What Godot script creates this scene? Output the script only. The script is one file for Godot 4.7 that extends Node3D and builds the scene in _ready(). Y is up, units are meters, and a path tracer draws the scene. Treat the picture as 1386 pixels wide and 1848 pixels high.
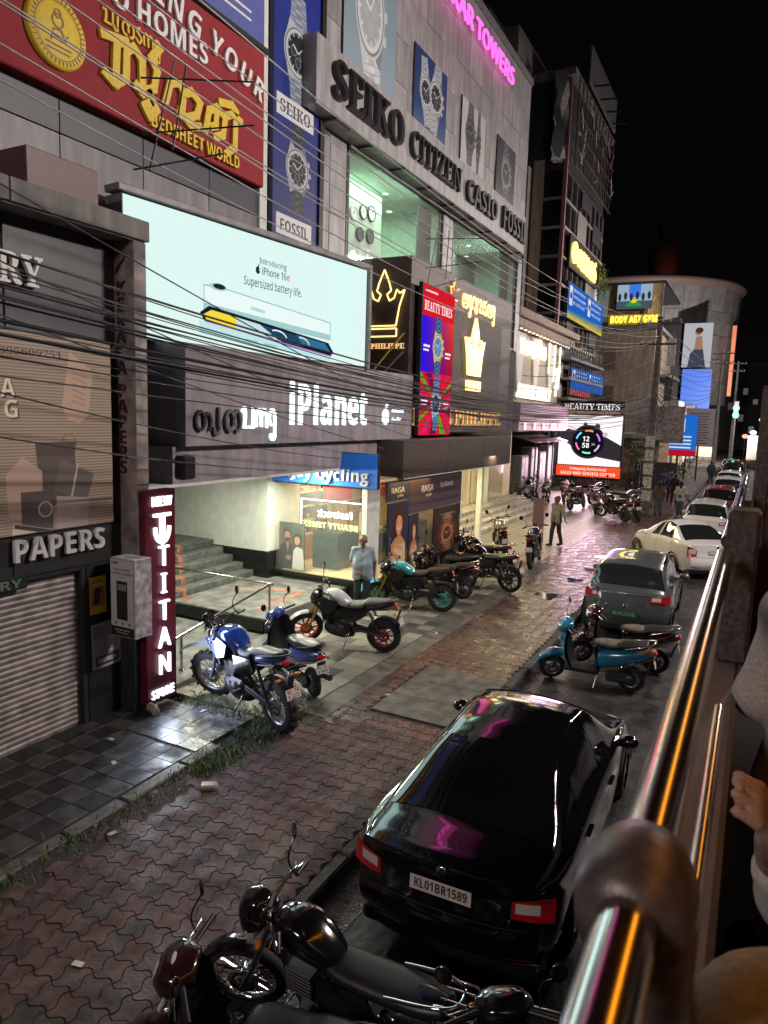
extends Node3D
# Night view along a shopping street from the top deck of an open bus. x right, y up, -z away along the street; shop fronts stand at x = -7 .. -11.

const FX := PI / 2   # turn of anything that faces the street (+x): local x runs away along the street, local z points out of the wall
var taken := {}
var M := {}
var cache := {}
var fonts := {}
var rng := RandomNumberGenerator.new()
var T := {}

# ---------------------------------------------------------------- scene tree helpers
func numbered(n: String) -> String:
	if not taken.has(n):
		taken[n] = 0
		return n
	taken[n] += 1
	return "%s_%03d" % [n, taken[n]]

func tag(o, label: String, category: String, group := "", kind := ""):
	if label: o.set_meta("label", label)
	if category: o.set_meta("category", category)
	if group: o.set_meta("group", group)
	if kind: o.set_meta("kind", kind)
	return o

func thing(called: String, label: String, category: String, at := Vector3.ZERO, turn := 0.0, group := "") -> Node3D:
	var o := Node3D.new()
	o.name = numbered(called)
	add_child(o)
	o.position = at
	o.rotation.y = turn
	return tag(o, label, category, group)

func obj(called: String, mesh: Mesh, mat: Material, parent: Node = null, at := Vector3.ZERO, b := Basis()) -> MeshInstance3D:
	var o := MeshInstance3D.new()
	o.mesh = mesh
	if mat: o.material_override = mat
	o.transform = Transform3D(b, at)
	if parent == null:
		o.name = numbered(called)
		add_child(o)
	else:
		o.name = called
		parent.add_child(o, true)
	return o

func structure(called: String, mesh: Mesh, mat: Material, at := Vector3.ZERO) -> MeshInstance3D:
	var o := obj(called, mesh, mat, null, at)
	o.set_meta("kind", "structure")
	return o

# ---------------------------------------------------------------- mesh builder
class MB:
	var st := SurfaceTool.new()
	func _init():
		st.begin(Mesh.PRIMITIVE_TRIANGLES)
	func flat():
		st.set_smooth_group(-1)
	func soft(g := 0):
		st.set_smooth_group(g)
	func tri(a: Vector3, b: Vector3, c: Vector3):
		st.add_vertex(a); st.add_vertex(b); st.add_vertex(c)
	func quad(a: Vector3, b: Vector3, c: Vector3, d: Vector3):
		tri(a, b, c); tri(a, c, d)
	func box(p: Vector3, s: Vector3, c := 0.0, b := Basis()):
		flat()
		var h := s / 2
		c = minf(c, minf(h.x, minf(h.y, h.z)) * 0.9)
		if c <= 0.0:
			var k := []
			for i in 8: k.append(p + b * Vector3(h.x if i & 1 else -h.x, h.y if i & 2 else -h.y, h.z if i & 4 else -h.z))
			for f in [[0, 1, 3, 2], [4, 6, 7, 5], [0, 4, 5, 1], [2, 3, 7, 6], [0, 2, 6, 4], [1, 5, 7, 3]]:
				quad(k[f[0]], k[f[1]], k[f[2]], k[f[3]])
			return self
		var v := {}
		for i in 8:
			var sg := Vector3(1 if i & 1 else -1, 1 if i & 2 else -1, 1 if i & 4 else -1)
			for a in 3:
				var q := h - Vector3(c, c, c)
				q[a] = h[a]
				v[i * 3 + a] = p + b * (q * sg)
		for f in [[0, 1, 3, 2, 2], [4, 6, 7, 5, 2], [0, 4, 5, 1, 1], [2, 3, 7, 6, 1], [0, 2, 6, 4, 0], [1, 5, 7, 3, 0]]:
			var a: int = f[4]
			quad(v[f[0] * 3 + a], v[f[1] * 3 + a], v[f[2] * 3 + a], v[f[3] * 3 + a])
		for e in [[0, 1, 1, 2], [2, 3, 1, 2], [4, 5, 1, 2], [6, 7, 1, 2], [0, 2, 0, 2], [1, 3, 0, 2], [4, 6, 0, 2], [5, 7, 0, 2], [0, 4, 0, 1], [1, 5, 0, 1], [2, 6, 0, 1], [3, 7, 0, 1]]:
			quad(v[e[0] * 3 + e[2]], v[e[1] * 3 + e[2]], v[e[1] * 3 + e[3]], v[e[0] * 3 + e[3]])
		for i in 8:
			tri(v[i * 3], v[i * 3 + 1], v[i * 3 + 2])
		return self
	func span(a: Vector3, b: Vector3, c := 0.0):   # box between two corners
		return box((a + b) / 2, (b - a).abs(), c)
	func grid(rows: Array, close := false, g := 0):   # rows of equal length, joined smoothly
		soft(g)
		for i in rows.size() - 1:
			var n: int = rows[i].size()
			for j in (n if close else n - 1):
				var k := (j + 1) % n
				quad(rows[i][j], rows[i][k], rows[i + 1][k], rows[i + 1][j])
		return self
	func fan(ring: Array, g := -1):
		st.set_smooth_group(g)
		var m := Vector3.ZERO
		for p in ring: m += p
		m /= ring.size()
		for j in ring.size(): tri(ring[j], ring[(j + 1) % ring.size()], m)
		return self
	func tube(path: Array, r, sides := 8, caps := true, flatten := 1.0):
		var rows := []
		var prev := Vector3.ZERO
		for i in path.size():
			var d: Vector3 = (path[mini(i + 1, path.size() - 1)] - path[maxi(i - 1, 0)]).normalized()
			if prev == Vector3.ZERO:
				prev = Vector3.UP if absf(d.y) < 0.9 else Vector3.RIGHT
			var side := d.cross(prev).normalized()
			var up := side.cross(d).normalized()
			prev = up
			var q: float = r[i] if r is Array else r
			var row := []
			for j in sides:
				var a := TAU * j / sides
				row.append(path[i] + side * cos(a) * q + up * sin(a) * q * flatten)
			rows.append(row)
		grid(rows, true)
		if caps:
			fan(rows[0]); fan(rows[-1])
		return self
	func lathe(prof: Array, at := Vector3.ZERO, b := Basis(), seg := 20, g := 0):   # profile of Vector2(radius, along y)
		var rows := []
		for p in prof:
			var row := []
			for j in seg:
				var a := TAU * j / seg
				row.append(at + b * Vector3(cos(a) * p.x, p.y, sin(a) * p.x))
			rows.append(row)
		return grid(rows, true, g)
	func ball(p: Vector3, r: Vector3, b := Basis(), seg := 14, rings := 8):
		var prof := []
		for i in rings + 1:
			var a := PI * i / rings - PI / 2
			prof.append(Vector2(maxf(cos(a), 0.001), sin(a)))
		return lathe(prof, p, b * Basis.from_scale(r), seg)
	func ext(poly: PackedVector2Array, d0: float, d1: float, xf := Transform3D()):   # polygon in x,y pulled from z = d0 to d1
		flat()
		var t := Geometry2D.triangulate_polygon(poly)
		for i in range(0, t.size(), 3):
			for d in [d0, d1]:
				tri(xf * Vector3(poly[t[i]].x, poly[t[i]].y, d), xf * Vector3(poly[t[i + 1]].x, poly[t[i + 1]].y, d), xf * Vector3(poly[t[i + 2]].x, poly[t[i + 2]].y, d))
		for i in poly.size():
			var p := poly[i]
			var q := poly[(i + 1) % poly.size()]
			quad(xf * Vector3(p.x, p.y, d0), xf * Vector3(q.x, q.y, d0), xf * Vector3(q.x, q.y, d1), xf * Vector3(p.x, p.y, d1))
		return self
	func ribbon(path: Array, w: float, d0: float, d1: float):   # flat pen stroke in x,y with depth
		for i in path.size() - 1:
			var a: Vector2 = path[i]
			var b: Vector2 = path[i + 1]
			var s := (b - a).normalized() * w / 2
			var nn := Vector2(-s.y, s.x)
			ext(PackedVector2Array([a - s * 0.8 + nn, b + s * 0.8 + nn, b + s * 0.8 - nn, a - s * 0.8 - nn]), d0, d1 + 0.0004 * (i % 3))
		return self
	func done() -> ArrayMesh:
		st.generate_normals()
		return st.commit()

func bx(s: Vector3, c := 0.0) -> ArrayMesh:   # shared chamfered box about its middle
	var k := "b%.3f %.3f %.3f %.3f" % [s.x, s.y, s.z, c]
	if not cache.has(k): cache[k] = MB.new().box(Vector3.ZERO, s, c).done()
	return cache[k]

func part_box(called: String, a: Vector3, b: Vector3, mat: Material, parent: Node, c := 0.004) -> MeshInstance3D:
	return obj(called, bx((b - a).abs(), c), mat, parent, (a + b) / 2)

func arc(cx: float, cy: float, r: float, a0: float, a1: float, n := 8, ry := -1.0) -> Array:
	var out := []
	for i in n + 1:
		var a := deg_to_rad(lerpf(a0, a1, float(i) / n))
		out.append(Vector2(cx + cos(a) * r, cy + sin(a) * (r if ry < 0 else ry)))
	return out

func spline(p: Array, n := 6) -> Array:   # Catmull-Rom through points (Vector2 or Vector3)
	var out := []
	for i in p.size() - 1:
		for k in n:
			out.append(p[i].cubic_interpolate(p[i + 1], p[maxi(i - 1, 0)], p[mini(i + 2, p.size() - 1)], float(k) / n))
	out.append(p[-1])
	return out

func key(list: Array, x: float) -> float:   # smooth value from [[x, value], ...] sorted by x
	if x <= list[0][0]: return list[0][1]
	for i in list.size() - 1:
		if x <= list[i + 1][0]:
			var t: float = (x - list[i][0]) / maxf(list[i + 1][0] - list[i][0], 1e-6)
			t = t * t * (3.0 - 2.0 * t) * 0.45 + t * 0.55
			return lerpf(list[i][1], list[i + 1][1], t)
	return list[-1][1]

# ---------------------------------------------------------------- materials
func noise_tex(freq: float, lo: float, hi: float, oct := 4, kind := FastNoiseLite.TYPE_SIMPLEX_SMOOTH, size := 512, s := 1) -> NoiseTexture2D:
	var n := FastNoiseLite.new()
	n.noise_type = kind
	n.frequency = freq
	n.fractal_octaves = oct
	n.seed = s
	var t := NoiseTexture2D.new()
	t.width = size
	t.height = size
	t.seamless = true
	t.noise = n
	var g := Gradient.new()
	g.offsets = PackedFloat32Array([0.0, 1.0])
	g.colors = PackedColorArray([Color(lo, lo, lo), Color(hi, hi, hi)])
	t.color_ramp = g
	return t

func mk(c: Color, rough := 0.6, metal := 0.0, o := {}) -> StandardMaterial3D:   # c is a linear base colour
	var m := StandardMaterial3D.new()
	m.albedo_color = c.linear_to_srgb()
	m.roughness = rough
	m.metallic = metal
	m.cull_mode = BaseMaterial3D.CULL_DISABLED
	if o.has("tex"):
		m.albedo_texture = T[o.tex]
		m.uv1_triplanar = true
		m.uv1_world_triplanar = o.get("world", true)
		var s: float = o.get("scale", 0.5)
		m.uv1_scale = Vector3(s, s * o.get("ys", 1.0), s)
	if o.has("rtex"):
		m.roughness_texture = T[o.rtex]
		m.roughness_texture_channel = BaseMaterial3D.TEXTURE_CHANNEL_RED
		m.uv1_triplanar = true
		m.uv1_world_triplanar = o.get("world", true)
		var s2: float = o.get("scale", 0.5)
		m.uv1_scale = Vector3(s2, s2, s2)
	if o.has("bump"):
		m.heightmap_enabled = true
		m.heightmap_texture = T[o.bump]
		m.heightmap_scale = o.get("height", 0.3)
		m.uv1_triplanar = true
		m.uv1_world_triplanar = o.get("world", true)
		if not o.has("tex") and not o.has("rtex"):
			var s3: float = o.get("scale", 0.5)
			m.uv1_scale = Vector3(s3, s3, s3)
	if o.has("coat"):
		m.clearcoat_enabled = true
		m.clearcoat = o.coat
		m.clearcoat_roughness = o.get("coat_rough", 0.05)
	if o.has("alpha"):
		m.transparency = BaseMaterial3D.TRANSPARENCY_ALPHA
		m.albedo_color.a = o.alpha
	if o.has("glow"):
		m.emission_enabled = true
		var e: Color = o.get("ecol", c)
		m.emission = e.linear_to_srgb()
		m.emission_energy_multiplier = o.glow
	if o.has("sheen"):
		m.rim_enabled = true
		m.rim = o.sheen
	return m

func lit_image(img: Image, glow: float) -> StandardMaterial3D:   # a backlit print or a screen
	var m := StandardMaterial3D.new()
	var t := ImageTexture.create_from_image(img)
	m.albedo_color = Color(0.02, 0.02, 0.02)
	m.roughness = 0.9
	m.specular_mode = BaseMaterial3D.SPECULAR_DISABLED
	m.cull_mode = BaseMaterial3D.CULL_DISABLED
	m.emission_enabled = true
	m.emission = Color.BLACK
	m.emission_texture = t
	m.emission_energy_multiplier = glow
	return m

func print_image(img: Image, rough := 0.55) -> StandardMaterial3D:   # an unlit print
	var m := StandardMaterial3D.new()
	m.albedo_texture = ImageTexture.create_from_image(img)
	m.roughness = rough
	m.cull_mode = BaseMaterial3D.CULL_DISABLED
	return m

func sheet(w: float, h: float) -> ArrayMesh:   # upright quad with uv, lower left corner at 0,0, facing +z
	var k := "q%.3f %.3f" % [w, h]
	if cache.has(k): return cache[k]
	var st := SurfaceTool.new()
	st.begin(Mesh.PRIMITIVE_TRIANGLES)
	for i in [0, 2, 1, 0, 3, 2]:
		var u := Vector2(1 if i in [1, 2] else 0, 1 if i in [2, 3] else 0)
		st.set_normal(Vector3(0, 0, 1))
		st.set_uv(Vector2(u.x, 1 - u.y))
		st.add_vertex(Vector3(u.x * w, u.y * h, 0))
	cache[k] = st.commit()
	return cache[k]

# ---------------------------------------------------------------- lettering
func font(f: String) -> SystemFont:
	if not fonts.has(f):
		var s := SystemFont.new()
		s.font_names = PackedStringArray(["Droid Serif" if f.begins_with("serif") else "Droid Sans"])
		s.font_weight = 700 if f.ends_with("b") else 400
		fonts[f] = s
	return fonts[f]

func glyph(ch: String, f: String) -> Array:   # [mesh of capital height 1 and depth 1, advance, bottom of a capital]
	var k := "g" + f + ch
	if not cache.has(k):
		var t := TextMesh.new()
		t.font = font(f)
		t.font_size = 48
		t.pixel_size = 1.0 / (0.714 * 48)
		t.depth = 1.0
		t.curve_step = 1.5
		t.text = ch
		t.horizontal_alignment = HORIZONTAL_ALIGNMENT_LEFT
		var base := 0.0
		if ch == "H":
			base = t.get_aabb().position.y
		else:
			base = glyph("H", f)[2]
		cache[k] = [t, font(f).get_string_size(ch, HORIZONTAL_ALIGNMENT_LEFT, -1, 48).x * t.pixel_size, base]
	return cache[k]

func text_width(s: String, f: String, h: float, sx := 1.0, gap := 0.0) -> float:
	var w := 0.0
	for ch in s: w += glyph(ch, f)[1] * h * sx + gap
	return w - gap

# raised letters, each its own part, in the local x,y plane of the parent; x0 left end, y0 foot of the capitals
func letters(parent: Node, s: String, f: String, h: float, x0: float, y0: float, z0: float, depth: float, mat: Material, o := {}):
	var x := x0
	var sx: float = o.get("sx", 1.0)
	if o.has("width"): sx = o.width / text_width(s, f, h, 1.0)
	for ch in s:
		var g := glyph(ch, f)
		if ch != " ":
			obj(o.get("called", "letter"), g[0], mat, parent, Vector3(x, y0 - g[2] * h, z0 + depth / 2), Basis.from_scale(Vector3(h * sx, h, depth)))
		x += g[1] * h * sx + o.get("gap", 0.0)

# ---------------------------------------------------------------- prints: shapes painted into an image
class Canvas:
	var img: Image
	var k: float
	var hh: float
	var host
	func _init(h, w: float, hgt: float, px: float, bg: Color):
		host = h
		k = px * 2.0
		hh = hgt
		img = Image.create(int(w * k), int(hgt * k), false, Image.FORMAT_RGB8)
		img.fill(bg)
	func rect(x: float, y: float, w: float, h: float, c: Color):
		img.fill_rect(Rect2i(roundi(x * k), roundi((hh - y - h) * k), maxi(1, roundi(w * k)), maxi(1, roundi(h * k))), c)
	func poly(p, c: Color):
		var lo := 1e9
		var hi := -1e9
		for q in p:
			lo = minf(lo, q.y); hi = maxf(hi, q.y)
		var r0 := maxi(0, int((hh - hi) * k))
		var r1 := mini(img.get_height() - 1, int((hh - lo) * k) + 1)
		var n: int = p.size()
		for r in range(r0, r1 + 1):
			var y := hh - (r + 0.5) / k
			var xs := []
			for i in n:
				var a: Vector2 = p[i]
				var b: Vector2 = p[(i + 1) % n]
				if (a.y > y) != (b.y > y):
					xs.append(a.x + (y - a.y) / (b.y - a.y) * (b.x - a.x))
			xs.sort()
			for i in range(0, xs.size() - 1, 2):
				var x0 := roundi(xs[i] * k)
				var x1 := roundi(xs[i + 1] * k)
				if x1 > x0: img.fill_rect(Rect2i(x0, r, x1 - x0, 1), c)
	func disc(x: float, y: float, r: float, c: Color, ry := -1.0):
		poly(host.arc(x, y, r, 0, 360, 40, ry), c)
	func ring(x: float, y: float, r: float, w: float, c: Color):
		line(host.arc(x, y, r, 0, 360, 40), w, c)
	func line(p: Array, w: float, c: Color):
		for i in p.size() - 1:
			var a: Vector2 = p[i]
			var b: Vector2 = p[i + 1]
			var s := (b - a).normalized() * w / 2
			var n := Vector2(-s.y, s.x)
			poly([a - s * 0.6 + n, b + s * 0.6 + n, b + s * 0.6 - n, a - s * 0.6 - n], c)
	func text(s: String, f: String, h: float, x: float, y: float, c: Color, o := {}):
		var sx: float = o.get("sx", 1.0)
		if o.has("width"): sx = o.width / host.text_width(s, f, h, 1.0)
		var tw: float = host.text_width(s, f, h, sx)
		if o.get("mid", false): x -= tw / 2
		for ch in s:
			var g: Array = host.glyph(ch, f)
			if ch != " ":
				var key2 := "a" + f + ch
				if not host.cache.has(key2):
					var a: Array = g[0].surface_get_arrays(0)
					host.cache[key2] = [a[Mesh.ARRAY_VERTEX], a[Mesh.ARRAY_INDEX]]
				var vv: PackedVector3Array = host.cache[key2][0]
				var ii: PackedInt32Array = host.cache[key2][1]
				for t in range(0, ii.size(), 3):
					if vv[ii[t]].z > 0.4 and vv[ii[t + 1]].z > 0.4 and vv[ii[t + 2]].z > 0.4:
						var q := []
						for e in 3:
							var p := vv[ii[t + e]]
							q.append(Vector2(x + p.x * h * sx, y + (p.y - g[2]) * h))
						poly(q, c)
			x += g[1] * h * sx
	func soften(f: int):   # print grain: lose the hard edges of the drawing
		var w := img.get_width()
		var h := img.get_height()
		img.resize(w / f, h / f, Image.INTERPOLATE_BILINEAR)
		img.resize(w, h, Image.INTERPOLATE_CUBIC)
	func done() -> Image:
		img.resize(img.get_width() / 2, img.get_height() / 2, Image.INTERPOLATE_BILINEAR)
		return img

func sc(r: int, g: int, b: int) -> Color:
	return Color(r / 255.0, g / 255.0, b / 255.0)

# a wrist watch drawn on a print: centre, case radius, colours
func draw_watch(cv: Canvas, x: float, y: float, r: float, face: Color, metal: Color, strap: Color, lean := 0.0, aspect := 1.0):
	var rot := func(p: Vector2) -> Vector2: return Vector2(x, y) + Vector2((p.x * cos(lean) - p.y * sin(lean)) * aspect, p.x * sin(lean) + p.y * cos(lean))
	var shade := metal.darkened(0.35)
	for s in [-1, 1]:
		var w0 := r * 0.62
		var n := 7
		for i in n:
			var y0: float = s * (r * 0.95 + i * r * 0.17)
			var ww := w0 * (1.0 - 0.035 * i)
			cv.poly([rot.call(Vector2(-ww, y0)), rot.call(Vector2(ww, y0)), rot.call(Vector2(ww * 0.97, y0 + s * r * 0.15)), rot.call(Vector2(-ww * 0.97, y0 + s * r * 0.15))], strap if i % 2 else strap.lightened(0.12))
			cv.poly([rot.call(Vector2(-ww * 0.35, y0)), rot.call(Vector2(ww * 0.35, y0)), rot.call(Vector2(ww * 0.33, y0 + s * r * 0.15)), rot.call(Vector2(-ww * 0.33, y0 + s * r * 0.15))], strap.lightened(0.2) if i % 2 else strap.darkened(0.1))
		cv.poly([rot.call(Vector2(-r * 0.85, s * r * 0.5)), rot.call(Vector2(-r * 0.6, s * r * 1.18)), rot.call(Vector2(-r * 0.3, s * r * 1.0)), rot.call(Vector2(-r * 0.3, s * r * 0.5))], metal)
		cv.poly([rot.call(Vector2(r * 0.85, s * r * 0.5)), rot.call(Vector2(r * 0.6, s * r * 1.18)), rot.call(Vector2(r * 0.3, s * r * 1.0)), rot.call(Vector2(r * 0.3, s * r * 0.5))], shade)
	for a in [-28, 0, 28]:
		var q := Vector2(cos(deg_to_rad(a)), sin(deg_to_rad(a))) * r * 1.08
		cv.disc(rot.call(q).x, rot.call(q).y, r * 0.13 * aspect, metal, r * 0.13)
	cv.disc(x, y, r * aspect, metal, r)
	cv.disc(x, y, r * 0.93 * aspect, shade, r * 0.93)
	cv.disc(x, y, r * 0.86 * aspect, metal.lightened(0.2), r * 0.86)
	cv.disc(x, y, r * 0.74 * aspect, face, r * 0.74)
	for i in 60:
		var a := TAU * i / 60.0
		var l := 0.62 if i % 5 == 0 else 0.69
		var d := Vector2(cos(a), sin(a))
		cv.line([rot.call(d * r * l), rot.call(d * r * 0.72)], r * (0.06 if i % 5 == 0 else 0.02), metal.lightened(0.3))
	for q in [Vector2(0, -0.34), Vector2(-0.3, 0.02), Vector2(0.3, 0.02)]:
		var p: Vector2 = rot.call(q * r)
		cv.disc(p.x, p.y, r * 0.2 * aspect, metal.darkened(0.1), r * 0.2)
		cv.disc(p.x, p.y, r * 0.17 * aspect, face.lightened(0.08), r * 0.17)
	cv.line([rot.call(Vector2(0, 0)), rot.call(Vector2(-0.36, 0.22) * r)], r * 0.07, metal.lightened(0.4))
	cv.line([rot.call(Vector2(0, 0)), rot.call(Vector2(0.42, 0.4) * r)], r * 0.05, metal.lightened(0.4))

# box-shaped board with a printed or lit face; local lower-left corner at (x0, y0), front of the face at z
func board(parent: Node, x0: float, y0: float, w: float, h: float, z: float, thick: float, face: Material, body: Material, face_name := "sign_face"):
	obj("casing", bx(Vector3(w, h, thick), 0.008), body, parent, Vector3(x0 + w / 2, y0 + h / 2, z - thick / 2 - 0.004))
	return obj(face_name, sheet(w - 0.03, h - 0.03), face, parent, Vector3(x0 + 0.015, y0 + 0.015, z))

# area light of a lamp or lit face: at, facing dir, size, energy
func area(called: String, at: Vector3, dir: Vector3, size: Vector2, energy: float, c: Color, parent: Node = null):
	var l := AreaLight3D.new()
	l.name = called
	l.area_size = size
	l.light_energy = energy * 4.0
	l.light_color = c
	l.shadow_enabled = true
	(parent if parent else self).add_child(l, true)
	var up := Vector3.UP if absf(dir.y) < 0.9 else Vector3.RIGHT
	l.global_transform = Transform3D(Basis.looking_at(dir, up), at)
	return l

# ---------------------------------------------------------------- scene
func _ready():
	rng.seed = 7
	# camera
	var cam := Camera3D.new()
	cam.name = "camera"
	var lens := CameraAttributesPhysical.new()
	lens.frustum_focal_length = 16.66
	lens.exposure_aperture = 4.8
	lens.frustum_focus_distance = 9.0
	lens.frustum_near = 0.05
	lens.frustum_far = 900.0
	cam.attributes = lens
	cam.transform = Transform3D(Basis(Vector3(0.885248, 0.031122, -0.464076), Vector3(-0.090157, 0.990317, -0.105565), Vector3(0.456297, 0.135291, 0.879482)), Vector3(0, 4.2, 0))
	add_child(cam)
	# night sky
	var env := Environment.new()
	env.background_mode = Environment.BG_SKY
	var pm := ProceduralSkyMaterial.new()
	pm.sky_top_color = Color(0.010, 0.010, 0.012).linear_to_srgb()
	pm.sky_horizon_color = Color(0.022, 0.016, 0.014).linear_to_srgb()
	pm.ground_bottom_color = Color(0.004, 0.004, 0.004).linear_to_srgb()
	pm.ground_horizon_color = Color(0.010, 0.008, 0.007).linear_to_srgb()
	var sky := Sky.new()
	sky.sky_material = pm
	env.sky = sky
	env.background_energy_multiplier = 0.12
	env.tonemap_mode = Environment.TONE_MAPPER_LINEAR
	env.tonemap_exposure = 1.0
	env.sdfgi_enabled = true
	env.ssao_enabled = true
	env.ssil_enabled = true
	var we := WorldEnvironment.new()
	we.name = "environment"
	we.environment = env
	add_child(we)
	var moon := DirectionalLight3D.new()
	moon.name = "night_light"
	moon.light_energy = 0.004
	moon.light_color = Color(0.85, 0.85, 1.0)
	moon.light_angular_distance = 10.0
	moon.shadow_enabled = true
	moon.rotation_degrees = Vector3(-60, 30, 0)
	add_child(moon)
	make_materials()
	street_lamps()
	ground()
	stationery_shop()
	complex_building()
	entrance_recess()
	watch_shop()
	shirt_store()
	polo_store()
	far_buildings()
	signs()
	cables()
	bus()
	parked_cars()
	parked_bikes()
	people()
	small_things()

func make_materials():
	T.blotch = noise_tex(0.006, 0.55, 1.0, 5)
	T.grime = noise_tex(0.012, 0.55, 1.1, 6, FastNoiseLite.TYPE_SIMPLEX_SMOOTH, 512, 3)
	T.grain = noise_tex(0.09, 0.7, 1.0, 4, FastNoiseLite.TYPE_SIMPLEX_SMOOTH, 512, 5)
	T.wet = noise_tex(0.008, 0.3, 1.0, 5, FastNoiseLite.TYPE_SIMPLEX_SMOOTH, 512, 9)
	T.rough = noise_tex(0.05, 0.0, 1.0, 5, FastNoiseLite.TYPE_SIMPLEX_SMOOTH, 512, 11)
	T.drops = noise_tex(0.12, 0.0, 1.0, 1, FastNoiseLite.TYPE_CELLULAR, 512, 13)
	T.drip = noise_tex(0.012, 0.74, 1.0, 5, FastNoiseLite.TYPE_SIMPLEX_SMOOTH, 512, 23)
	T.streak = noise_tex(0.02, 0.9, 1.0, 3, FastNoiseLite.TYPE_SIMPLEX_SMOOTH, 512, 17)
	M.asphalt = mk(Color(0.035, 0.034, 0.034), 0.75, 0, {tex = "grime", scale = 0.35, rtex = "wet", bump = "rough", height = 0.5})
	M.kerb = mk(Color(0.06, 0.055, 0.05), 0.7, 0, {tex = "grime", scale = 0.8, bump = "rough", height = 0.6})
	M.soil = mk(Color(0.05, 0.042, 0.032), 0.9, 0, {tex = "grime", scale = 0.9, bump = "rough", height = 2.0})
	M.joint_soil = mk(Color(0.035, 0.024, 0.02), 0.95)
	M.concrete = mk(Color(0.115, 0.108, 0.09), 0.8, 0, {tex = "grime", scale = 0.5, rtex = "blotch", bump = "rough", height = 0.5})
	for i in 4:
		M["paver%d" % i] = mk([Color(0.1, 0.056, 0.046), Color(0.088, 0.053, 0.046), Color(0.112, 0.063, 0.051), Color(0.064, 0.049, 0.046)][i], 0.95, 0, {tex = "grime", scale = 0.7, rtex = "blotch", bump = "rough", height = 0.35})
		M["wet_paver%d" % i] = mk([Color(0.1, 0.056, 0.046), Color(0.088, 0.053, 0.046), Color(0.112, 0.063, 0.051), Color(0.064, 0.049, 0.046)][i], 0.55, 0, {tex = "grime", scale = 0.7, rtex = "wet", bump = "rough", height = 0.5})
		M["tile%d" % i] = mk([Color(0.2, 0.19, 0.15), Color(0.28, 0.265, 0.2), Color(0.1, 0.1, 0.085), Color(0.055, 0.057, 0.053)][i], 0.6, 0, {tex = "grain", scale = 1.2, rtex = "blotch"})
		M["dark_tile%d" % i] = mk([Color(0.016, 0.016, 0.017), Color(0.06, 0.058, 0.056), Color(0.02, 0.02, 0.022), Color(0.048, 0.046, 0.045)][i], 0.85, 0, {tex = "grime", scale = 0.7, rtex = "wet"})
	M.plate = mk(Color(0.09, 0.09, 0.095), 0.5, 0, {tex = "grime", scale = 0.7, rtex = "wet"})
	M.granite = mk(Color(0.012, 0.014, 0.013), 0.22, 0, {tex = "grain", scale = 2.0})
	M.slab = mk(Color(0.2, 0.205, 0.19), 0.5, 0, {tex = "grime", scale = 0.4, rtex = "blotch"})
	M.tread = mk(Color(0.12, 0.125, 0.118), 0.5, 0, {tex = "grime", scale = 0.6})
	M.orange_tape = mk(Color(0.5, 0.16, 0.07), 0.6, 0, {tex = "grime", scale = 1.5})
	M.white_wall = mk(Color(0.66, 0.68, 0.63), 0.6, 0, {tex = "streak", scale = 0.3})
	M.steel = mk(Color(0.62, 0.62, 0.6), 0.22, 1.0, {rtex = "blotch", scale = 3.0})
	M.chrome = mk(Color(0.7, 0.7, 0.7), 0.08, 1.0)
	M.dark_steel = mk(Color(0.05, 0.05, 0.055), 0.4, 0.6)
	M.black = mk(Color(0.008, 0.008, 0.009), 0.45)
	M.black_gloss = mk(Color(0.006, 0.006, 0.007), 0.12, 0.0, {coat = 0.6})
	M.rubber = mk(Color(0.014, 0.014, 0.015), 0.75, 0, {bump = "rough", scale = 6.0, height = 0.3, world = false})
	M.grey_panel = mk(Color(0.23, 0.225, 0.23), 0.5, 0, {tex = "drip", scale = 0.5, ys = 0.2})
	M.grey_panel2 = mk(Color(0.2, 0.195, 0.2), 0.5, 0, {tex = "drip", scale = 0.6, ys = 0.2})
	M.slate_panel = mk(Color(0.045, 0.05, 0.062), 0.5, 0, {tex = "streak", scale = 0.3})
	M.silver_panel = mk(Color(0.4, 0.39, 0.395), 0.42, 0.1, {tex = "drip", scale = 0.5, ys = 0.2})
	M.silver_panel2 = mk(Color(0.345, 0.335, 0.342), 0.42, 0.1, {tex = "drip", scale = 0.42, ys = 0.22})
	M.joint = mk(Color(0.03, 0.03, 0.032), 0.8)
	M.plaster = mk(Color(0.38, 0.31, 0.24), 0.8, 0, {tex = "drip", scale = 0.5, ys = 0.15})
	M.plaster_grey = mk(Color(0.24, 0.23, 0.22), 0.8, 0, {tex = "drip", scale = 0.8, ys = 0.15})
	M.dark_wall = mk(Color(0.03, 0.03, 0.034), 0.7, 0, {tex = "grime", scale = 0.4})
	M.brown_panel = mk(Color(0.07, 0.05, 0.046), 0.5, 0, {tex = "streak", scale = 0.3})
	M.maroon = mk(Color(0.10, 0.035, 0.04), 0.5, 0, {tex = "streak", scale = 0.4})
	M.red_board = mk(Color(0.26, 0.011, 0.018), 0.8, 0, {tex = "streak", scale = 0.3})
	M.white_letter = mk(Color(0.74, 0.74, 0.73), 0.5, 0, {tex = "streak", scale = 1.0})
	M.yellow_letter = mk(Color(0.7, 0.5, 0.03), 0.6, 0, {tex = "streak", scale = 0.8})
	M.black_letter = mk(Color(0.01, 0.01, 0.011), 0.35)
	M.cable = mk(Color(0.012, 0.012, 0.013), 0.5)
	M.wire = mk(Color(0.3, 0.29, 0.29), 0.42, 0.5)
	M.glass = mk(Color(0.9, 0.95, 0.93), 0.02, 0, {alpha = 0.04})
	M.dark_glass = mk(Color(0.015, 0.018, 0.018), 0.05, 0, {coat = 0.5})
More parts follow.
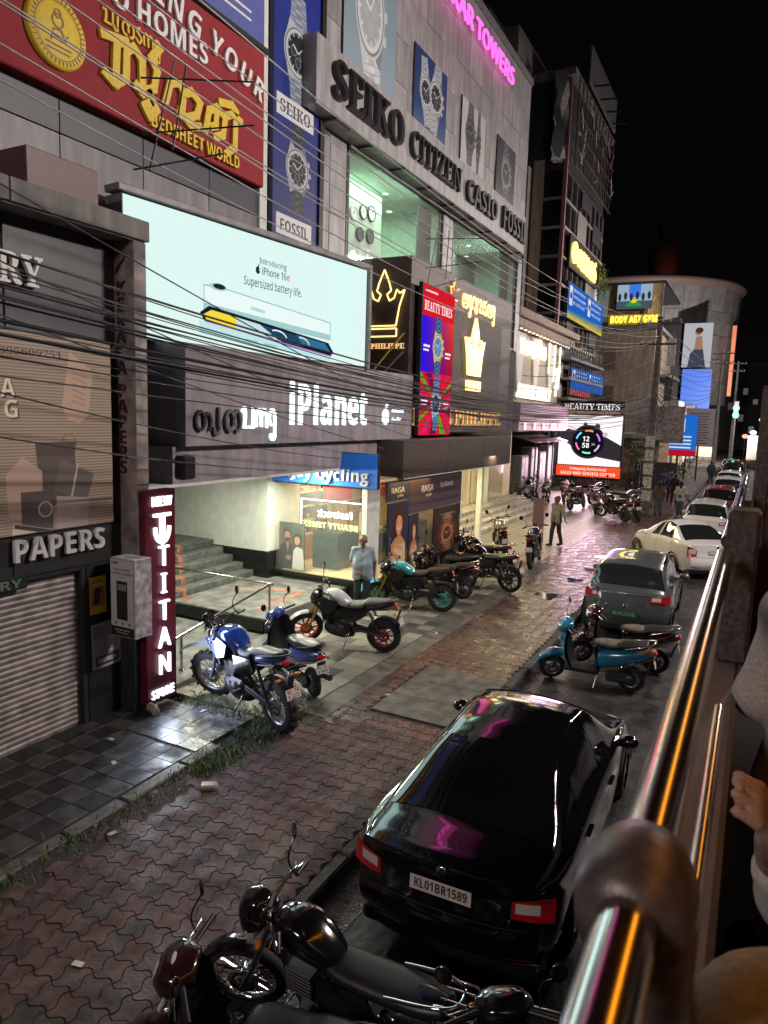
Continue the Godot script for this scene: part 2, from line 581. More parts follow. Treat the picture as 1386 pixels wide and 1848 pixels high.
	M.tint = mk(Color(0.01, 0.012, 0.012), 0.03, 0, {alpha = 0.82})
	M.room_wall = mk(Color(0.55, 0.66, 0.56), 0.7, 0, {tex = "streak", scale = 0.3})
	M.warm_wall = mk(Color(0.72, 0.6, 0.36), 0.6, 0, {tex = "streak", scale = 0.4})
	M.wood = mk(Color(0.34, 0.2, 0.08), 0.45, 0, {tex = "streak", scale = 0.9})
	M.cloth_grey = mk(Color(0.16, 0.17, 0.15), 0.9, 0, {tex = "streak", scale = 1.2})
	M.lamp_white = mk(Color(1, 1, 0.97), 0.4, 0, {glow = 3.0})
	M.lamp_green = mk(Color(0.75, 1, 0.85), 0.4, 0, {glow = 1.7})
	M.lamp_warm = mk(Color(1, 0.82, 0.5), 0.4, 0, {glow = 2.5})
	M.lamp_street = mk(Color(1, 0.86, 0.78), 0.4, 0, {glow = 4.0})
	M.lamp_amber = mk(Color(1, 0.34, 0.012), 0.4, 0, {glow = 2.8})
	M.leaf = mk(Color(0.07, 0.14, 0.035), 0.55, 0, {tex = "grime", scale = 2.0})
	M.leaf2 = mk(Color(0.04, 0.075, 0.02), 0.6, 0, {tex = "grime", scale = 2.0})
	M.bark = mk(Color(0.08, 0.06, 0.045), 0.9, 0, {tex = "grime", scale = 1.5})
	M.paper = mk(Color(0.62, 0.6, 0.57), 0.8, 0, {tex = "blotch", scale = 2.0})

# lamps of the street that stand outside the frame, to the right of the bus and behind it
func street_lamps():
	var n := 0
	for p in [Vector3(6.5, 12.5, -14.5), Vector3(6.5, 14.5, -43.0), Vector3(-4.6, 8.6, 7.6), Vector3(6.5, 12.0, -62.0)]:
		var t := thing("street_lamp", ["street lamp on the median beside the bus", "street lamp on the median further along the street", "street lamp on the pavement behind the bus", "street lamp on the median across from the gym"][n], "street lamp", Vector3(p.x + 1.2, -0.15, p.z), 0.0, "street lamps along the road")
		obj("post", MB.new().tube([Vector3.ZERO, Vector3(0, 5, 0), Vector3(0, p.y - 0.2, 0), Vector3(-0.25, p.y + 0.2, 0), Vector3(-1.0, p.y + 0.25, 0)], [0.11, 0.08, 0.06, 0.045, 0.04], 10).done(), M.steel, t)
		obj("lamp_head", MB.new().box(Vector3(-1.2, p.y + 0.23, 0), Vector3(0.8, 0.1, 3.0), 0.03).done(), M.grey_panel, t)
		obj("lamp_glow", bx(Vector3(0.6, 0.02, 2.8), 0.004), M.lamp_street, t, Vector3(-1.2, p.y + 0.17, 0))
		area("street_lamp_light", p + Vector3(0, -0.04, 0), [Vector3(-1, -0.6, 0.05), Vector3(-1, -0.6, 0.05), Vector3(0.2, -0.55, -0.8), Vector3(-1, -0.35, 0.1)][n].normalized(), Vector2(2.8, 0.6), [105.0, 125.0, 18.0, 150.0][n], Color(1, 0.94, 0.91))
		n += 1

func paver_mesh(v: int) -> ArrayMesh:   # interlocking paver: two bulging and two hollow sides
	var r := 0.1
	var a := 0.042 if v == 0 else -0.042
	var p := PackedVector2Array()
	var n := 6
	for side in 4:
		for i in n:
			var t := float(i) / n
			var u := lerpf(-r, r, t)
			var bow: float = sin(t * TAU) * 0.026
			match side:
				0: p.append(Vector2(u, -r + bow))
				1: p.append(Vector2(r - bow, u))
				2: p.append(Vector2(-u, r - bow))
				3: p.append(Vector2(-r + bow, -u))
	var q := Geometry2D.offset_polygon(p, -0.003)[0]
	var q2 := Geometry2D.offset_polygon(p, -0.006)[0]
	var m := MB.new()
	var xf := Transform3D(Basis(Vector3.RIGHT, PI / 2), Vector3.ZERO)
	m.ext(q2, -0.001, 0.03, xf)
	m.ext(q, 0.004, 0.03, xf)
	return m.done()

func ground():
	var g := structure("ground", MB.new().box(Vector3(0, -0.45, -120), Vector3(400, 0.2, 420)).done(), M.soil)
	structure("road", MB.new().span(Vector3(-3.1, -0.3, 30), Vector3(40, -0.15, -300)).done(), M.asphalt)
	# gutter: wet rough strip along the kerb
	structure("gutter", MB.new().span(Vector3(-3.1, -0.2, 12), Vector3(-2.72, -0.146, -60)).done(), mk(Color(0.03, 0.03, 0.031), 0.5, 0, {tex = "grime", scale = 0.9, rtex = "wet", bump = "rough", height = 2.0}))
	var kb := thing("kerb", "", "", Vector3.ZERO)
	kb.set_meta("kind", "structure")
	for i in 46:
		var z := 3.0 - i * 1.0
		obj("kerb_stone", bx(Vector3(0.14, 0.3, 0.985), 0.02), M.kerb, kb, Vector3(-3.17, -0.155 + rng.randf_range(-0.006, 0.006), z), Basis(Vector3.UP, rng.randf_range(-0.008, 0.008)))
	part_box("kerb_run", Vector3(-3.24, -0.3, -43.6), Vector3(-3.1, -0.005, -250), M.kerb, kb, 0.02)
	# pavement of interlocking pavers
	var pv := structure("pavement", MB.new().span(Vector3(-3.24, -0.3, 8), Vector3(-5.42, -0.012, -60)).done(), M.joint_soil)
	var pm0 := paver_mesh(0)
	var left := [MB.new(), MB.new(), MB.new(), MB.new()]
	var s := 0.2
	var n := 0
	var spots := []
	for j in range(-4, 205):
		for i in 11:
			var x := -3.34 - i * s
			var z := -2.2 - j * s
			if i == 10 and z > -8.5 and rng.randf() < 0.55: continue
			if x < -3.15 and x > -4.62 and z < -8.55 and z > -10.75: continue
			spots.append(Vector3(x, rng.randf_range(-0.004, 0.003), z))
	for p in spots:
		var v := rng.randi() % 4 if rng.randf() < 0.65 else 0
		var turned := Basis(Vector3.RIGHT, rng.randf_range(-0.008, 0.008)) * Basis(Vector3.FORWARD, rng.randf_range(-0.008, 0.008))
		var d := Vector3(p.x + 0.5, -4.0, p.z)
		if n < 300 and p.z < -2.4 and p.z > -11.6:
			obj("paver", pm0, M["paver%d" % v], pv, p, turned)
			n += 1
		elif p.z < -2.0:
			left[v].st.append_from(pm0, 0, Transform3D(turned, p))
	for v in 4:
		var o := obj("far_pavers", left[v].st.commit(), M["wet_paver%d" % v], pv)
		o.set_meta("kind", "stuff")
	# concrete drain cover let into the pavers
	var dc := thing("drain_cover", "large concrete drain cover with two rows of lifting holes in the pavers", "drain cover", Vector3(-3.9, 0, -9.65))
	var csg := MB.new()
	for zz in 3:
		csg.box(Vector3(0, -0.005, -0.7 + zz * 0.7), Vector3(1.36, 0.05, 0.694), 0.006)
	obj("slab", csg.done(), M.concrete, dc)
	for zz in 3:
		for xx in [-0.42, 0.42]:
			obj("lifting_hole", MB.new().lathe([Vector2(0.001, 0.0215), Vector2(0.028, 0.0215), Vector2(0.032, 0.019)], Vector3(xx, 0, -0.7 + zz * 0.7), Basis(), 12).done(), M.black, dc)
	# strip of bare soil between pavers and forecourt
	var soil := MB.new()
	var rows := []
	for j in 90:
		var row := []
		for i in 9:
			row.append(Vector3(-5.30 - i * 0.06, -0.012 + 0.03 * sin(i * 0.8) * rng.randf(), 2.0 - j * 0.14))
		rows.append(row)
	structure("soil_strip", soil.grid(rows).done(), M.soil)
	structure("cement_strip", MB.new().span(Vector3(-4.98, -0.2, -8.0), Vector3(-5.36, 0.008, -20.5)).done(), M.concrete)
	structure("plaza_floor", MB.new().span(Vector3(-5.42, -0.2, -20.4), Vector3(-13.5, -0.004, -46)).done(), M.tile1)
	structure("far_pavement", MB.new().span(Vector3(-3.24, -0.2, -46), Vector3(-8.0, 0.0, -260)).done(), M.concrete)
	# dark chequered forecourt of the stationery shop
	var fc := structure("dark_forecourt", MB.new().span(Vector3(-5.78, -0.2, 3), Vector3(-7.6, 0.012, -7.35)).done(), M.joint)
	for j in 18:
		for i in 6:
			var dark := (i + j) % 2
			var zz := -1.9 - j * 0.3
			if zz < -6.35 and i < 4: continue
			obj("floor_tile", bx(Vector3(0.294, 0.03, 0.294), 0.004), M["dark_tile%d" % (dark + 2 * (rng.randi() % 2))], fc, Vector3(-5.94 - i * 0.3, 0.012 + rng.randf_range(-0.003, 0.003), zz))
	for j in 4:
		for i in 4:
			obj("studded_tile", studded(0.294), M.plate, fc, Vector3(-5.94 - i * 0.3, 0.014, -6.46 - j * 0.298), Basis(Vector3.FORWARD, rng.randf_range(-0.012, 0.012)))
	# concrete edging blocks along it
	var z0 := -2.0
	while z0 > -7.3:
		var l := rng.randf_range(0.5, 0.95)
		if z0 - l < -7.4: break
		var e := obj("edging_block", bx(Vector3(0.17, 0.16, l - 0.02), 0.015), M.concrete, fc, Vector3(-5.69, -0.055 + rng.randf_range(-0.02, 0.01), z0 - l / 2), Basis(Vector3.UP, rng.randf_range(-0.03, 0.03)))
		z0 -= l
	# pale studded tiles in front of the shops
	var bf := structure("pale_forecourt", MB.new().span(Vector3(-5.36, -0.2, -7.55), Vector3(-7.62, 0.006, -20.4)).done(), M.joint)
	var st := studded(0.302)
	for j in 42:
		for i in 7:
			obj("studded_tile", st, M["tile%d" % [0, 1, 1, 2, 3, 0, 2][rng.randi() % 7]], bf, Vector3(-5.525 - i * 0.306, 0.008 + rng.randf_range(-0.002, 0.002), -7.72 - j * 0.306))
	# grass and rubble where the forecourts meet
	var gm := MB.new()
	gm.flat()
	for i in 2600:
		var c := rng.randi() % 4
		var zz := 0.0
		var xx := 0.0
		if c < 2:
			zz = rng.randf_range(-5.9, -8.0); xx = rng.randfn(-5.42, 0.13)
		elif c == 2:
			zz = rng.randf_range(-7.3, -7.7); xx = rng.randf_range(-5.6, -7.0)
		else:
			zz = rng.randf_range(-2.5, -8.6); xx = rng.randfn(-5.5, 0.09)
		var h := rng.randf_range(0.03, 0.13)
		var a := rng.randf() * TAU
		var dd := Vector3(cos(a), 0, sin(a))
		var b := Vector3(xx, -0.01, zz)
		var tip := b + dd * h * 0.7 + Vector3(0, h, 0)
		var w := Vector3(-dd.z, 0, dd.x) * 0.005
		gm.quad(b - w, b + w, b + dd * h * 0.3 + Vector3(0, h * 0.6, 0) + w, b + dd * h * 0.3 + Vector3(0, h * 0.6, 0) - w)
		gm.tri(b + dd * h * 0.3 + Vector3(0, h * 0.6, 0) - w, b + dd * h * 0.3 + Vector3(0, h * 0.6, 0) + w, tip)
	var go := obj("grass", gm.done(), M.leaf)
	tag(go, "short grass and weeds growing along the broken forecourt edge", "grass", "", "stuff")
	var rb := MB.new()
	for i in 260:
		var p := Vector3(rng.randfn(-5.46, 0.14), 0.0, rng.randf_range(-2.6, -8.8)) if i % 4 else Vector3(rng.randf_range(-5.8, -7.2), 0.03, rng.randf_range(-7.2, -7.8))
		var z := rng.randf_range(0.006, 0.04)
		rb.box(p, Vector3(z, z * 0.6, z * 1.2), z * 0.25, Basis(Vector3(rng.randf(), 1, rng.randf()).normalized(), rng.randf() * TAU))
	tag(obj("rubble", rb.done(), M.concrete), "small stones and crumbs of concrete along the soil strip", "rubble", "", "stuff")
	for i in 16:
		var br := obj("loose_paver", pm0, M["paver%d" % (i % 4)], null, Vector3(rng.randfn(-5.42, 0.07), -0.012, -2.7 - i * 0.27), Basis(Vector3.UP, rng.randf() * TAU) * Basis(Vector3.RIGHT, rng.randfn(0, 0.07)))
		tag(br, "loose reddish paver half buried in the soil strip", "paver", "pavers half buried in the soil strip")
	var rk := MB.new()
	rk.box(Vector3.ZERO, Vector3(0.2, 0.07, 0.13), 0.02)
	tag(obj("broken_tile", rk.done(), M.tile1, null, Vector3(-5.08, 0.03, -5.75), Basis(Vector3.UP, 0.6)), "broken piece of pale tile lying on the reddish pavers", "broken tile")
	# puddles on the pavers further along
	var pi := 0
	for p in [[Vector3(-4.15, 0.006, -16.7), 0.42, 0.5], [Vector3(-4.0, 0.006, -18.8), 0.3, 0.35], [Vector3(-3.9, 0.006, -20.6), 0.35, 0.5], [Vector3(-3.8, 0.006, -22.6), 0.5, 0.7]]:
		var ring := PackedVector2Array()
		for k in 26:
			var a := TAU * k / 26
			var r: float = 1.0 + 0.3 * sin(a * 3 + p[1] * 9) + 0.12 * sin(a * 7)
			ring.append(Vector2(cos(a) * p[1] * r, sin(a) * p[2] * r) * 0.65)
		var mm = MB.new().ext(ring, 0.0, 0.003, Transform3D(Basis(Vector3.RIGHT, PI / 2), Vector3.ZERO))
		tag(obj("puddle", mm.done(), mk(Color(0.012, 0.011, 0.011), 0.03), null, p[0]), ["rain puddle on the pavers nearest the bus", "small rain puddle beside the grey hatchback's nose", "rain puddle reflecting the big screen", "wide rain puddle left of the white sedan"][pi], "puddle", "", "")
		pi += 1

func studded(w: float) -> ArrayMesh:   # chequer tile with rows of raised studs
	var k := "st%.3f" % w
	if cache.has(k): return cache[k]
	var m := MB.new()
	m.box(Vector3.ZERO, Vector3(w, 0.024, w), 0.003)
	var n := 7
	for i in n:
		for j in n:
			var c := Vector3((i - 3) * w / n, 0.0115, (j - 3) * w / n)
			var l := w / n * 0.36
			m.flat()
			m.quad(c + Vector3(-l, 0, -l * 0.7), c + Vector3(-l * 0.7, 0.0035, -l * 0.4), c + Vector3(l * 0.7, 0.0035, -l * 0.4), c + Vector3(l, 0, -l * 0.7))
			m.quad(c + Vector3(-l, 0, l * 0.7), c + Vector3(l, 0, l * 0.7), c + Vector3(l * 0.7, 0.0035, l * 0.4), c + Vector3(-l * 0.7, 0.0035, l * 0.4))
			m.quad(c + Vector3(-l * 0.7, 0.0035, -l * 0.4), c + Vector3(-l * 0.7, 0.0035, l * 0.4), c + Vector3(l * 0.7, 0.0035, l * 0.4), c + Vector3(l * 0.7, 0.0035, -l * 0.4))
			m.quad(c + Vector3(-l, 0, -l * 0.7), c + Vector3(-l, 0, l * 0.7), c + Vector3(-l * 0.7, 0.0035, l * 0.4), c + Vector3(-l * 0.7, 0.0035, -l * 0.4))
			m.quad(c + Vector3(l, 0, -l * 0.7), c + Vector3(l * 0.7, 0.0035, -l * 0.4), c + Vector3(l * 0.7, 0.0035, l * 0.4), c + Vector3(l, 0, l * 0.7))
	cache[k] = m.done()
	return cache[k]

# ---------------------------------------------------------------- stationery shop on the left
func stationery_shop():
	var t := thing("stationery_shop", "closed stationery shop with roller shutter, poster wall and projecting pillar", "shop", Vector3(-7.55, 0, 0), FX)
	part_box("wall", Vector3(-4, 0, -0.12), Vector3(7.3, 6.3, -6), M.dark_wall, t, 0.0)
	var sh := obj("shutter", bx(Vector3(4.4, 0.06, 0.06), 0.01), M.dark_steel, t, Vector3(4.05, 2.13, -0.02))
	var prof := []
	for i in 9:
		var a := float(i) / 8
		prof.append(Vector2(0.018 * sin(a * PI) + (0.004 if i < 2 else 0.0), a * 0.074))
	var slat := MB.new()
	var rows := []
	for p in prof: rows.append([Vector3(-2.15, p.y, p.x), Vector3(2.15, p.y, p.x)])
	slat.grid(rows)
	slat.box(Vector3(0, 0.0, 0.004), Vector3(4.3, 0.008, 0.012))
	var sm := slat.done()
	var shm := mk(Color(0.34, 0.30, 0.285), 0.5, 0.15, {tex = "grime", scale = 0.5})
	for i in 28:
		obj("slat", sm, shm, sh, Vector3(-0.06, -2.11 + i * 0.0745 , -0.06))
	obj("guide_rail", bx(Vector3(0.07, 2.15, 0.09), 0.008), M.dark_steel, t, Vector3(6.17, 1.08, -0.03))
	part_box("pier", Vector3(6.21, 0, -0.12), Vector3(6.8, 2.17, 0.02), mk(Color(0.013, 0.014, 0.017), 0.5, 0, {tex = "grime", scale = 1.0}), t, 0.01)
	for i in 3:
		part_box("sign_band_panel", Vector3(2.0 + i * 1.6, 2.17, -0.1), Vector3(3.59 + i * 1.6, 2.67, 0.03), mk(Color(0.028, 0.028, 0.033), 0.45, 0, {tex = "streak", scale = 0.5}), t, 0.006)
	for i in 3:
		for j in 1:
			part_box("wall_panel", Vector3(2.0 + i * 1.62, 5.02, -0.1), Vector3(3.6 + i * 1.62, 6.3, 0.0), mk(Color(0.075, 0.08, 0.09), 0.5, 0, {tex = "streak", scale = 0.35}), t, 0.006)
	for i in 3:
		part_box("canopy_panel", Vector3(1.2 + i * 1.95, 6.31, -0.2), Vector3(3.14 + i * 1.95, 6.56, 0.37), M.plaster_grey, t, 0.01)
	part_box("canopy_soffit", Vector3(1.2, 6.29, -0.15), Vector3(6.98, 6.306, 0.33), M.plaster_grey, t, 0.0)
	var pl := mk(Color(0.32, 0.27, 0.26), 0.7, 0, {tex = "grime", scale = 0.4})
	part_box("pillar", Vector3(6.78, 2.2, -0.13), Vector3(6.99, 6.285, 0.35), pl, t, 0.008)
	part_box("pillar_foot", Vector3(6.74, 0, -0.1), Vector3(7.0, 2.19, 0.30), mk(Color(0.03, 0.033, 0.04), 0.6, 0, {tex = "grime", scale = 0.8}), t, 0.01)
	part_box("roof_box", Vector3(5.9, 6.55, -1.5), Vector3(6.95, 7.25, -0.45), M.maroon, t, 0.01)
	part_box("roof_slab", Vector3(-4, 6.3, -6), Vector3(7.3, 6.5, -0.2), M.plaster_grey, t, 0.0)
	# poster wall
	var cv := Canvas.new(self, 3.8, 2.36, 230, sc(172, 156, 138))
	for i in 64:
		var y := 2.36 * i / 64.0
		cv.rect(0, y, 3.8, 0.02, sc(150, 132, 115))
		cv.rect(0, y + 0.012, 3.8, 0.006, sc(118, 102, 90))
	var X := 3.8
	cv.text("Mob: 9895609751", "serifb", 0.085, 1.7, 2.1, sc(92, 70, 58), {width = 1.38})
	cv.poly([Vector2(X - 0.62, 2.2), Vector2(X - 0.28, 1.98), Vector2(X - 0.36, 1.42), Vector2(X - 0.5, 1.32), Vector2(X - 0.66, 1.36), Vector2(X - 0.75, 1.52)], sc(190, 160, 140))
	for i in 6: cv.line([Vector2(X - 0.6 + i * 0.005, 1.6 + i * 0.07), Vector2(X - 0.42 + i * 0.01, 1.54 + i * 0.07)], 0.008, sc(120, 98, 88))
	cv.line(arc(X - 0.66, 1.05, 0.1, -60, 290, 20, 0.14), 0.022, sc(140, 108, 92))
	cv.poly([Vector2(X - 1.12, 0.95), Vector2(X - 0.58, 0.95), Vector2(X - 0.55, 0.3), Vector2(X - 1.08, 0.3)], sc(92, 82, 78))
	cv.poly([Vector2(X - 1.13, 1.08), Vector2(X - 0.57, 1.08), Vector2(X - 0.58, 0.9), Vector2(X - 1.12, 0.92)], sc(80, 64, 60))
	cv.poly([Vector2(X - 1.52, 0.72), Vector2(X - 1.3, 0.92), Vector2(X - 1.05, 0.74), Vector2(X - 1.05, 0.12), Vector2(X - 1.5, 0.2)], sc(188, 160, 146))
	cv.poly([Vector2(X - 0.78, 0.88), Vector2(X - 0.3, 0.66), Vector2(X - 0.42, 0.3), Vector2(X - 0.9, 0.5)], sc(104, 96, 92))
	cv.line([Vector2(X - 0.54, 0.8), Vector2(X - 0.64, 0.4)], 0.03, sc(190, 180, 172))
	cv.poly([Vector2(X - 1.34, 0.5), Vector2(X - 0.9, 0.5), Vector2(X - 0.92, 0.02), Vector2(X - 1.34, 0.08)], sc(84, 76, 74))
	cv.ring(X - 1.02, 0.27, 0.09, 0.02, sc(200, 190, 184))
	cv.disc(X - 1.02, 0.27, 0.075, sc(108, 100, 98))
	cv.poly([Vector2(X - 0.86, 0.42), Vector2(X - 0.38, 0.36), Vector2(X - 0.42, -0.1), Vector2(X - 0.88, -0.1)], sc(170, 156, 150))
	cv.poly([Vector2(X - 1.44, 0.14), Vector2(X - 0.9, 0.0), Vector2(X - 0.9, -0.2), Vector2(X - 1.5, -0.1)], sc(205, 190, 180))
	cv.line([Vector2(X - 1.42, 0.1), Vector2(X - 0.94, -0.02)], 0.05, sc(60, 52, 50))
	for q in [[0.02, sc(84, 62, 50)], [0.0, sc(232, 220, 190)]]:
		cv.text("A", "sansb", 0.2, 2.26 + q[0], 1.62 - q[0], q[1])
		cv.text("G", "sansb", 0.2, 2.28 + q[0], 1.38 - q[0], q[1])
	var pb := thing("poster_board", "tan corrugated-look poster board with paper tags and envelopes above the shutter", "poster", Vector3(-7.47, 2.68, -2.84), FX)
	board(pb, 0, 0, 3.79, 2.33, 0.0, 0.05, print_image(cv.done(), 0.6), M.plaster_grey, "printed_sheet")
	var ps := thing("shop_sign", "white raised letters PAPERS on the dark band over the shutter", "sign", Vector3(-7.50, 2.3, -2.6), FX)
	letters(ps, "KERALA", "sansb", 0.26, 0.95, 0.07, 0.0, 0.05, M.white_letter, {width = 1.4})
	letters(ps, "PAPERS", "sansb", 0.26, 2.55, 0.07, 0.0, 0.05, M.white_letter, {width = 1.32})
	var ps2 := thing("shop_sign", "dim green plate lettered STATIONERY under the word PAPERS", "sign", Vector3(-7.49, 2.17, -3.2), FX)
	board(ps2, 0.55, -0.13, 1.6, 0.16, 0.0, 0.03, mk(Color(0.006, 0.03, 0.016), 0.4), M.black)
	letters(ps2, "STATIONERY", "sansb", 0.1, 0.62, -0.1, 0.004, 0.01, mk(Color(0.12, 0.16, 0.13), 0.5), {width = 1.45})
	var er := thing("shop_sign", "large white serif letters ending in ERY below the canopy", "sign", Vector3(-7.53, 5.42, -3.3), FX)
	letters(er, "STATIONERY", "serifb", 0.34, -0.3, 0.1, 0.0, 0.06, M.white_letter, {width = 2.68})
	var kl := mk(Color(0.085, 0.018, 0.022), 0.6, 0, {tex = "grime", scale = 2.0})
	var kp := thing("pillar_sign", "dark red letters KERALA PAPERS running down the pillar", "sign", Vector3(-7.44, 0, -6.774))
	var y := 5.62
	for ch in "KERALA PAPERS":
		if ch != " ":
			var g := glyph(ch, "sansb")
			obj("letter", g[0], kl, kp, Vector3(-g[1] * 0.1 * 0.95, y - g[2] * 0.17, 0.008), Basis.from_scale(Vector3(0.2, 0.17, 0.015)))
		y -= 0.2 if ch != " " else 0.1
	obj("emblem", MB.new().ext(PackedVector2Array([Vector2(-0.1, 5.88), Vector2(-0.02, 5.93), Vector2(0.0, 5.99), Vector2(0.08, 6.05), Vector2(0.1, 6.1), Vector2(0.03, 6.04), Vector2(-0.05, 5.98)]), 0, 0.012).done(), kl, kp)
	# calculator advertising box on the pillar
	var cb := thing("advert_box", "white advertising box showing a black calculator, fixed to the pillar", "advert", Vector3(-7.36, 1.2, -6.44))
	var cc := Canvas.new(self, 0.44, 1.05, 420, sc(196, 192, 190))
	cc.rect(0, 0, 0.44, 0.13, sc(28, 28, 30))
	cc.rect(0.02, 0.99, 0.12, 0.03, sc(40, 40, 44))
	cc.text("CASIO", "sansb", 0.02, 0.03, 0.995, sc(230, 230, 230))
	cc.text("Casio's FASTEST", "sansb", 0.032, 0.22, 0.9, sc(40, 40, 44), {mid = true})
	cc.text("Scientific Calculator", "sansb", 0.03, 0.22, 0.85, sc(40, 40, 44), {mid = true})
	cc.text("is now in", "sans", 0.022, 0.22, 0.805, sc(40, 40, 44), {mid = true})
	cc.rect(0.11, 0.23, 0.21, 0.53, sc(22, 22, 25))
	cc.rect(0.13, 0.63, 0.17, 0.09, sc(120, 126, 128))
	for i in 5:
		for j in 7: cc.rect(0.13 + i * 0.036, 0.27 + j * 0.048, 0.024, 0.026, sc(48, 48, 52) if j > 4 else sc(62, 62, 66))
	for i in 3:
		cc.disc(0.09 + i * 0.13, 0.175, 0.018, sc(60, 60, 64))
	cc.rect(0.06, 0.078, 0.3, 0.012, sc(190, 190, 190))
	cc.rect(0.1, 0.042, 0.22, 0.012, sc(190, 190, 190))
	board(cb, 0, 0, 0.44, 1.05, 0.0, 0.3, print_image(cc.done(), 0.4), mk(Color(0.5, 0.48, 0.48), 0.5, 0, {tex = "grime", scale = 1.0}), "printed_face")
	# papers pasted on the pier
	var ys := Canvas.new(self, 0.28, 0.5, 300, sc(190, 160, 40))
	ys.rect(0.03, 0.1, 0.22, 0.26, sc(150, 110, 80))
	ys.poly([Vector2(0.06, 0.14), Vector2(0.16, 0.12), Vector2(0.2, 0.34), Vector2(0.09, 0.36)], sc(70, 40, 52))
	ys.rect(0.06, 0.45, 0.16, 0.012, sc(60, 40, 20)); ys.rect(0.05, 0.42, 0.18, 0.012, sc(60, 40, 20))
	var yp := thing("pasted_poster", "small yellow poster pasted on the dark pier beside the shutter", "poster", Vector3(-7.52, 1.48, -6.24), FX)
	obj("sheet", sheet(0.27, 0.5), print_image(ys.done()), yp, Vector3(0, 0, 0.004))
	var np := Canvas.new(self, 0.5, 0.62, 300, sc(150, 148, 150))
	for i in 26: np.rect(0.04 + 0.02 * (i % 3), 0.03 + i * 0.022, 0.2 + 0.18 * rng.randf(), 0.008, sc(80, 78, 80))
	np.rect(0.06, 0.04, 0.38, 0.12, sc(52, 50, 54))
	np.rect(0.1, 0.07, 0.3, 0.06, sc(168, 166, 168))
	np.rect(0.26, 0.2, 0.2, 0.2, sc(196, 194, 192))
	for i in 6: np.line([Vector2(0.28 + i * 0.03, 0.22), Vector2(0.27 + i * 0.03, 0.36)], 0.01, sc(40, 40, 42))
	np.rect(0.03, 0.42, 0.16, 0.16, sc(112, 110, 116))
	var pn := [[-6.26, 0.72, 0.5, 0.62, "torn grey notices pasted low on the dark pier beside the shutter"], [-6.86, 1.02, 0.18, 0.2, "small pale handbill pasted on the pillar foot below the advert box"]]
	for q in pn:
		var d := thing("pasted_poster", q[4], "poster", Vector3(-7.52 if q[2] > 0.3 else -7.24, q[1], q[0]), FX)
		var m := MB.new()
		obj("sheet", sheet(q[2], q[3]), print_image(np.img) if q[2] < 0.3 else print_image(np.done()), d, Vector3(0, 0, 0.005), Basis(Vector3.BACK, 0.02))
	var elb := thing("drain_pipe", "pale elbow of drain pipe on the ground below the red vertical sign", "pipe", Vector3(-6.98, 0.0, -6.84))
	obj("elbow", MB.new().tube(spline([Vector3(0, 0, 0), Vector3(0, 0.06, 0), Vector3(-0.03, 0.1, 0), Vector3(-0.12, 0.12, 0)], 5), 0.055, 12).done(), mk(Color(0.5, 0.42, 0.36), 0.5, 0, {tex = "grime", scale = 2.0}), elb)

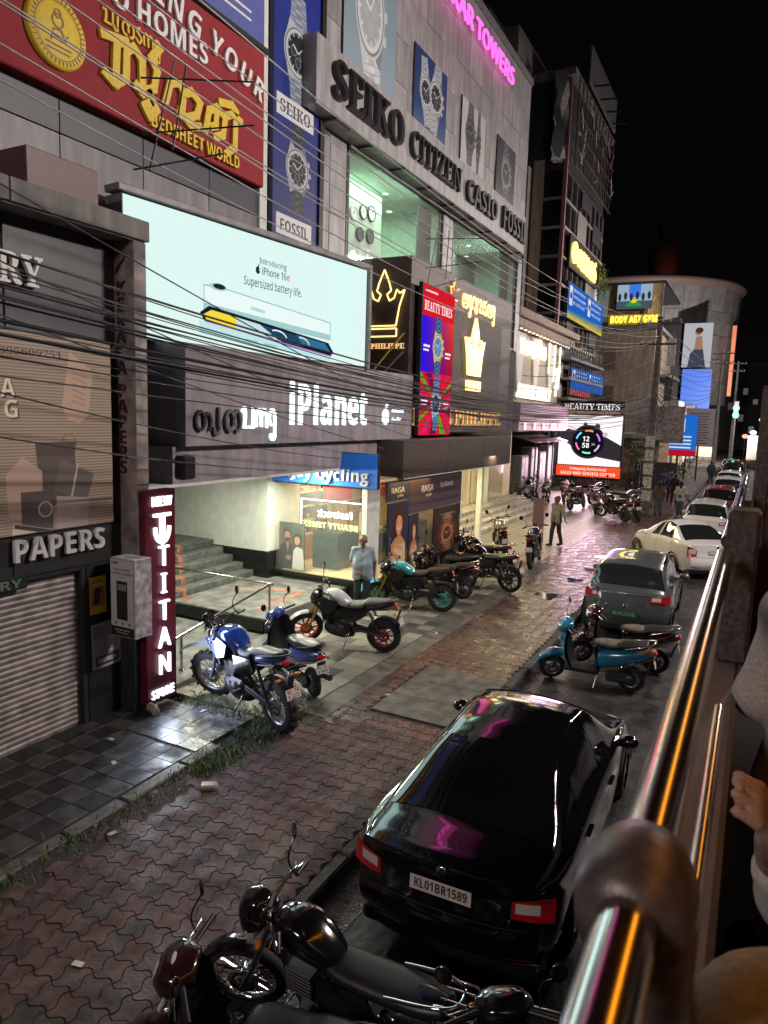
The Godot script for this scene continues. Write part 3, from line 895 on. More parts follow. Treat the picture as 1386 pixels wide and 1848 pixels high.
# ---------------------------------------------------------------- main complex with the watch brands
func complex_building():
	var t := thing("commercial_complex", "large silver panelled commercial building with watch brand names along its fascia", "building", Vector3(-9.0, 0, 0), FX)
	part_box("lower_block", Vector3(-4, 3.2, -0.06), Vector3(28.7, 6.9, -16), M.dark_wall, t, 0.0)
	part_box("upper_block", Vector3(-4, 10.46, -0.06), Vector3(28.7, 17.1, -16), M.dark_wall, t, 0.0)
	part_box("left_block", Vector3(-4, 6.9, -0.06), Vector3(14.85, 10.46, -16), M.dark_wall, t, 0.0)
	part_box("back_block", Vector3(14.85, 6.9, -5), Vector3(28.7, 10.46, -16), M.dark_wall, t, 0.0)
	for i in 9:
		part_box("grey_panel", Vector3(-2 + i * 1.53, 6.3, -0.05), Vector3(-0.485 + i * 1.53, 7.94, 0.0), M.grey_panel if i % 2 else M.grey_panel2, t)
		part_box("slate_panel", Vector3(-2 + i * 1.53, 7.955, -0.05), Vector3(-0.485 + i * 1.53, 8.42, 0.006), M.slate_panel, t)
	part_box("white_strip", Vector3(11.62, 7.6, -0.05), Vector3(11.85, 14, 0.05), M.white_wall, t)
	part_box("dark_strip", Vector3(13.5, 6.4, -0.05), Vector3(13.66, 14.2, 0.2), M.black, t)
	# panel grid above the fascia
	for j in 5:
		for i in 14:
			part_box("silver_panel", Vector3(13.68 + i * 1.07, 11.6 + j * 1.08, -0.05), Vector3(14.742 + i * 1.07, 12.672 + j * 1.08, 0.0 + rng.randf_range(-0.006, 0.006)), M.silver_panel if rng.randf() < 0.6 else M.silver_panel2, t)
	part_box("parapet", Vector3(13.66, 17.0, -0.3), Vector3(28.7, 17.25, 0.06), M.grey_panel2, t)
	for p in [[13.68, 14.2], [14.22, 14.92], [20.72, 21.42], [28.22, 28.68]]:
		for j in 2:
			part_box("column_panel", Vector3(p[0], 6.9 + j * 1.79, -0.2), Vector3(p[1], 8.68 + j * 1.79, 0.0), M.silver_panel2, t)
	# fascia
	for i in 4:
		part_box("fascia_panel", Vector3(12.85 + i * 3.6, 10.4, -0.1), Vector3(16.44 + i * 3.6, 11.74, 0.5), M.silver_panel, t, 0.01)
	for i in 9:
		obj("bracket", MB.new().box(Vector3(0, 0, 0), Vector3(0.06, 0.05, 0.62)).box(Vector3(0.3, 0.0, 0.28), Vector3(0.6, 0.03, 0.04)).done(), M.dark_steel, t, Vector3(13.6 + i * 1.65, 10.36, 0.22))
	obj("gutter_pipe", MB.new().tube([Vector3(14.9, 10.3, 0.1), Vector3(28.2, 10.3, 0.1)], 0.035, 8).done(), M.grey_panel, t)
	# two show rooms behind glass
	for w in [[14.95, 20.7], [21.45, 28.2]]:
		var u0: float = w[0]
		var u1: float = w[1]
		part_box("room_floor", Vector3(u0, 6.9, -5), Vector3(u1, 7.0, -0.05), M.wood, t, 0.0)
		part_box("room_ceiling", Vector3(u0, 10.36, -5), Vector3(u1, 10.455, -0.05), M.room_wall, t, 0.0)
		part_box("room_wall", Vector3(u0, 7.0, -4.99), Vector3(u1, 10.36, -4.9), M.room_wall, t, 0.0)
		part_box("room_wall", Vector3(u1 - 0.08, 7.0, -4.9), Vector3(u1, 10.36, -0.2), M.room_wall, t, 0.0)
		part_box("room_wall", Vector3(u0, 7.0, -4.9), Vector3(u0 + 0.08, 10.36, -0.2), M.room_wall, t, 0.0)
		part_box("partition", Vector3(u0 + 2.2, 7.0, -3.2), Vector3(u0 + 5.0, 9.5, -3.12), M.room_wall, t, 0.0)
		var fr := MB.new()
		for u in [u0 + 0.03, u1 - 0.03]: fr.box(Vector3(u, 8.7, -0.04), Vector3(0.06, 3.5, 0.08))
		for y in [6.97, 10.33]: fr.box(Vector3((u0 + u1) / 2, y, -0.04), Vector3(u1 - u0 - 0.12, 0.06, 0.08))
		obj("window_frame", fr.done(), M.dark_steel, t)
		var np := 2 if u1 - u0 < 6 else 3
		for i in np:
			var a := u0 + 0.07 + i * (u1 - u0 - 0.14) / np
			part_box("pane", Vector3(a, 7.0, -0.05), Vector3(a + (u1 - u0 - 0.14) / np - 0.01, 10.3, -0.042), M.glass, t, 0.0)
		for cu in [[u0 + 0.08, u0 + 0.62], [u1 - 1.25, u1 - 0.25]]:
			var rows := []
			for i in 40:
				var u := lerpf(cu[0], cu[1], i / 39.0)
				var d := -0.32 + 0.05 * sin(i * 1.1) + 0.02 * sin(i * 2.7)
				rows.append([Vector3(u, 7.02, d), Vector3(u, 10.3, d * 0.8 - 0.06)])
			obj("curtain", MB.new().grid(rows).done(), M.cloth_grey, t)
		var k := 0
		for p in [[0.9, -1.0], [1.75, -1.5], [2.3, -2.2], [3.6, -0.9], [4.3, -2.6], [5.2, -1.6]]:
			if u0 + p[0] < u1 - 0.3:
				obj("ceiling_light", MB.new().lathe([Vector2(0.001, 0), Vector2(0.09, 0), Vector2(0.1, 0.02)], Vector3(u0 + p[0], 10.35, p[1]), Basis(), 16).done(), M.lamp_green, t)
			k += 1
		obj("display_counter", MB.new().box(Vector3(u0 + 4.2, 7.5, -2.0), Vector3(2.0, 1.0, 0.6), 0.01).box(Vector3(u0 + 4.2, 8.3, -2.2), Vector3(2.0, 0.5, 0.04)).done(), M.dark_wall, t)
		area("show_room_light", Vector3(-9.0 - 1.6, 10.3, -(u0 + u1) / 2), Vector3.DOWN, Vector2(2.4, 3.2), 6.5, Color(0.8, 1.0, 0.86))
	var k2 := 0
	for p in [[16.35, 9.55, 0.19], [16.8, 9.62, 0.21], [16.2, 8.95, 0.19], [16.75, 9.02, 0.2], [16.75, 8.45, 0.21], [15.85, 9.4, 0.18], [16.3, 8.4, 0.17]]:
		var c := thing("wall_clock", ["black rimmed wall clock, top middle of the lit show room wall", "pale wall clock at the top right of the show room clocks", "dark wall clock, middle left of the show room clocks", "dark wall clock, middle right of the show room clocks", "white wall clock, lowest of the show room clocks", "pale wall clock at the far left of the show room clocks", "faint white wall clock, bottom left of the show room clocks"][k2], "clock", Vector3(-9.9, p[1], -p[0] - 0.95), FX, "clocks on the show room wall")
		obj("rim", MB.new().lathe([Vector2(p[2] * 0.86, 0.03), Vector2(p[2] * 0.9, 0.05), Vector2(p[2], 0.04), Vector2(p[2], 0.0)], Vector3.ZERO, Basis(Vector3.RIGHT, PI / 2), 28).done(), M.black if k2 in [0, 1, 2, 3] else M.white_letter, c)
		obj("dial", MB.new().lathe([Vector2(0.001, 0.03), Vector2(p[2] * 0.88, 0.03)], Vector3.ZERO, Basis(Vector3.RIGHT, PI / 2), 28).done(), M.white_letter if k2 in [0, 1, 4, 5, 6] else M.slate_panel, c)
		obj("hands", MB.new().box(Vector3(0.02, 0.03, 0.034), Vector3(0.012, 0.1, 0.004)).box(Vector3(-0.04, 0.01, 0.034), Vector3(0.08, 0.012, 0.004)).done(), M.black, c)
		k2 += 1
	part_box("clock_wall", Vector3(16.2, 7.0, -1.0), Vector3(18.4, 10.2, -0.92), M.room_wall, t, 0.0)

# ---------------------------------------------------------------- stairs, ramp and lit recess under the big sign
func entrance_recess():
	var t := thing("entrance_recess", "lit entrance recess with white walls under the grey phone shop sign", "entrance", Vector3(-7.4, 0, -7.4))
	part_box("apron", Vector3(0, -0.1, 0.0), Vector3(-0.42, 0.1, -7.0), M.slab, t, 0.01)
	part_box("ramp_floor", Vector3(-0.42, -0.1, 0.0), Vector3(-5.5, 0.096, -2.9), M.slab, t, 0.0)
	part_box("terrace", Vector3(-0.42, 0.0, -3.0), Vector3(-5.6, 0.37, -7.1), M.slab, t, 0.012)
	for i in 5:
		part_box("front_tile", Vector3(-0.44 - i * 0.72, 0.1, -2.995), Vector3(-1.15 - i * 0.72, 0.34, -2.97), M.granite, t, 0.002)
	part_box("corner_block", Vector3(-0.16, 0.1, -2.97), Vector3(-0.43, 0.365, -3.35), M.granite, t, 0.01)
	for i in 5:
		part_box("stair_step", Vector3(-2.75 - i * 0.3, 0.37 + i * 0.15, -2.99), Vector3(-5.6, 0.52 + i * 0.15, -5.65), M.tread, t, 0.012)
		part_box("step_mark", Vector3(-2.747 - i * 0.3, 0.375 + i * 0.15, -3.3 - i * 0.28), Vector3(-2.742 - i * 0.3, 0.52 + i * 0.15, -3.42 - i * 0.28), M.orange_tape, t, 0.0)
		part_box("step_mark", Vector3(-2.76 - i * 0.3, 0.5235 + i * 0.15, -3.3 - i * 0.28), Vector3(-3.03 - i * 0.3, 0.5255 + i * 0.15, -3.42 - i * 0.28), M.orange_tape, t, 0.0)
	var om := MB.new()
	for q in [[Vector3(-0.95, 0, -3.4), Vector3(-0.95, 0, -5.0)], [Vector3(-0.95, 0, -5.0), Vector3(-2.65, 0, -4.6)], [Vector3(-2.65, 0, -3.2), Vector3(-2.4, 0, -3.2)]]:
		var d: Vector3 = (q[1] - q[0]).normalized()
		var s := Vector3(-d.z, 0, d.x) * 0.05
		om.flat()
		om.quad(q[0] - s + Vector3(0, 0.3735, 0), q[0] + s + Vector3(0, 0.3735, 0), q[1] + s + Vector3(0, 0.3735, 0), q[1] - s + Vector3(0, 0.3735, 0))
	obj("floor_mark", om.done(), M.orange_tape, t)
	# flank wall of the stairs: granite foot, white panels above
	part_box("granite_foot", Vector3(-2.35, 0.36, -5.66), Vector3(-5.6, 0.98, -7.0), M.granite, t, 0.006)
	for i in 3:
		part_box("white_panel", Vector3(-2.4 - i * 1.08, 0.985, -5.69), Vector3(-3.475 - i * 1.08, 2.97, -7.0), M.white_wall, t, 0.006)
	part_box("back_wall", Vector3(-5.6, 0, 0.1), Vector3(-5.8, 3.0, -7.1), M.white_wall, t, 0.0)
	part_box("side_wall", Vector3(-0.2, 0, 0.12), Vector3(-5.8, 3.0, 0.02), M.plaster_grey, t, 0.0)
	part_box("door", Vector3(-5.59, 1.15, -3.6), Vector3(-5.55, 2.9, -5.2), M.dark_glass, t, 0.01)
	obj("pipe", MB.new().tube([Vector3(-0.5, 0.1, -0.35), Vector3(-0.5, 2.95, -0.35)], 0.035, 10).done(), M.steel, t)
	# handrail
	var hr := thing("handrail", "stainless steel handrail sloping down beside the entrance ramp", "handrail", Vector3(-7.76, 0, -10.45))
	obj("rail", MB.new().tube(spline([Vector3(0.02, 0.62, 2.6), Vector3(0.0, 1.0, 0.15), Vector3(-0.03, 1.04, 0.02), Vector3(-0.12, 1.04, 0.0), Vector3(-2.4, 1.04, 0.0)], 5), 0.024, 10).done(), M.steel, hr)
	for p in [[Vector3(0, 0.365, 0), 1.03], [Vector3(0.01, 0.1, 2.3), 0.66]]:
		obj("post", MB.new().tube([p[0], Vector3(p[0].x, p[1], p[0].z)], 0.024, 10).done(), M.steel, hr)
		obj("base_flange", MB.new().lathe([Vector2(0.05, 0), Vector2(0.05, 0.02), Vector2(0.026, 0.035)], p[0], Basis(), 14).done(), M.steel, hr)
	# soffit with lamps
	var sf := thing("soffit", "white soffit with flat lamps over the entrance recess", "soffit", Vector3(-7.95, 2.98, -8.2))
	part_box("ceiling_board", Vector3(0, 0.0, 0.75), Vector3(-5.3, 0.05, -8.0), M.white_wall, sf, 0.0)
	for p in [Vector3(-0.7, -0.012, -1.6), Vector3(-0.7, -0.012, -4.4), Vector3(-2.6, -0.012, -3.0)]:
		obj("flat_lamp", bx(Vector3(0.6, 0.02, 0.6), 0.004), M.lamp_white, sf, p)
		area("soffit_light", Vector3(-7.95, 2.98, -8.2) + p - Vector3(0, 0.03, 0), Vector3(0.25, -1, 0).normalized() if p.x > -1 else Vector3.DOWN, Vector2(0.6, 0.6), 5.8 if p.x > -1 else 1.1, Color(1.0, 1.0, 0.9))
	var fl := thing("flood_light", "small flood light on the wall bracket above the red vertical sign", "flood light", Vector3(-7.25, 3.35, -7.6))
	obj("bracket", MB.new().tube([Vector3(-0.3, 0.1, 0), Vector3(0, 0.1, 0)], 0.03, 8).done(), M.dark_steel, fl)
	obj("lamp_body", MB.new().box(Vector3(0.06, 0.02, -0.06), Vector3(0.2, 0.34, 0.26), 0.03).done(), M.black, fl)

# ---------------------------------------------------------------- watch shop with the glass flank
func watch_shop():
	var t := thing("watch_shop", "lit watch shop with a large glass flank and printed posters on its front", "shop", Vector3(-7.35, 0.1, 1.05), FX)
	part_box("plinth", Vector3(14.45, -0.1, -2.95), Vector3(20.0, 0.36, -0.06), M.granite, t, 0.01)
	part_box("floor", Vector3(14.5, 0.36, -4.4), Vector3(20.0, 0.4, -0.08), M.warm_wall, t, 0.0)
	part_box("ceiling", Vector3(14.42, 2.6, -4.4), Vector3(20.0, 2.66, -0.03), M.warm_wall, t, 0.0)
	part_box("back_wall", Vector3(14.42, 0.36, -4.5), Vector3(20.0, 2.6, -4.4), M.warm_wall, t, 0.0)
	part_box("end_wall", Vector3(19.9, 0.36, -4.4), Vector3(20.0, 2.6, -0.1), M.warm_wall, t, 0.0)
	part_box("inner_wall", Vector3(14.46, 0.4, -2.98), Vector3(17.0, 2.6, -2.9), M.warm_wall, t, 0.0)
	# glass flank faces the camera: local x = 14.4
	part_box("flank_pane", Vector3(14.42, 0.44, -2.86), Vector3(14.428, 2.5, -0.12), M.glass, t, 0.0)
	var fr := MB.new()
	fr.span(Vector3(14.39, 0.37, -2.95), Vector3(14.46, 0.44, 0.0)).span(Vector3(14.39, 2.5, -2.95), Vector3(14.46, 2.6, 0.0)).span(Vector3(14.385, 0.37, -2.95), Vector3(14.465, 2.6, -2.87))
	obj("window_frame", fr.done(), M.black, t)
	part_box("white_pillar", Vector3(14.38, 0.3, -0.11), Vector3(14.95, 2.62, 0.03), M.white_wall, t, 0.01)
	part_box("front_pane", Vector3(14.96, 0.44, -0.08), Vector3(15.34, 2.5, -0.07), M.glass, t, 0.0)
	part_box("wood_panel", Vector3(14.97, 0.4, -0.5), Vector3(15.3, 1.9, -0.45), M.wood, t, 0.0)
	# interior: shelves, counter, lamps, neon sign seen from behind
	for j in 4:
		part_box("shelf", Vector3(16.6, 1.0 + j * 0.36, -2.88), Vector3(19.6, 1.03 + j * 0.36, -2.5), M.warm_wall, t, 0.0)
	for i in 5:
		part_box("cabinet_panel", Vector3(16.95 + i * 0.6, 0.4, -2.6 - i * 0.02), Vector3(17.5 + i * 0.6, 2.5, -2.55 - i * 0.02), M.wood if i in [3] else M.warm_wall, t, 0.006)
	part_box("counter", Vector3(16.2, 0.4, -1.5), Vector3(19.4, 1.2, -0.75), mk(Color(0.05, 0.1, 0.09), 0.15), t, 0.01)
	part_box("counter_glass", Vector3(16.2, 1.2, -1.5), Vector3(19.4, 1.35, -0.75), M.glass, t, 0.0)
	part_box("red_panel", Vector3(17.6, 1.9, -1.6), Vector3(18.5, 2.55, -1.55), mk(Color(0.4, 0.03, 0.03), 0.5), t, 0.0)
	for i in 5:
		var cu := 14.75 + i * 0.82
		part_box("cabinet_back", Vector3(cu, 0.42, -2.895), Vector3(cu + 0.78, 2.5, -2.87), M.wood if i % 2 else mk(Color(0.45, 0.34, 0.17), 0.5), t, 0.0)
		part_box("cabinet_base", Vector3(cu, 0.42, -2.87), Vector3(cu + 0.78, 1.0, -2.5), M.wood, t, 0.006)
		for s in [cu, cu + 0.74]: part_box("cabinet_side", Vector3(s, 1.0, -2.87), Vector3(s + 0.04, 2.5, -2.55), M.wood, t, 0.0)
		for j in 4:
			part_box("cabinet_shelf", Vector3(cu + 0.04, 1.02 + j * 0.36, -2.87), Vector3(cu + 0.74, 1.045 + j * 0.36, -2.56), M.warm_wall, t, 0.0)
			for k in 4: obj("watch_box", bx(Vector3(0.09, 0.12, 0.09), 0.01), [M.black, M.red_board, M.steel, M.paper, M.yellow_letter][(i * 7 + j * 3 + k) % 5], t, Vector3(cu + 0.14 + k * 0.165, 1.11 + j * 0.36, -2.72))
	part_box("glass_counter", Vector3(15.2, 0.42, -1.9), Vector3(16.1, 1.3, -1.2), mk(Color(0.03, 0.06, 0.055), 0.12), t, 0.01)
	part_box("red_fascia", Vector3(16.1, 1.85, -2.2), Vector3(17.4, 2.55, -2.12), mk(Color(0.3, 0.02, 0.03), 0.5), t, 0.0)
	for i in 26:
		obj("watch_stand", bx(Vector3(0.05, 0.09, 0.06), 0.01), [M.black, M.yellow_letter, M.steel, M.white_letter][i % 4], t, Vector3(16.7 + (i % 13) * 0.21, 1.085 + 0.36 * (i / 13) + 0.36, -2.62))
	for i in 10:
		obj("watch_stand", bx(Vector3(0.06, 0.07, 0.07), 0.01), [M.black, M.steel, M.yellow_letter][i % 3], t, Vector3(16.4 + i * 0.3, 1.24, -1.0))
	var ns := thing("neon_sign", "white outlined neon sign reading fastrack BEAUTY TIMES seen reversed through the shop glass", "neon sign", Vector3(-7.6, 0.1, -13.8), PI)
	var neon := mk(Color(0.85, 0.9, 1.0), 0.4, 0, {glow = 2.2})
	var fm := MB.new()
	for q in [[Vector3(0.05, 1.35, 0), Vector3(0.05, 2.1, 0)], [Vector3(0.05, 2.1, 0), Vector3(1.75, 2.1, 0)], [Vector3(1.75, 2.1, 0), Vector3(1.75, 1.45, 0)]]:
		fm.tube(q, 0.018, 6)
	obj("neon_frame", fm.done(), neon, ns)
	letters(ns, "fastrack", "sansb", 0.16, 0.35, 1.72, 0, 0.02, neon, {width = 0.95, called = "neon_letter"})
	letters(ns, "BEAUTY TIMES", "sansb", 0.13, 0.2, 1.46, 0, 0.02, mk(Color(0.75, 1.0, 0.3), 0.4, 0, {glow = 0.9}), {width = 1.5, called = "neon_letter"})
	for p in [[15.6, -1.2], [16.6, -2.0], [17.4, -1.1], [18.8, -1.4]]:
		obj("ceiling_light", bx(Vector3(0.5, 0.02, 0.3), 0.004), M.lamp_warm, t, Vector3(p[0], 2.585, p[1]))
	area("shop_light", Vector3(-8.75, 2.65, -15.55), Vector3.DOWN, Vector2(2.2, 3.6), 3.0, Color(1.0, 0.82, 0.5))
	# front: posters, openings, header
	part_box("header_panel", Vector3(16.5, 1.72, -0.06), Vector3(19.95, 2.58, 0.0), mk(Color(0.07, 0.045, 0.065), 0.45), t, 0.004)
	part_box("header_panel", Vector3(15.36, 2.12, -0.06), Vector3(16.49, 2.58, 0.0), mk(Color(0.035, 0.04, 0.075), 0.45), t, 0.004)
	part_box("front_pane", Vector3(17.1, 0.42, -0.05), Vector3(18.0, 1.7, -0.04), M.glass, t, 0.0)
	var ll := mk(Color(0.62, 0.6, 0.6), 0.4)
	letters(t, "RAGA", "sans", 0.13, 15.52, 2.3, 0.002, 0.008, ll, {width = 0.72})
	letters(t, "by TITAN", "sans", 0.055, 15.86, 2.2, 0.002, 0.008, ll)
	letters(t, "RAGA", "sans", 0.17, 17.2, 2.2, 0.002, 0.008, ll, {width = 0.75})
	letters(t, "by TITAN", "sans", 0.06, 17.5, 2.08, 0.002, 0.008, ll)
	letters(t, "Easy Moments", "serif", 0.14, 18.4, 2.25, 0.002, 0.008, ll, {width = 0.9})
	var woman := func(dim: float) -> Image:
		var c := Canvas.new(self, 1.1, 1.7, 200, sc(40, 44, 76))
		c.rect(0, 0, 1.1, 0.5, sc(84, 70, 60))
		c.disc(0.58, 1.18, 0.34, sc(66, 34, 30), 0.42)
		c.disc(0.34, 0.95, 0.16, sc(60, 30, 28), 0.3)
		c.poly([Vector2(0.12, 0.15), Vector2(0.2, 0.72), Vector2(0.42, 0.86), Vector2(0.72, 0.88), Vector2(0.95, 0.7), Vector2(1.02, 0.1)], sc(186, 130, 96))
		c.poly([Vector2(0.2, -0.1), Vector2(0.3, 0.55), Vector2(0.55, 0.7), Vector2(0.95, 0.66), Vector2(0.98, -0.1)], sc(206, 184, 150))
		c.poly([Vector2(0.5, 0.8), Vector2(0.52, 1.0), Vector2(0.68, 1.0), Vector2(0.7, 0.8)], sc(180, 124, 92))
		c.disc(0.6, 1.15, 0.17, sc(206, 150, 116), 0.23)
		c.line([Vector2(0.52, 1.08), Vector2(0.6, 1.05), Vector2(0.69, 1.09)], 0.03, sc(226, 206, 196))
		c.line([Vector2(0.5, 1.21), Vector2(0.55, 1.22)], 0.02, sc(40, 26, 24))
		c.line([Vector2(0.65, 1.22), Vector2(0.7, 1.21)], 0.02, sc(40, 26, 24))
		c.line(arc(0.6, 1.28, 0.19, 10, 170, 10, 0.13), 0.06, sc(62, 32, 28))
		c.poly([Vector2(0.15, 0.5), Vector2(0.5, 0.3), Vector2(0.75, 0.32), Vector2(0.74, 0.4), Vector2(0.5, 0.42), Vector2(0.24, 0.66)], sc(196, 140, 106))
		c.poly([Vector2(0.75, 0.5), Vector2(0.4, 0.62), Vector2(0.36, 0.74), Vector2(0.46, 0.72), Vector2(0.8, 0.6)], sc(200, 146, 110))
		c.soften(3)
		return c.done()
	var wm := print_image(woman.call(1.0), 0.4)
	for q in [[15.37, 1.11, "printed poster of a smiling woman in white on the shop corner"], [16.51, 0.58, "narrow repeat of the smiling woman poster beside the shop opening"]]:
		var w := thing("shop_poster", q[2], "poster", Vector3(-7.34, 0.48, 1.05 - q[0]), FX)
		board(w, 0, 0, q[1], 1.72 if q[1] > 1 else 1.32, 0.012, 0.03, wm, M.black, "printed_face")
	var wc := Canvas.new(self, 1.9, 2.1, 180, sc(34, 22, 22))
	wc.disc(0.95, 0.9, 0.75, sc(74, 36, 20))
	for i in 14:
		var a := TAU * i / 14
		wc.line([Vector2(0.95 + cos(a) * 0.3, 0.9 + sin(a) * 0.5), Vector2(0.95 + cos(a) * 0.5, 0.9 + sin(a) * 0.9)], 0.06, sc(150, 86, 40))
	draw_watch(wc, 0.95, 0.9, 0.42, sc(60, 34, 24), sc(170, 106, 60), sc(120, 74, 44))
	wc.text("New Megapolis", "serif", 0.1, 0.95, 1.72, sc(200, 176, 140), {mid = true})
	wc.text("Collections", "serif", 0.1, 0.95, 1.58, sc(200, 176, 140), {mid = true})
	var wp := thing("shop_poster", "dark poster of a rose gold watch on the shop front", "poster", Vector3(-7.34, 0.48, -16.97), FX)
	board(wp, 0, 0, 1.88, 1.33, 0.012, 0.03, print_image(wc.done(), 0.35), M.black, "printed_face")
	# couple poster inside the glass flank
	var cp := Canvas.new(self, 0.85, 1.35, 240, sc(70, 76, 66))
	cp.disc(0.26, 1.02, 0.14, sc(30, 22, 20), 0.17)
	cp.disc(0.27, 0.97, 0.105, sc(160, 112, 84), 0.14)
	cp.poly([Vector2(0.19, 0.92), Vector2(0.36, 0.92), Vector2(0.33, 0.8), Vector2(0.22, 0.8)], sc(44, 30, 26))
	cp.poly([Vector2(0, -0.1), Vector2(0.02, 0.66), Vector2(0.2, 0.78), Vector2(0.36, 0.78), Vector2(0.55, 0.6), Vector2(0.56, -0.1)], sc(34, 40, 52))
	cp.poly([Vector2(0.22, 0.78), Vector2(0.34, 0.78), Vector2(0.3, 0.5)], sc(154, 106, 80))
	cp.disc(0.62, 0.86, 0.16, sc(30, 22, 22), 0.2)
	cp.disc(0.61, 0.85, 0.1, sc(190, 140, 112), 0.13)
	cp.line(arc(0.61, 0.9, 0.12, 0, 180, 10, 0.1), 0.05, sc(30, 22, 22))
	cp.poly([Vector2(0.44, -0.1), Vector2(0.48, 0.55), Vector2(0.6, 0.68), Vector2(0.8, 0.62), Vector2(0.9, -0.1)], sc(206, 206, 200))
	cp.poly([Vector2(0.2, 0.3), Vector2(0.3, 0.42), Vector2(0.42, 0.36), Vector2(0.36, 0.24)], sc(160, 112, 84))
	cp.soften(3)
	var cpt := thing("window_poster", "poster of a couple standing inside the glass corner of the watch shop", "poster", Vector3(-9.74, 0.56, -13.47))
	board(cpt, 0, 0, 0.72, 1.1, 0.0, 0.02, print_image(cp.done(), 0.4), M.black, "printed_face")

const CROWN := [[-0.5, 0.0], [0.5, 0.0], [0.62, 0.62], [0.8, 1.1], [0.62, 1.0], [0.5, 1.12], [0.4, 0.86], [0.22, 0.78], [0.12, 0.98], [0.28, 1.1], [0.2, 1.34], [0.0, 1.75], [-0.2, 1.34], [-0.28, 1.1], [-0.12, 0.98], [-0.22, 0.78], [-0.4, 0.86], [-0.5, 1.12], [-0.62, 1.0], [-0.8, 1.1], [-0.62, 0.62]]

func crown(s: Vector2, at: Vector2) -> PackedVector2Array:
	var p := PackedVector2Array()
	for q in CROWN: p.append(at + Vector2(q[0] * s.x, q[1] * s.y))
	return p

# pen strokes for the signs in the local script: each glyph is a list of strokes in a box about one unit high
func script_word(parent: Node, word: Array, h: float, x0: float, y0: float, z: float, pen: float, depth: float, mat: Material, called := "letter"):
	var x := x0
	for gl in word:
		var m := MB.new()
		for s in gl[1]:
			var path := []
			for p in s: path.append(Vector2(p.x * h, p.y * h))
			m.ribbon(path, pen, 0.0, depth)
		obj(called, m.done(), mat, parent, Vector3(x, y0, z))
		x += gl[0] * h

func script_glyphs() -> Dictionary:
	var d := {}
	d.pa = [1.0, [spline([Vector2(0.1, 0.75), Vector2(0.25, 0.9), Vector2(0.3, 0.5), Vector2(0.22, 0.05)], 4), [Vector2(0.22, 0.05), Vector2(0.85, 0.05)], [Vector2(0.85, 0.05), Vector2(0.85, 0.9)]]]
	d.ra = [0.85, [arc(0.42, 0.4, 0.36, -40, 220, 12, 0.5)]]
	d.na = [1.0, [spline([Vector2(0.1, 0.1), Vector2(0.08, 0.6), Vector2(0.3, 0.85), Vector2(0.45, 0.5), Vector2(0.48, 0.1)], 4), spline([Vector2(0.45, 0.5), Vector2(0.65, 0.85), Vector2(0.88, 0.6), Vector2(0.88, 0.05)], 4)]]
	d.ai = [1.0, [arc(0.3, 0.45, 0.26, 30, 390, 14, 0.36), arc(0.72, 0.4, 0.2, -60, 200, 10, 0.34)]]
	d.loop = [0.95, [arc(0.4, 0.42, 0.33, -80, 250, 14, 0.42), arc(0.4, 0.4, 0.15, 0, 360, 10, 0.16)]]
	d.hook = [0.6, [[Vector2(0.25, 0.9), Vector2(0.25, 0.1)], arc(0.1, 0.1, 0.15, 0, -180, 8, 0.22)]]
	d.curl = [0.75, [spline([Vector2(0.1, 0.2), Vector2(0.4, 0.0), Vector2(0.6, 0.3), Vector2(0.35, 0.55), Vector2(0.15, 0.75), Vector2(0.45, 0.95)], 4)]]
	d.la = [1.1, [arc(0.32, 0.4, 0.26, -20, 280, 12, 0.4), arc(0.78, 0.4, 0.24, -100, 200, 12, 0.42)]]
	d.tail = [0.7, [arc(0.3, 0.5, 0.22, 0, 250, 10, 0.36), [Vector2(0.52, 0.5), Vector2(0.5, -0.35)], arc(0.36, -0.35, 0.14, 0, -200, 8, 0.18)]]
	return d

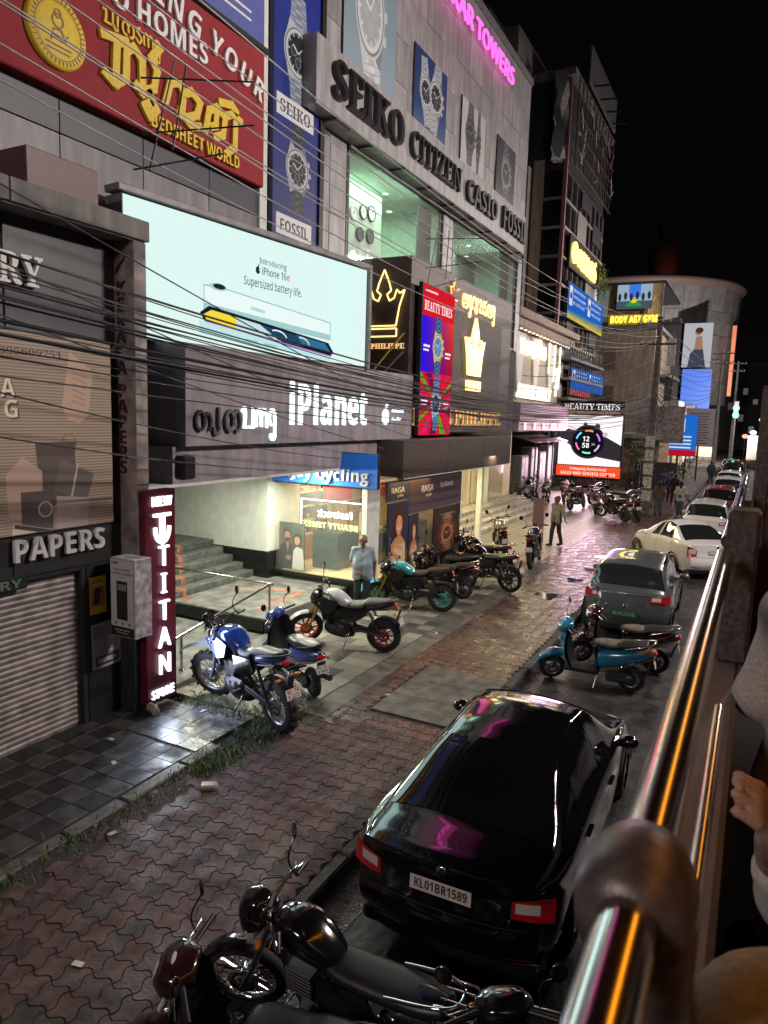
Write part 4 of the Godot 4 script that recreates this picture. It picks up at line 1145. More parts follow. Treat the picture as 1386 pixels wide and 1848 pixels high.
# ---------------------------------------------------------------- shirt store with the glowing crown
func shirt_store():
	var t := thing("shirt_store", "brown store front with a glowing gold crown and a patterned centre panel", "shop", Vector3(-7.9, 0, 0), FX)
	for i in 4:
		part_box("brown_panel", Vector3(16.3 + i * 2.02, 3.76, -2.3), Vector3(18.31 + i * 2.02, 8.1, 0.0), M.brown_panel if i else mk(Color(0.062, 0.045, 0.04), 0.5, 0, {tex = "streak", scale = 0.3}), t, 0.008)
	part_box("patterned_panel", Vector3(18.75, 4.75, 0.0), Vector3(23.3, 7.2, 0.03), mk(Color(0.11, 0.095, 0.09), 0.6, 0, {tex = "grain", scale = 0.8, bump = "grain", height = 1.5}), t, 0.01)
	var damask := MB.new()
	for j in 11:
		for i in 20:
			var c := Vector2(18.9 + i * 0.225 + (0.11 if j % 2 else 0.0), 4.9 + j * 0.215)
			damask.ext(PackedVector2Array([c + Vector2(0, -0.08), c + Vector2(0.05, 0), c + Vector2(0, 0.08), c + Vector2(-0.05, 0)]), 0.03, 0.036)
	obj("damask_pattern", damask.done(), M.brown_panel, t).set_meta("kind", "stuff")
	var gold := mk(Color(1.0, 0.78, 0.32), 0.4, 0, {glow = 1.7, ecol = Color(1.0, 0.76, 0.3)})
	var halo := mk(Color(1.0, 0.55, 0.16), 0.4, 0, {glow = 1.1})
	var cr := thing("crown_sign", "large glowing gold crown emblem on the brown store front", "crown sign", Vector3(-7.86, 0, 0), FX)
	obj("lit_crown", MB.new().ext(crown(Vector2(1.0, 0.98), Vector2(20.6, 5.45)), 0.04, 0.12).done(), gold, cr)
	obj("lit_bar", bx(Vector3(1.12, 0.3, 0.09), 0.01), gold, cr, Vector3(20.6, 5.15, 0.08))
	area("crown_light", Vector3(-7.68, 5.8, -20.6), Vector3.RIGHT, Vector2(1.2, 1.8), 0.9, Color(1.0, 0.75, 0.35))
	var st := thing("store_sign", "small glowing crown and curly script across the top of the brown store front", "sign", Vector3(-7.88, 0, 0), FX)
	obj("lit_crown", MB.new().ext(crown(Vector2(0.42, 0.32), Vector2(18.95, 7.42)), 0.03, 0.07).done(), halo, st)
	obj("dark_crown", MB.new().ext(crown(Vector2(0.36, 0.26), Vector2(18.95, 7.45)), 0.071, 0.085).done(), M.brown_panel, st)
	var G := script_glyphs()
	script_word(st, [G.la, G.tail, G.ra, G.hook, G.pa, G.curl, G.la, G.tail], 0.42, 19.55, 7.36, 0.03, 0.055, 0.04, mk(Color(1.0, 0.72, 0.3), 0.4, 0, {glow = 1.3}), "lit_sign_letter")
	var nm := thing("store_sign", "backlit gold letters ending in PHILIPPE along the foot of the brown front", "sign", Vector3(-7.88, 0, 0), FX)
	letters(nm, "LOUIS PHILIPPE", "serif", 0.42, 16.6, 3.98, 0.035, 0.05, mk(Color(0.5, 0.36, 0.16), 0.3, 0.4, {glow = 0.25}), {width = 6.9})
	var back := mk(Color(1.0, 0.6, 0.25), 0.4, 0, {glow = 0.75})
	letters(nm, "LOUIS PHILIPPE", "serifb", 0.44, 16.58, 3.965, 0.006, 0.016, back, {width = 6.94, called = "lit_sign_halo"})
	# flank with the half hidden crown outline, facing the camera
	var fs := thing("flank_sign", "glowing outline of a crown on the brown flank beside the phone billboard", "crown sign", Vector3(-8.62, 0, -16.28))
	var om := MB.new()
	var cp := crown(Vector2(0.72, 0.78), Vector2(0.0, 6.42))
	for i in cp.size():
		var a := cp[i]
		var b := cp[(i + 1) % cp.size()]
		om.tube([Vector3(a.x, a.y, 0.04), Vector3(b.x, b.y, 0.04)], 0.02, 6)
	for q in [[-0.38, 6.35, 0.38, 6.35], [-0.38, 6.16, 0.38, 6.16], [-0.38, 6.16, -0.38, 6.35], [0.38, 6.16, 0.38, 6.35]]:
		om.tube([Vector3(q[0], q[1], 0.04), Vector3(q[2], q[3], 0.04)], 0.02, 6)
	obj("neon_outline", om.done(), mk(Color(1.0, 0.66, 0.25), 0.4, 0, {glow = 1.8}), fs)
	letters(fs, "PHILIPPE", "serifb", 0.13, -0.35, 5.86, 0.01, 0.03, back, {width = 0.95, called = "lit_sign_letter"})
	for q in [[-0.45, 4.9, 0.72, 6.2], [-0.1, 4.95, 0.72, 5.75]]:
		obj("brace_pole", MB.new().tube([Vector3(q[0], q[1], 0.35), Vector3(q[2], q[3], 0.3)], 0.025, 8).done(), M.wire if q[0] > -0.2 else mk(Color(0.45, 0.4, 0.1), 0.5), fs)
	area("crown_outline_light", Vector3(-8.62, 6.8, -16.15), Vector3.BACK, Vector2(1.1, 1.3), 0.25, Color(1.0, 0.65, 0.25))
	# brown canopy box under the sign
	var cb := thing("canopy_box", "long plain dark brown canopy box under the shirt store letters", "canopy", Vector3(-7.24, 0, 0), FX)
	for i in 3:
		part_box("canopy_panel", Vector3(14.85 + i * 2.7, 2.74, -1.9), Vector3(17.54 + i * 2.7, 3.63, 0.0), M.brown_panel, cb, 0.01)
	part_box("soffit_board", Vector3(14.95, 2.71, -3.6), Vector3(22.9, 2.738, -0.02), M.white_wall, cb, 0.0)
	for u in [19.9, 21.2, 22.5]:
		obj("flat_lamp", bx(Vector3(0.4, 0.02, 0.4), 0.003), M.lamp_warm, cb, Vector3(u, 2.7, -1.3))
	area("canopy_light", Vector3(-8.5, 2.66, -21.2), Vector3(0.3, -1, 0).normalized(), Vector2(0.5, 3.0), 6.0, Color(1.0, 0.93, 0.72))
	# lit entrance with steps
	var e := thing("store_entrance", "bright store entrance with pale steps beyond the watch shop", "entrance", Vector3(-7.9, 0, -20.1))
	for i in 4:
		part_box("stair_step", Vector3(-0.7 - i * 0.35, 0.0 + i * 0.15, -0.3), Vector3(-2.6, 0.149 + i * 0.15, -13.0), mk(Color(0.5, 0.47, 0.38), 0.5, 0, {tex = "grime", scale = 0.4}), e, 0.01)
	part_box("glow_wall", Vector3(-2.61, 0.0, -0.2), Vector3(-2.9, 3.7, -13.3), M.warm_wall, e, 0.0)
	for i in 5:
		part_box("glass_door", Vector3(-2.58, 0.62, -1.0 - i * 2.3), Vector3(-2.57, 2.5, -2.9 - i * 2.3), mk(Color(0.5, 0.42, 0.24), 0.1, 0, {coat = 0.5}), e, 0.0)
	for p in [Vector3(-0.35, 0, -0.7), Vector3(-0.25, 0, -2.6), Vector3(-1.6, 0, -4.1), Vector3(-2.3, 0, -9.0)]:
		part_box("column", p + Vector3(-0.09, 0, 0.09), p + Vector3(0.09, 2.6 if p.z > -4 else 3.8, -0.09), M.white_wall if p.x < -0.3 or p.z < -2 else M.dark_wall, e, 0.01)
	part_box("upper_floor", Vector3(-2.9, 3.75, -4.2), Vector3(-3.6, 10.4, -13.4), M.plaster_grey, e, 0.0)
	area("entrance_light", Vector3(-9.7, 3.2, -26.5), Vector3(0.35, -1, 0).normalized(), Vector2(1.0, 7.0), 12.0, Color(1.0, 0.93, 0.7))
	for i in 4:
		obj("ceiling_lamp", bx(Vector3(0.3, 0.04, 0.9), 0.01), M.lamp_warm, e, Vector3(-2.2, 3.25, -4.0 - i * 2.2))

# ---------------------------------------------------------------- store with the bright cornice
func polo_store():
	var t := thing("polo_store", "pale store front with a bright cornice and hanging strings of light", "shop", Vector3(-11.0, 0, 0), FX)
	var cream := mk(Color(0.36, 0.32, 0.26), 0.6, 0, {tex = "streak", scale = 0.2})
	part_box("facade", Vector3(33.5, 3.75, -4), Vector3(44.4, 8.7, 0.0), cream, t, 0.0)
	part_box("cornice", Vector3(32.9, 8.6, -0.5), Vector3(44.8, 9.05, 0.55), M.plaster, t, 0.03)
	part_box("cornice_top", Vector3(32.7, 9.05, -0.7), Vector3(45.0, 9.4, 0.8), M.plaster, t, 0.03)
	var lw := mk(Color(1.0, 0.93, 0.72), 0.4, 0, {glow = 1.15})
	for i in 16:
		obj("cornice_lamp", bx(Vector3(0.16, 0.06, 0.12), 0.01), lw, t, Vector3(33.7 + i * 0.7, 8.57, 0.35))
	area("cornice_light", Vector3(-10.7, 8.5, -38.8), Vector3(-0.12, -1, 0).normalized(), Vector2(0.3, 10.5), 1.9, Color(1.0, 0.88, 0.62))
	for i in 3:
		var u := 35.2 + i * 3.0
		obj("wedge_panel", MB.new().ext(PackedVector2Array([Vector2(u - 0.9, 8.5), Vector2(u + 0.9, 8.5), Vector2(u + 0.12, 5.2), Vector2(u - 0.12, 5.2)]), 0.0, 0.12).done(), M.white_wall, t)
	for i in 3:
		obj("light_string", MB.new().tube([Vector3(40.6 + i * 1.2, 8.5, 0.15), Vector3(40.6 + i * 1.2, 6.8 - 0.4 * i, 0.15)], 0.05, 6).done(), lw, t)
	var deer := MB.new()
	for q in [[Vector3(42.4, 5.6, 0.15), Vector3(42.6, 6.6, 0.15), Vector3(42.3, 7.2, 0.15)], [Vector3(42.6, 6.6, 0.15), Vector3(43.1, 7.1, 0.15)], [Vector3(42.2, 6.1, 0.15), Vector3(42.9, 6.5, 0.15), Vector3(43.0, 7.3, 0.15)]]:
		deer.tube(q, 0.07, 6)
	obj("light_emblem", deer.done(), lw, t)
	var s := thing("store_sign", "white glowing letters ALLEN SOLLY with script above on the pale store front", "sign", Vector3(-10.98, 0, 0), FX)
	letters(s, "ALLEN SOLLY", "sansb", 0.72, 34.9, 5.25, 0.05, 0.1, lw, {width = 6.6, called = "lit_sign_letter"})
	var G := script_glyphs()
	script_word(s, [G.pa, G.la, G.na, G.hook, G.ai, G.curl, G.la], 0.75, 35.0, 7.5, 0.1, 0.12, 0.06, lw, "lit_sign_letter")
	var pc := thing("awning_box", "pale purple awning box with bright lamps under the store letters", "awning", Vector3(-11.0, 0, 0), FX)
	for i in 4:
		part_box("awning_panel", Vector3(33.2 + i * 2.7, 4.1, 0.0), Vector3(35.89 + i * 2.7, 5.0, 0.9), mk(Color(0.34, 0.23, 0.3), 0.5, 0, {tex = "streak", scale = 0.3}), pc, 0.02)
	part_box("awning_skirt", Vector3(33.3, 3.62, 0.3), Vector3(44.0, 4.09, 0.82), mk(Color(0.3, 0.22, 0.27), 0.5), pc, 0.02)
	for i in 6:
		obj("wall_lamp", bx(Vector3(0.12, 0.34, 0.08), 0.01), lw, pc, Vector3(34.2 + i * 1.7, 3.86, 0.87))
	# sheet roof and electricity cabinets at the back of the plaza
	var sr := thing("sheet_roof", "corrugated metal sheet roof over the electricity cabinets", "roof", Vector3(-11.0, 3.0, -36.0), FX)
	var rows := []
	for i in 90:
		var u := i * 0.085
		rows.append([Vector3(u, 0.35 + 0.03 * (i % 2), -0.4), Vector3(u, 0.0 + 0.03 * (i % 2), 1.0)])
	var rm := MB.new()
	rm.flat()
	for i in 89: rm.quad(rows[i][0], rows[i][1], rows[i + 1][1], rows[i + 1][0])
	obj("corrugated_sheet", rm.done(), M.steel, sr)
	for u in [0.2, 3.7, 7.2]: obj("post", MB.new().tube([Vector3(u, -3.0, 0.9), Vector3(u, 0.02, 0.9)], 0.04, 6).done(), M.dark_steel, sr)
	for i in 4:
		var c := thing("electric_cabinet", ["grey electricity cabinet nearest the lit store steps", "tall grey electricity cabinet, second under the sheet roof", "grey electricity cabinet, third under the sheet roof", "grey electricity cabinet nearest the big screen"][i], "electric cabinet", Vector3(-11.4, 0, -36.2 - i * 1.75), FX, "electricity cabinets under the sheet roof")
		var h: float = [2.3, 2.7, 2.4, 2.7][i]
		part_box("cabinet_body", Vector3(0, 0.35, 0), Vector3(1.25, h, 0.6), M.plaster_grey, c, 0.02)
		part_box("door", Vector3(0.05, 0.5, 0.6), Vector3(0.6, h - 0.1, 0.62), M.grey_panel, c, 0.01)
		part_box("door", Vector3(0.65, 0.5, 0.6), Vector3(1.2, h - 0.1, 0.62), M.grey_panel, c, 0.01)
		part_box("plinth", Vector3(0.05, 0, 0.05), Vector3(1.2, 0.35, 0.55), M.concrete, c, 0.01)
		part_box("warning_plate", Vector3(0.2, h - 0.6, 0.62), Vector3(0.4, h - 0.4, 0.63), M.paper, c, 0.0)

# ---------------------------------------------------------------- buildings further along
func far_buildings():
	# glass tower at the end of the plaza
	var t := thing("glass_tower", "narrow glass corner tower with pink corner strip and torn hoardings on top", "building", Vector3(-11.0, 0, -42.3), FX)
	part_box("core", Vector3(0.05, 0, -6), Vector3(11.0, 23.4, -0.08), M.dark_wall, t, 0.0)
	var pane := mk(Color(0.02, 0.018, 0.022), 0.12, 0, {tex = "blotch", scale = 0.2})
	var mull := mk(Color(0.2, 0.17, 0.165), 0.5)
	for j in 6:
		var y := 8.9 + j * 1.6
		part_box("floor_band", Vector3(-0.02, y - 0.16, -1.4), Vector3(11.0, y, 0.06 if j % 2 else 0.14), M.plaster_grey if j % 2 else M.plaster, t, 0.02)
		for i in 8:
			part_box("pane", Vector3(0.35 + i * 1.33, y + 0.02, -0.07), Vector3(1.62 + i * 1.33, y + 1.4, -0.02), pane, t, 0.0)
		for i in 9:
			part_box("mullion", Vector3(0.29 + i * 1.33, y, -0.05), Vector3(0.35 + i * 1.33, y + 1.44, 0.03), mull, t, 0.0)
		part_box("flank_pane", Vector3(-0.03, y + 0.02, -1.2), Vector3(0.04, y + 1.4, -0.15), pane, t, 0.0)
	part_box("corner_strip", Vector3(-0.05, 8.6, -0.14), Vector3(0.12, 23.2, 0.08), mk(Color(0.24, 0.1, 0.13), 0.5), t, 0.01)
	part_box("side_column", Vector3(-0.02, 8.0, -1.9), Vector3(0.4, 19.0, -1.25), M.plaster, t, 0.02)
	part_box("side_column", Vector3(-0.6, 5.0, -2.7), Vector3(0.1, 18.6, -2.0), M.plaster_grey, t, 0.02)
	part_box("back_block", Vector3(-6, 5, -9), Vector3(0.3, 24.6, -2.8), M.dark_wall, t, 0.0)
	part_box("top_slab", Vector3(-0.3, 23.2, -5), Vector3(11.2, 23.6, 0.3), M.plaster_grey, t, 0.02)
	part_box("roof_room", Vector3(-3, 23.6, -6), Vector3(3.2, 25.0, -2.2), M.plaster_grey, t, 0.02)
	for j in 7:
		part_box("blank_board", Vector3([3.2, 6.4, 2.0, 7.5, 4.0, 0.9, 8.4][j], [15.2, 12.2, 9.2, 16.0, 17.3, 10.6, 9.3][j], 0.05), Vector3([5.6, 9.4, 3.6, 10.2, 6.4, 2.1, 10.6][j], [16.9, 14.1, 10.2, 17.2, 18.2, 11.6, 10.4][j], 0.1), M.plaster_grey if j < 2 else M.dark_wall, t, 0.0)
	# torn hoarding frame
	var hf := thing("hoarding_frame", "rusty hoarding frame with torn sheets high on the glass tower", "hoarding", Vector3(-10.8, 18.5, -42.4), FX)
	var fm := MB.new()
	for i in 12: fm.tube([Vector3(i * 0.95, 0, 0.25 + 0.1 * sin(i)), Vector3(i * 0.95, 4.7, 0.25)], 0.04, 5)
	for j in 6: fm.tube([Vector3(0, j * 0.94, 0.3), Vector3(10.5, j * 0.94, 0.3)], 0.035, 5)
	obj("steel_frame", fm.done(), mk(Color(0.12, 0.075, 0.06), 0.8, 0, {tex = "grime", scale = 0.6}), hf)
	var bt := MB.new()
	for i in 26:
		var a := Vector3(rng.randf() * 10, rng.randf() * 4.4, 0.36)
		bt.tube([a, a + Vector3(rng.randf_range(-0.8, 0.8), rng.randf_range(-1.2, 1.2), rng.randf_range(0, 0.2))], 0.03, 4)
	obj("broken_battens", bt.done(), M.paper, hf).set_meta("kind", "stuff")
	for i in 5:
		var rr := []
		for j in 9:
			var y := 4.6 - j * 0.55
			rr.append([Vector3(-0.2 - i * 0.28 + 0.1 * sin(j * 1.3 + i), y, -0.9 + 0.15 * sin(j * 2.0 + i) + i * 0.05), Vector3(0.05 - i * 0.28 + 0.12 * sin(j * 0.9), y, -0.3 + 0.2 * sin(j + i * 2))])
		obj("torn_sheet", MB.new().grid(rr).done(), [M.paper, M.maroon, M.plaster_grey, M.paper, M.slate_panel][i], hf)
	var rb := thing("roof_billboard", "blank pale billboard tilted on the roof of the glass tower", "billboard", Vector3(-10.6, 0, -45.0), FX)
	part_box("sheet", Vector3(0, 23.9, -0.1), Vector3(8.2, 26.0, 0.0), M.grey_panel, rb, 0.01)
	for i in 4: obj("lamp_arm", MB.new().tube([Vector3(1.0 + i * 2.0, 24.1, 0), Vector3(1.0 + i * 2.0, 24.0, 1.0)], 0.06, 5).done(), M.dark_steel, rb)
	for i in 4: obj("strut", MB.new().tube([Vector3(0.5 + i * 2.4, 23.4, -1.5), Vector3(0.5 + i * 2.4, 25.6, -0.15)], 0.06, 5).done(), M.dark_steel, rb)
	var ys := thing("tower_sign", "yellow glowing script sign high on the glass tower", "sign", Vector3(-10.85, 0, -43.4), FX)
	board(ys, 0, 13.2, 8.0, 1.9, 0.1, 0.15, mk(Color(0.02, 0.015, 0.01), 0.5), M.black)
	var yl := mk(Color(1.0, 0.72, 0.16), 0.4, 0, {glow = 2.6})
	obj("lit_sign_ring", MB.new().lathe([Vector2(0.3, 0), Vector2(0.62, 0), Vector2(0.62, 0.12), Vector2(0.3, 0.12)], Vector3(0.9, 14.15, 0.12), Basis(Vector3.RIGHT, PI / 2), 20).done(), yl, ys)
	var G := script_glyphs()
	script_word(ys, [G.na, G.pa, G.loop, G.la, G.curl], 1.1, 1.9, 13.55, 0.12, 0.22, 0.1, yl, "lit_sign_letter")
	area("yellow_sign_light", Vector3(-10.4, 14.2, -47.5), Vector3.RIGHT, Vector2(7.0, 1.5), 3.0, Color(1.0, 0.75, 0.25))
	var vn := MB.new()
	for i in 260:
		var p := Vector3(rng.randfn(7.6, 0.5), rng.randfn(13.4, 0.5), rng.randf_range(0.15, 0.8))
		var d := Vector3(rng.randf() - 0.5, rng.randf() - 0.5, rng.randf() - 0.5).normalized() * 0.14
		var e := Vector3(d.z, d.x, d.y) * 0.5
		vn.flat()
		vn.tri(p - d, p + e, p + d)
	tag(obj("creeper", vn.done(), M.leaf, null, Vector3(-10.8, 0, -43.4), Basis(Vector3.UP, FX)), "green creeper hanging beside the yellow tower sign", "creeper", "", "stuff")
	# bank boards on the tower
	var k := 0
	for q in [[11.0, 2.1, 0.55, 10.4], [6.9, 1.35, 2.6, 10.2]]:
		var cv := Canvas.new(self, 8.0, 2.0, 42, sc(24, 96, 196))
		if k == 0:
			for i in 20: cv.poly([Vector2(0, 0.5 - i * 0.02), Vector2(8, 0.75 - i * 0.035), Vector2(8, -0.2), Vector2(0, -0.2)], sc(30 + i * 10, 100 + i * 5, 190 - i * 7))
		for bx0 in [0.25, 4.2]:
			cv.rect(bx0, 0.75, 0.55, 1.1, sc(235, 235, 235))
			cv.disc(bx0 + 0.28, 1.3, 0.2, sc(40, 70, 160))
			for j in 3:
				var x: float = bx0 + 0.8
				while x < bx0 + 3.3:
					cv.line(arc(x, 0.98 + j * 0.36, 0.075, rng.randf() * 90, 250, 6), 0.045, sc(235, 240, 250))
					x += rng.randf_range(0.16, 0.24)
		var b := thing("bank_board", ["blue lit bank board with a yellow band on the tower corner", "smaller plain blue lit bank board lower on the tower corner"][k], "sign", Vector3(-10.75, 0, -42.6 - q[2]), FX)
		board(b, 0, q[0] - 0.75, q[3], q[1], 0.12, 0.2, lit_image(cv.done(), 0.95), M.dark_steel, "lit_sign_face")
		if k == 1: part_box("red_strip", Vector3(0, q[0] - 1.1, 0.0), Vector3(6, q[0] - 0.76, 0.1), mk(Color(0.45, 0.03, 0.04), 0.5), b, 0.0)
		area("bank_board_light", Vector3(-10.5, q[0], -47.0 - q[2]), Vector3.RIGHT, Vector2(q[3], q[1]), 1.6, Color(0.35, 0.6, 1.0))
		k += 1
	# iron balconies below the tower glass
	var ib := thing("balcony_frame", "rusty iron balcony frames at the foot of the glass tower", "balcony", Vector3(-10.9, 5.6, -43.5), FX)
	var im := MB.new()
	for j in 3:
		im.tube([Vector3(0, j * 1.2, 0.5), Vector3(10, j * 1.2, 0.5)], 0.05, 5)
		for i in 16: im.tube([Vector3(i * 0.65, j * 1.2, 0.5), Vector3(i * 0.65, j * 1.2 + 0.9, 0.5)], 0.025, 4)
	obj("iron_rails", im.done(), M.dark_steel, ib)
	for j in 3: part_box("balcony_slab", Vector3(0, j * 1.2 - 0.15, -0.2), Vector3(10.2, j * 1.2, 0.6), M.plaster_grey, ib, 0.01)
	# the big screen
	var ls := thing("led_screen", "big roadside screen showing a black smart watch under the words BEAUTY TIMES", "screen", Vector3(-10.65, 0, -43.0))
	var sv := Canvas.new(self, 3.7, 4.5, 130, sc(20, 8, 16))
	sv.rect(0.05, 0.78, 3.6, 2.9, sc(255, 246, 250))
	for i in 30:
		var f := i / 30.0
		sv.poly([Vector2(0.05, 0.78 + 0.5 * f), Vector2(3.65, 0.78 + 0.1 + 0.4 * f), Vector2(3.65, 0.78), Vector2(0.05, 0.78)], Color(1.0, 0.86 + 0.1 * f, 0.9 + 0.06 * f))
	for i in 6: sv.line([Vector2(0.1, 3.3 - 0.1 * i), Vector2(1.0, 2.9 - 0.02 * i)], 0.03, sc(240, 190, 206))
	sv.poly([Vector2(0.05, 2.4), Vector2(0.05, 3.0), Vector2(1.3, 2.7), Vector2(1.2, 1.6)], sc(52, 46, 54))
	sv.poly([Vector2(3.65, 1.1), Vector2(3.65, 2.0), Vector2(2.5, 2.6), Vector2(2.3, 1.3)], sc(46, 42, 48))
	sv.disc(1.75, 2.15, 1.02, sc(40, 38, 46), 0.98)
	sv.disc(1.75, 2.15, 0.9, sc(14, 13, 17), 0.86)
	sv.disc(2.25, 3.05, 0.16, sc(60, 58, 66)); sv.disc(1.55, 3.15, 0.12, sc(60, 58, 66)); sv.disc(2.72, 2.6, 0.15, sc(190, 188, 196))
	for i in 6:
		sv.line(arc(1.75, 2.15, 0.68, i * 60 + 8, i * 60 + 44, 6, 0.65), 0.1, [sc(200, 130, 255), sc(255, 150, 90), sc(120, 220, 255), sc(255, 120, 190), sc(140, 255, 190), sc(220, 180, 255)][i])
	for i in 2:
		sv.text("12", "sansb", 0.28, 1.42, 2.18, sc(255, 255, 255))
		sv.text("58", "sansb", 0.28, 1.42, 1.8, sc(255, 255, 255))
	sv.text("34", "sans", 0.14, 1.95, 1.95, sc(230, 230, 240))
	sv.rect(0.0, 0.12, 3.7, 0.62, sc(240, 78, 40))
	sv.text("Company Authorised", "sansb", 0.15, 1.85, 0.5, sc(255, 236, 220), {mid = true})
	sv.text("SALES AND SERVICE CENTER", "sansb", 0.17, 1.85, 0.22, sc(255, 240, 220), {width = 3.2, mid = true})
	sv.text("BEAUTY TIMES", "serifb", 0.34, 0.25, 4.0, sc(255, 255, 255), {width = 3.2})
	sv.text("LARGEST WATCH SHOWROOM IN KERALA", "sansb", 0.13, 0.25, 3.78, sc(255, 170, 120), {width = 3.2})
	board(ls, 0, 0.8, 3.75, 4.6, 0.06, 0.5, lit_image(sv.done(), 1.15), M.black, "lit_screen_face")
	for x in [0.4, 3.3]: obj("post", bx(Vector3(0.25, 0.8, 0.3), 0.01), M.dark_steel, ls, Vector3(x, 0.4, -0.2))
	area("screen_light", Vector3(-8.8, 2.6, -42.8), Vector3.BACK, Vector2(3.6, 3.6), 13.0, Color(1.0, 0.82, 0.9))
	# gym building
	var g := thing("gym_building", "tan building with a roof terrace gym and yellow sign", "building", Vector3(-13.6, 0, -62))
	part_box("wall", Vector3(0, 0, -12), Vector3(5.6, 11.8, 0), M.plaster, g, 0.02)
	part_box("terrace_wall", Vector3(0.1, 11.8, -10), Vector3(4.6, 15.2, -0.3), mk(Color(0.3, 0.22, 0.1), 0.7, 0, {tex = "grime", scale = 0.2}), g, 0.02)
	part_box("terrace_slab", Vector3(-0.2, 11.7, -11), Vector3(6.0, 12.0, 0.4), M.plaster_grey, g, 0.02)
	part_box("sheet_roof", Vector3(-0.4, 15.2, -11), Vector3(6.1, 15.4, 0.6), M.steel, g, 0.02)
	for x in [4.7, 5.8]: part_box("roof_post", Vector3(x, 12.0, 0.2), Vector3(x + 0.15, 15.2, 0.35), M.plaster_grey, g, 0.0)
	part_box("window", Vector3(0.5, 12.4, -0.31), Vector3(1.6, 15.0, -0.25), mk(Color(0.3, 0.38, 0.36), 0.3, 0, {glow = 0.12}), g, 0.0)
	for j in 3:
		part_box("window", Vector3(0.8 + j * 0.2, 2.5 + j * 3.0, 0.0), Vector3(2.6, 4.2 + j * 3.0, 0.03), mk(Color(0.14, 0.1, 0.08), 0.5), g, 0.0)
		part_box("side_window", Vector3(5.6, 2.0 + j * 3.0, -2), Vector3(5.64, 4.4 + j * 3.0, -4), M.dark_glass, g, 0.0)
		part_box("side_balcony", Vector3(5.6, 1.6 + j * 3.2, -1), Vector3(6.8, 1.8 + j * 3.2, -9), M.plaster_grey, g, 0.0)
		part_box("side_board", Vector3(6.3, 3.2 + j * 2.9, -2.5), Vector3(6.9, 5.4 + j * 2.9, -2.2), M.plaster_grey if j != 1 else M.dark_wall, g, 0.0)
	var gc := Canvas.new(self, 2.7, 2.0, 60, sc(150, 170, 190))
	gc.rect(0, 0, 2.7, 0.6, sc(70, 84, 90)); gc.rect(0.9, 0.9, 0.9, 1.1, sc(60, 120, 220))
	gc.poly([Vector2(0.6, 0.2), Vector2(1.3, 0.8), Vector2(2.0, 0.2)], sc(40, 150, 70)); gc.disc(1.3, 0.6, 0.24, sc(235, 210, 40), 0.16)
	for i in 6: gc.disc(0.2 + i * 0.45, 0.9 + 0.1 * (i % 2), 0.12, sc(40, 44, 54), 0.3)
	gc.soften(3)
	var gp := thing("gym_poster", "lit photo board of a gym crowd on the roof terrace", "poster", Vector3(-11.2, 13.3, -61.65))
	board(gp, 0, 0, 2.75, 2.1, 0.05, 0.1, lit_image(gc.done(), 1.0), M.black, "lit_sign_face")
	area("gym_poster_light", Vector3(-9.8, 14.3, -61.4), Vector3.BACK, Vector2(2.6, 2.0), 1.0, Color(0.9, 0.95, 1.0))
	var gs := thing("gym_sign", "yellow glowing letters BODY ART GYM below the roof terrace", "sign", Vector3(-11.6, 12.1, -61.5))
	letters(gs, "BODY ART GYM", "sansb", 0.55, 0.0, 0.1, 0.03, 0.1, mk(Color(1.0, 0.85, 0.1), 0.4, 0, {glow = 1.5}), {width = 3.7, called = "lit_sign_letter"})
	obj("sign_face", bx(Vector3(4.0, 0.85, 0.05), 0.01), mk(Color(0.5, 0.4, 0.02), 0.5), gs, Vector3(1.85, 0.35, 0.0))
	area("gym_sign_light", Vector3(-9.8, 12.4, -61.2), Vector3.BACK, Vector2(3.7, 0.7), 1.0, Color(1.0, 0.85, 0.2))
	# low annex between screen and gym
	var an := thing("low_annex", "low whitewashed annex with a painted board behind the big screen", "building", Vector3(-7.0, 0, -48))
	part_box("wall", Vector3(-6, 0, -6), Vector3(1.5, 3.2, 0), mk(Color(0.3, 0.17, 0.12), 0.8, 0, {tex = "grime", scale = 0.3}), an, 0.02)
	part_box("painted_board", Vector3(0.1, 3.0, 0.05), Vector3(2.9, 5.3, 0.15), mk(Color(0.22, 0.18, 0.18), 0.6, 0, {tex = "grime", scale = 0.5}), an, 0.01)
	part_box("roof_edge", Vector3(-6.2, 3.2, -6), Vector3(1.7, 3.5, 0.3), M.plaster_grey, an, 0.02)
	part_box("gate", Vector3(0.2, 0.1, 0.3), Vector3(2.6, 1.8, 0.36), M.dark_wall, an, 0.0)
	# curved mall
	var ml := thing("curved_mall", "large round mall building clad in pale panels with a reddish rim", "building", Vector3(-16.6, 0, -108))
	var pmat := [M.silver_panel, M.silver_panel2]
	for j in 7:
		for i in 16:
			var a0 := deg_to_rad(-8 + i * 9.4)
			var a1 := deg_to_rad(-8 + i * 9.4 + 9.2)
			var y0 := 1.0 + j * 2.9
			var rr0 := 11.9 + 0.16 * j
			var rr1 := 11.9 + 0.16 * (j + 1)
			var m := MB.new()
			m.flat()
			var q := [Vector3(cos(a0) * rr0, y0, sin(a0) * rr0), Vector3(cos(a1) * rr0, y0, sin(a1) * rr0), Vector3(cos(a1) * rr1, y0 + 2.84, sin(a1) * rr1), Vector3(cos(a0) * rr1, y0 + 2.84, sin(a0) * rr1)]
			m.quad(q[0], q[1], q[2], q[3])
			for e in 4: m.quad(q[e], q[(e + 1) % 4], q[(e + 1) % 4] * Vector3(0.98, 1, 0.98), q[e] * Vector3(0.98, 1, 0.98))
			obj("clad_panel", m.done(), pmat[(i * 3 + j) % 2] if j > 1 else M.dark_wall, ml)
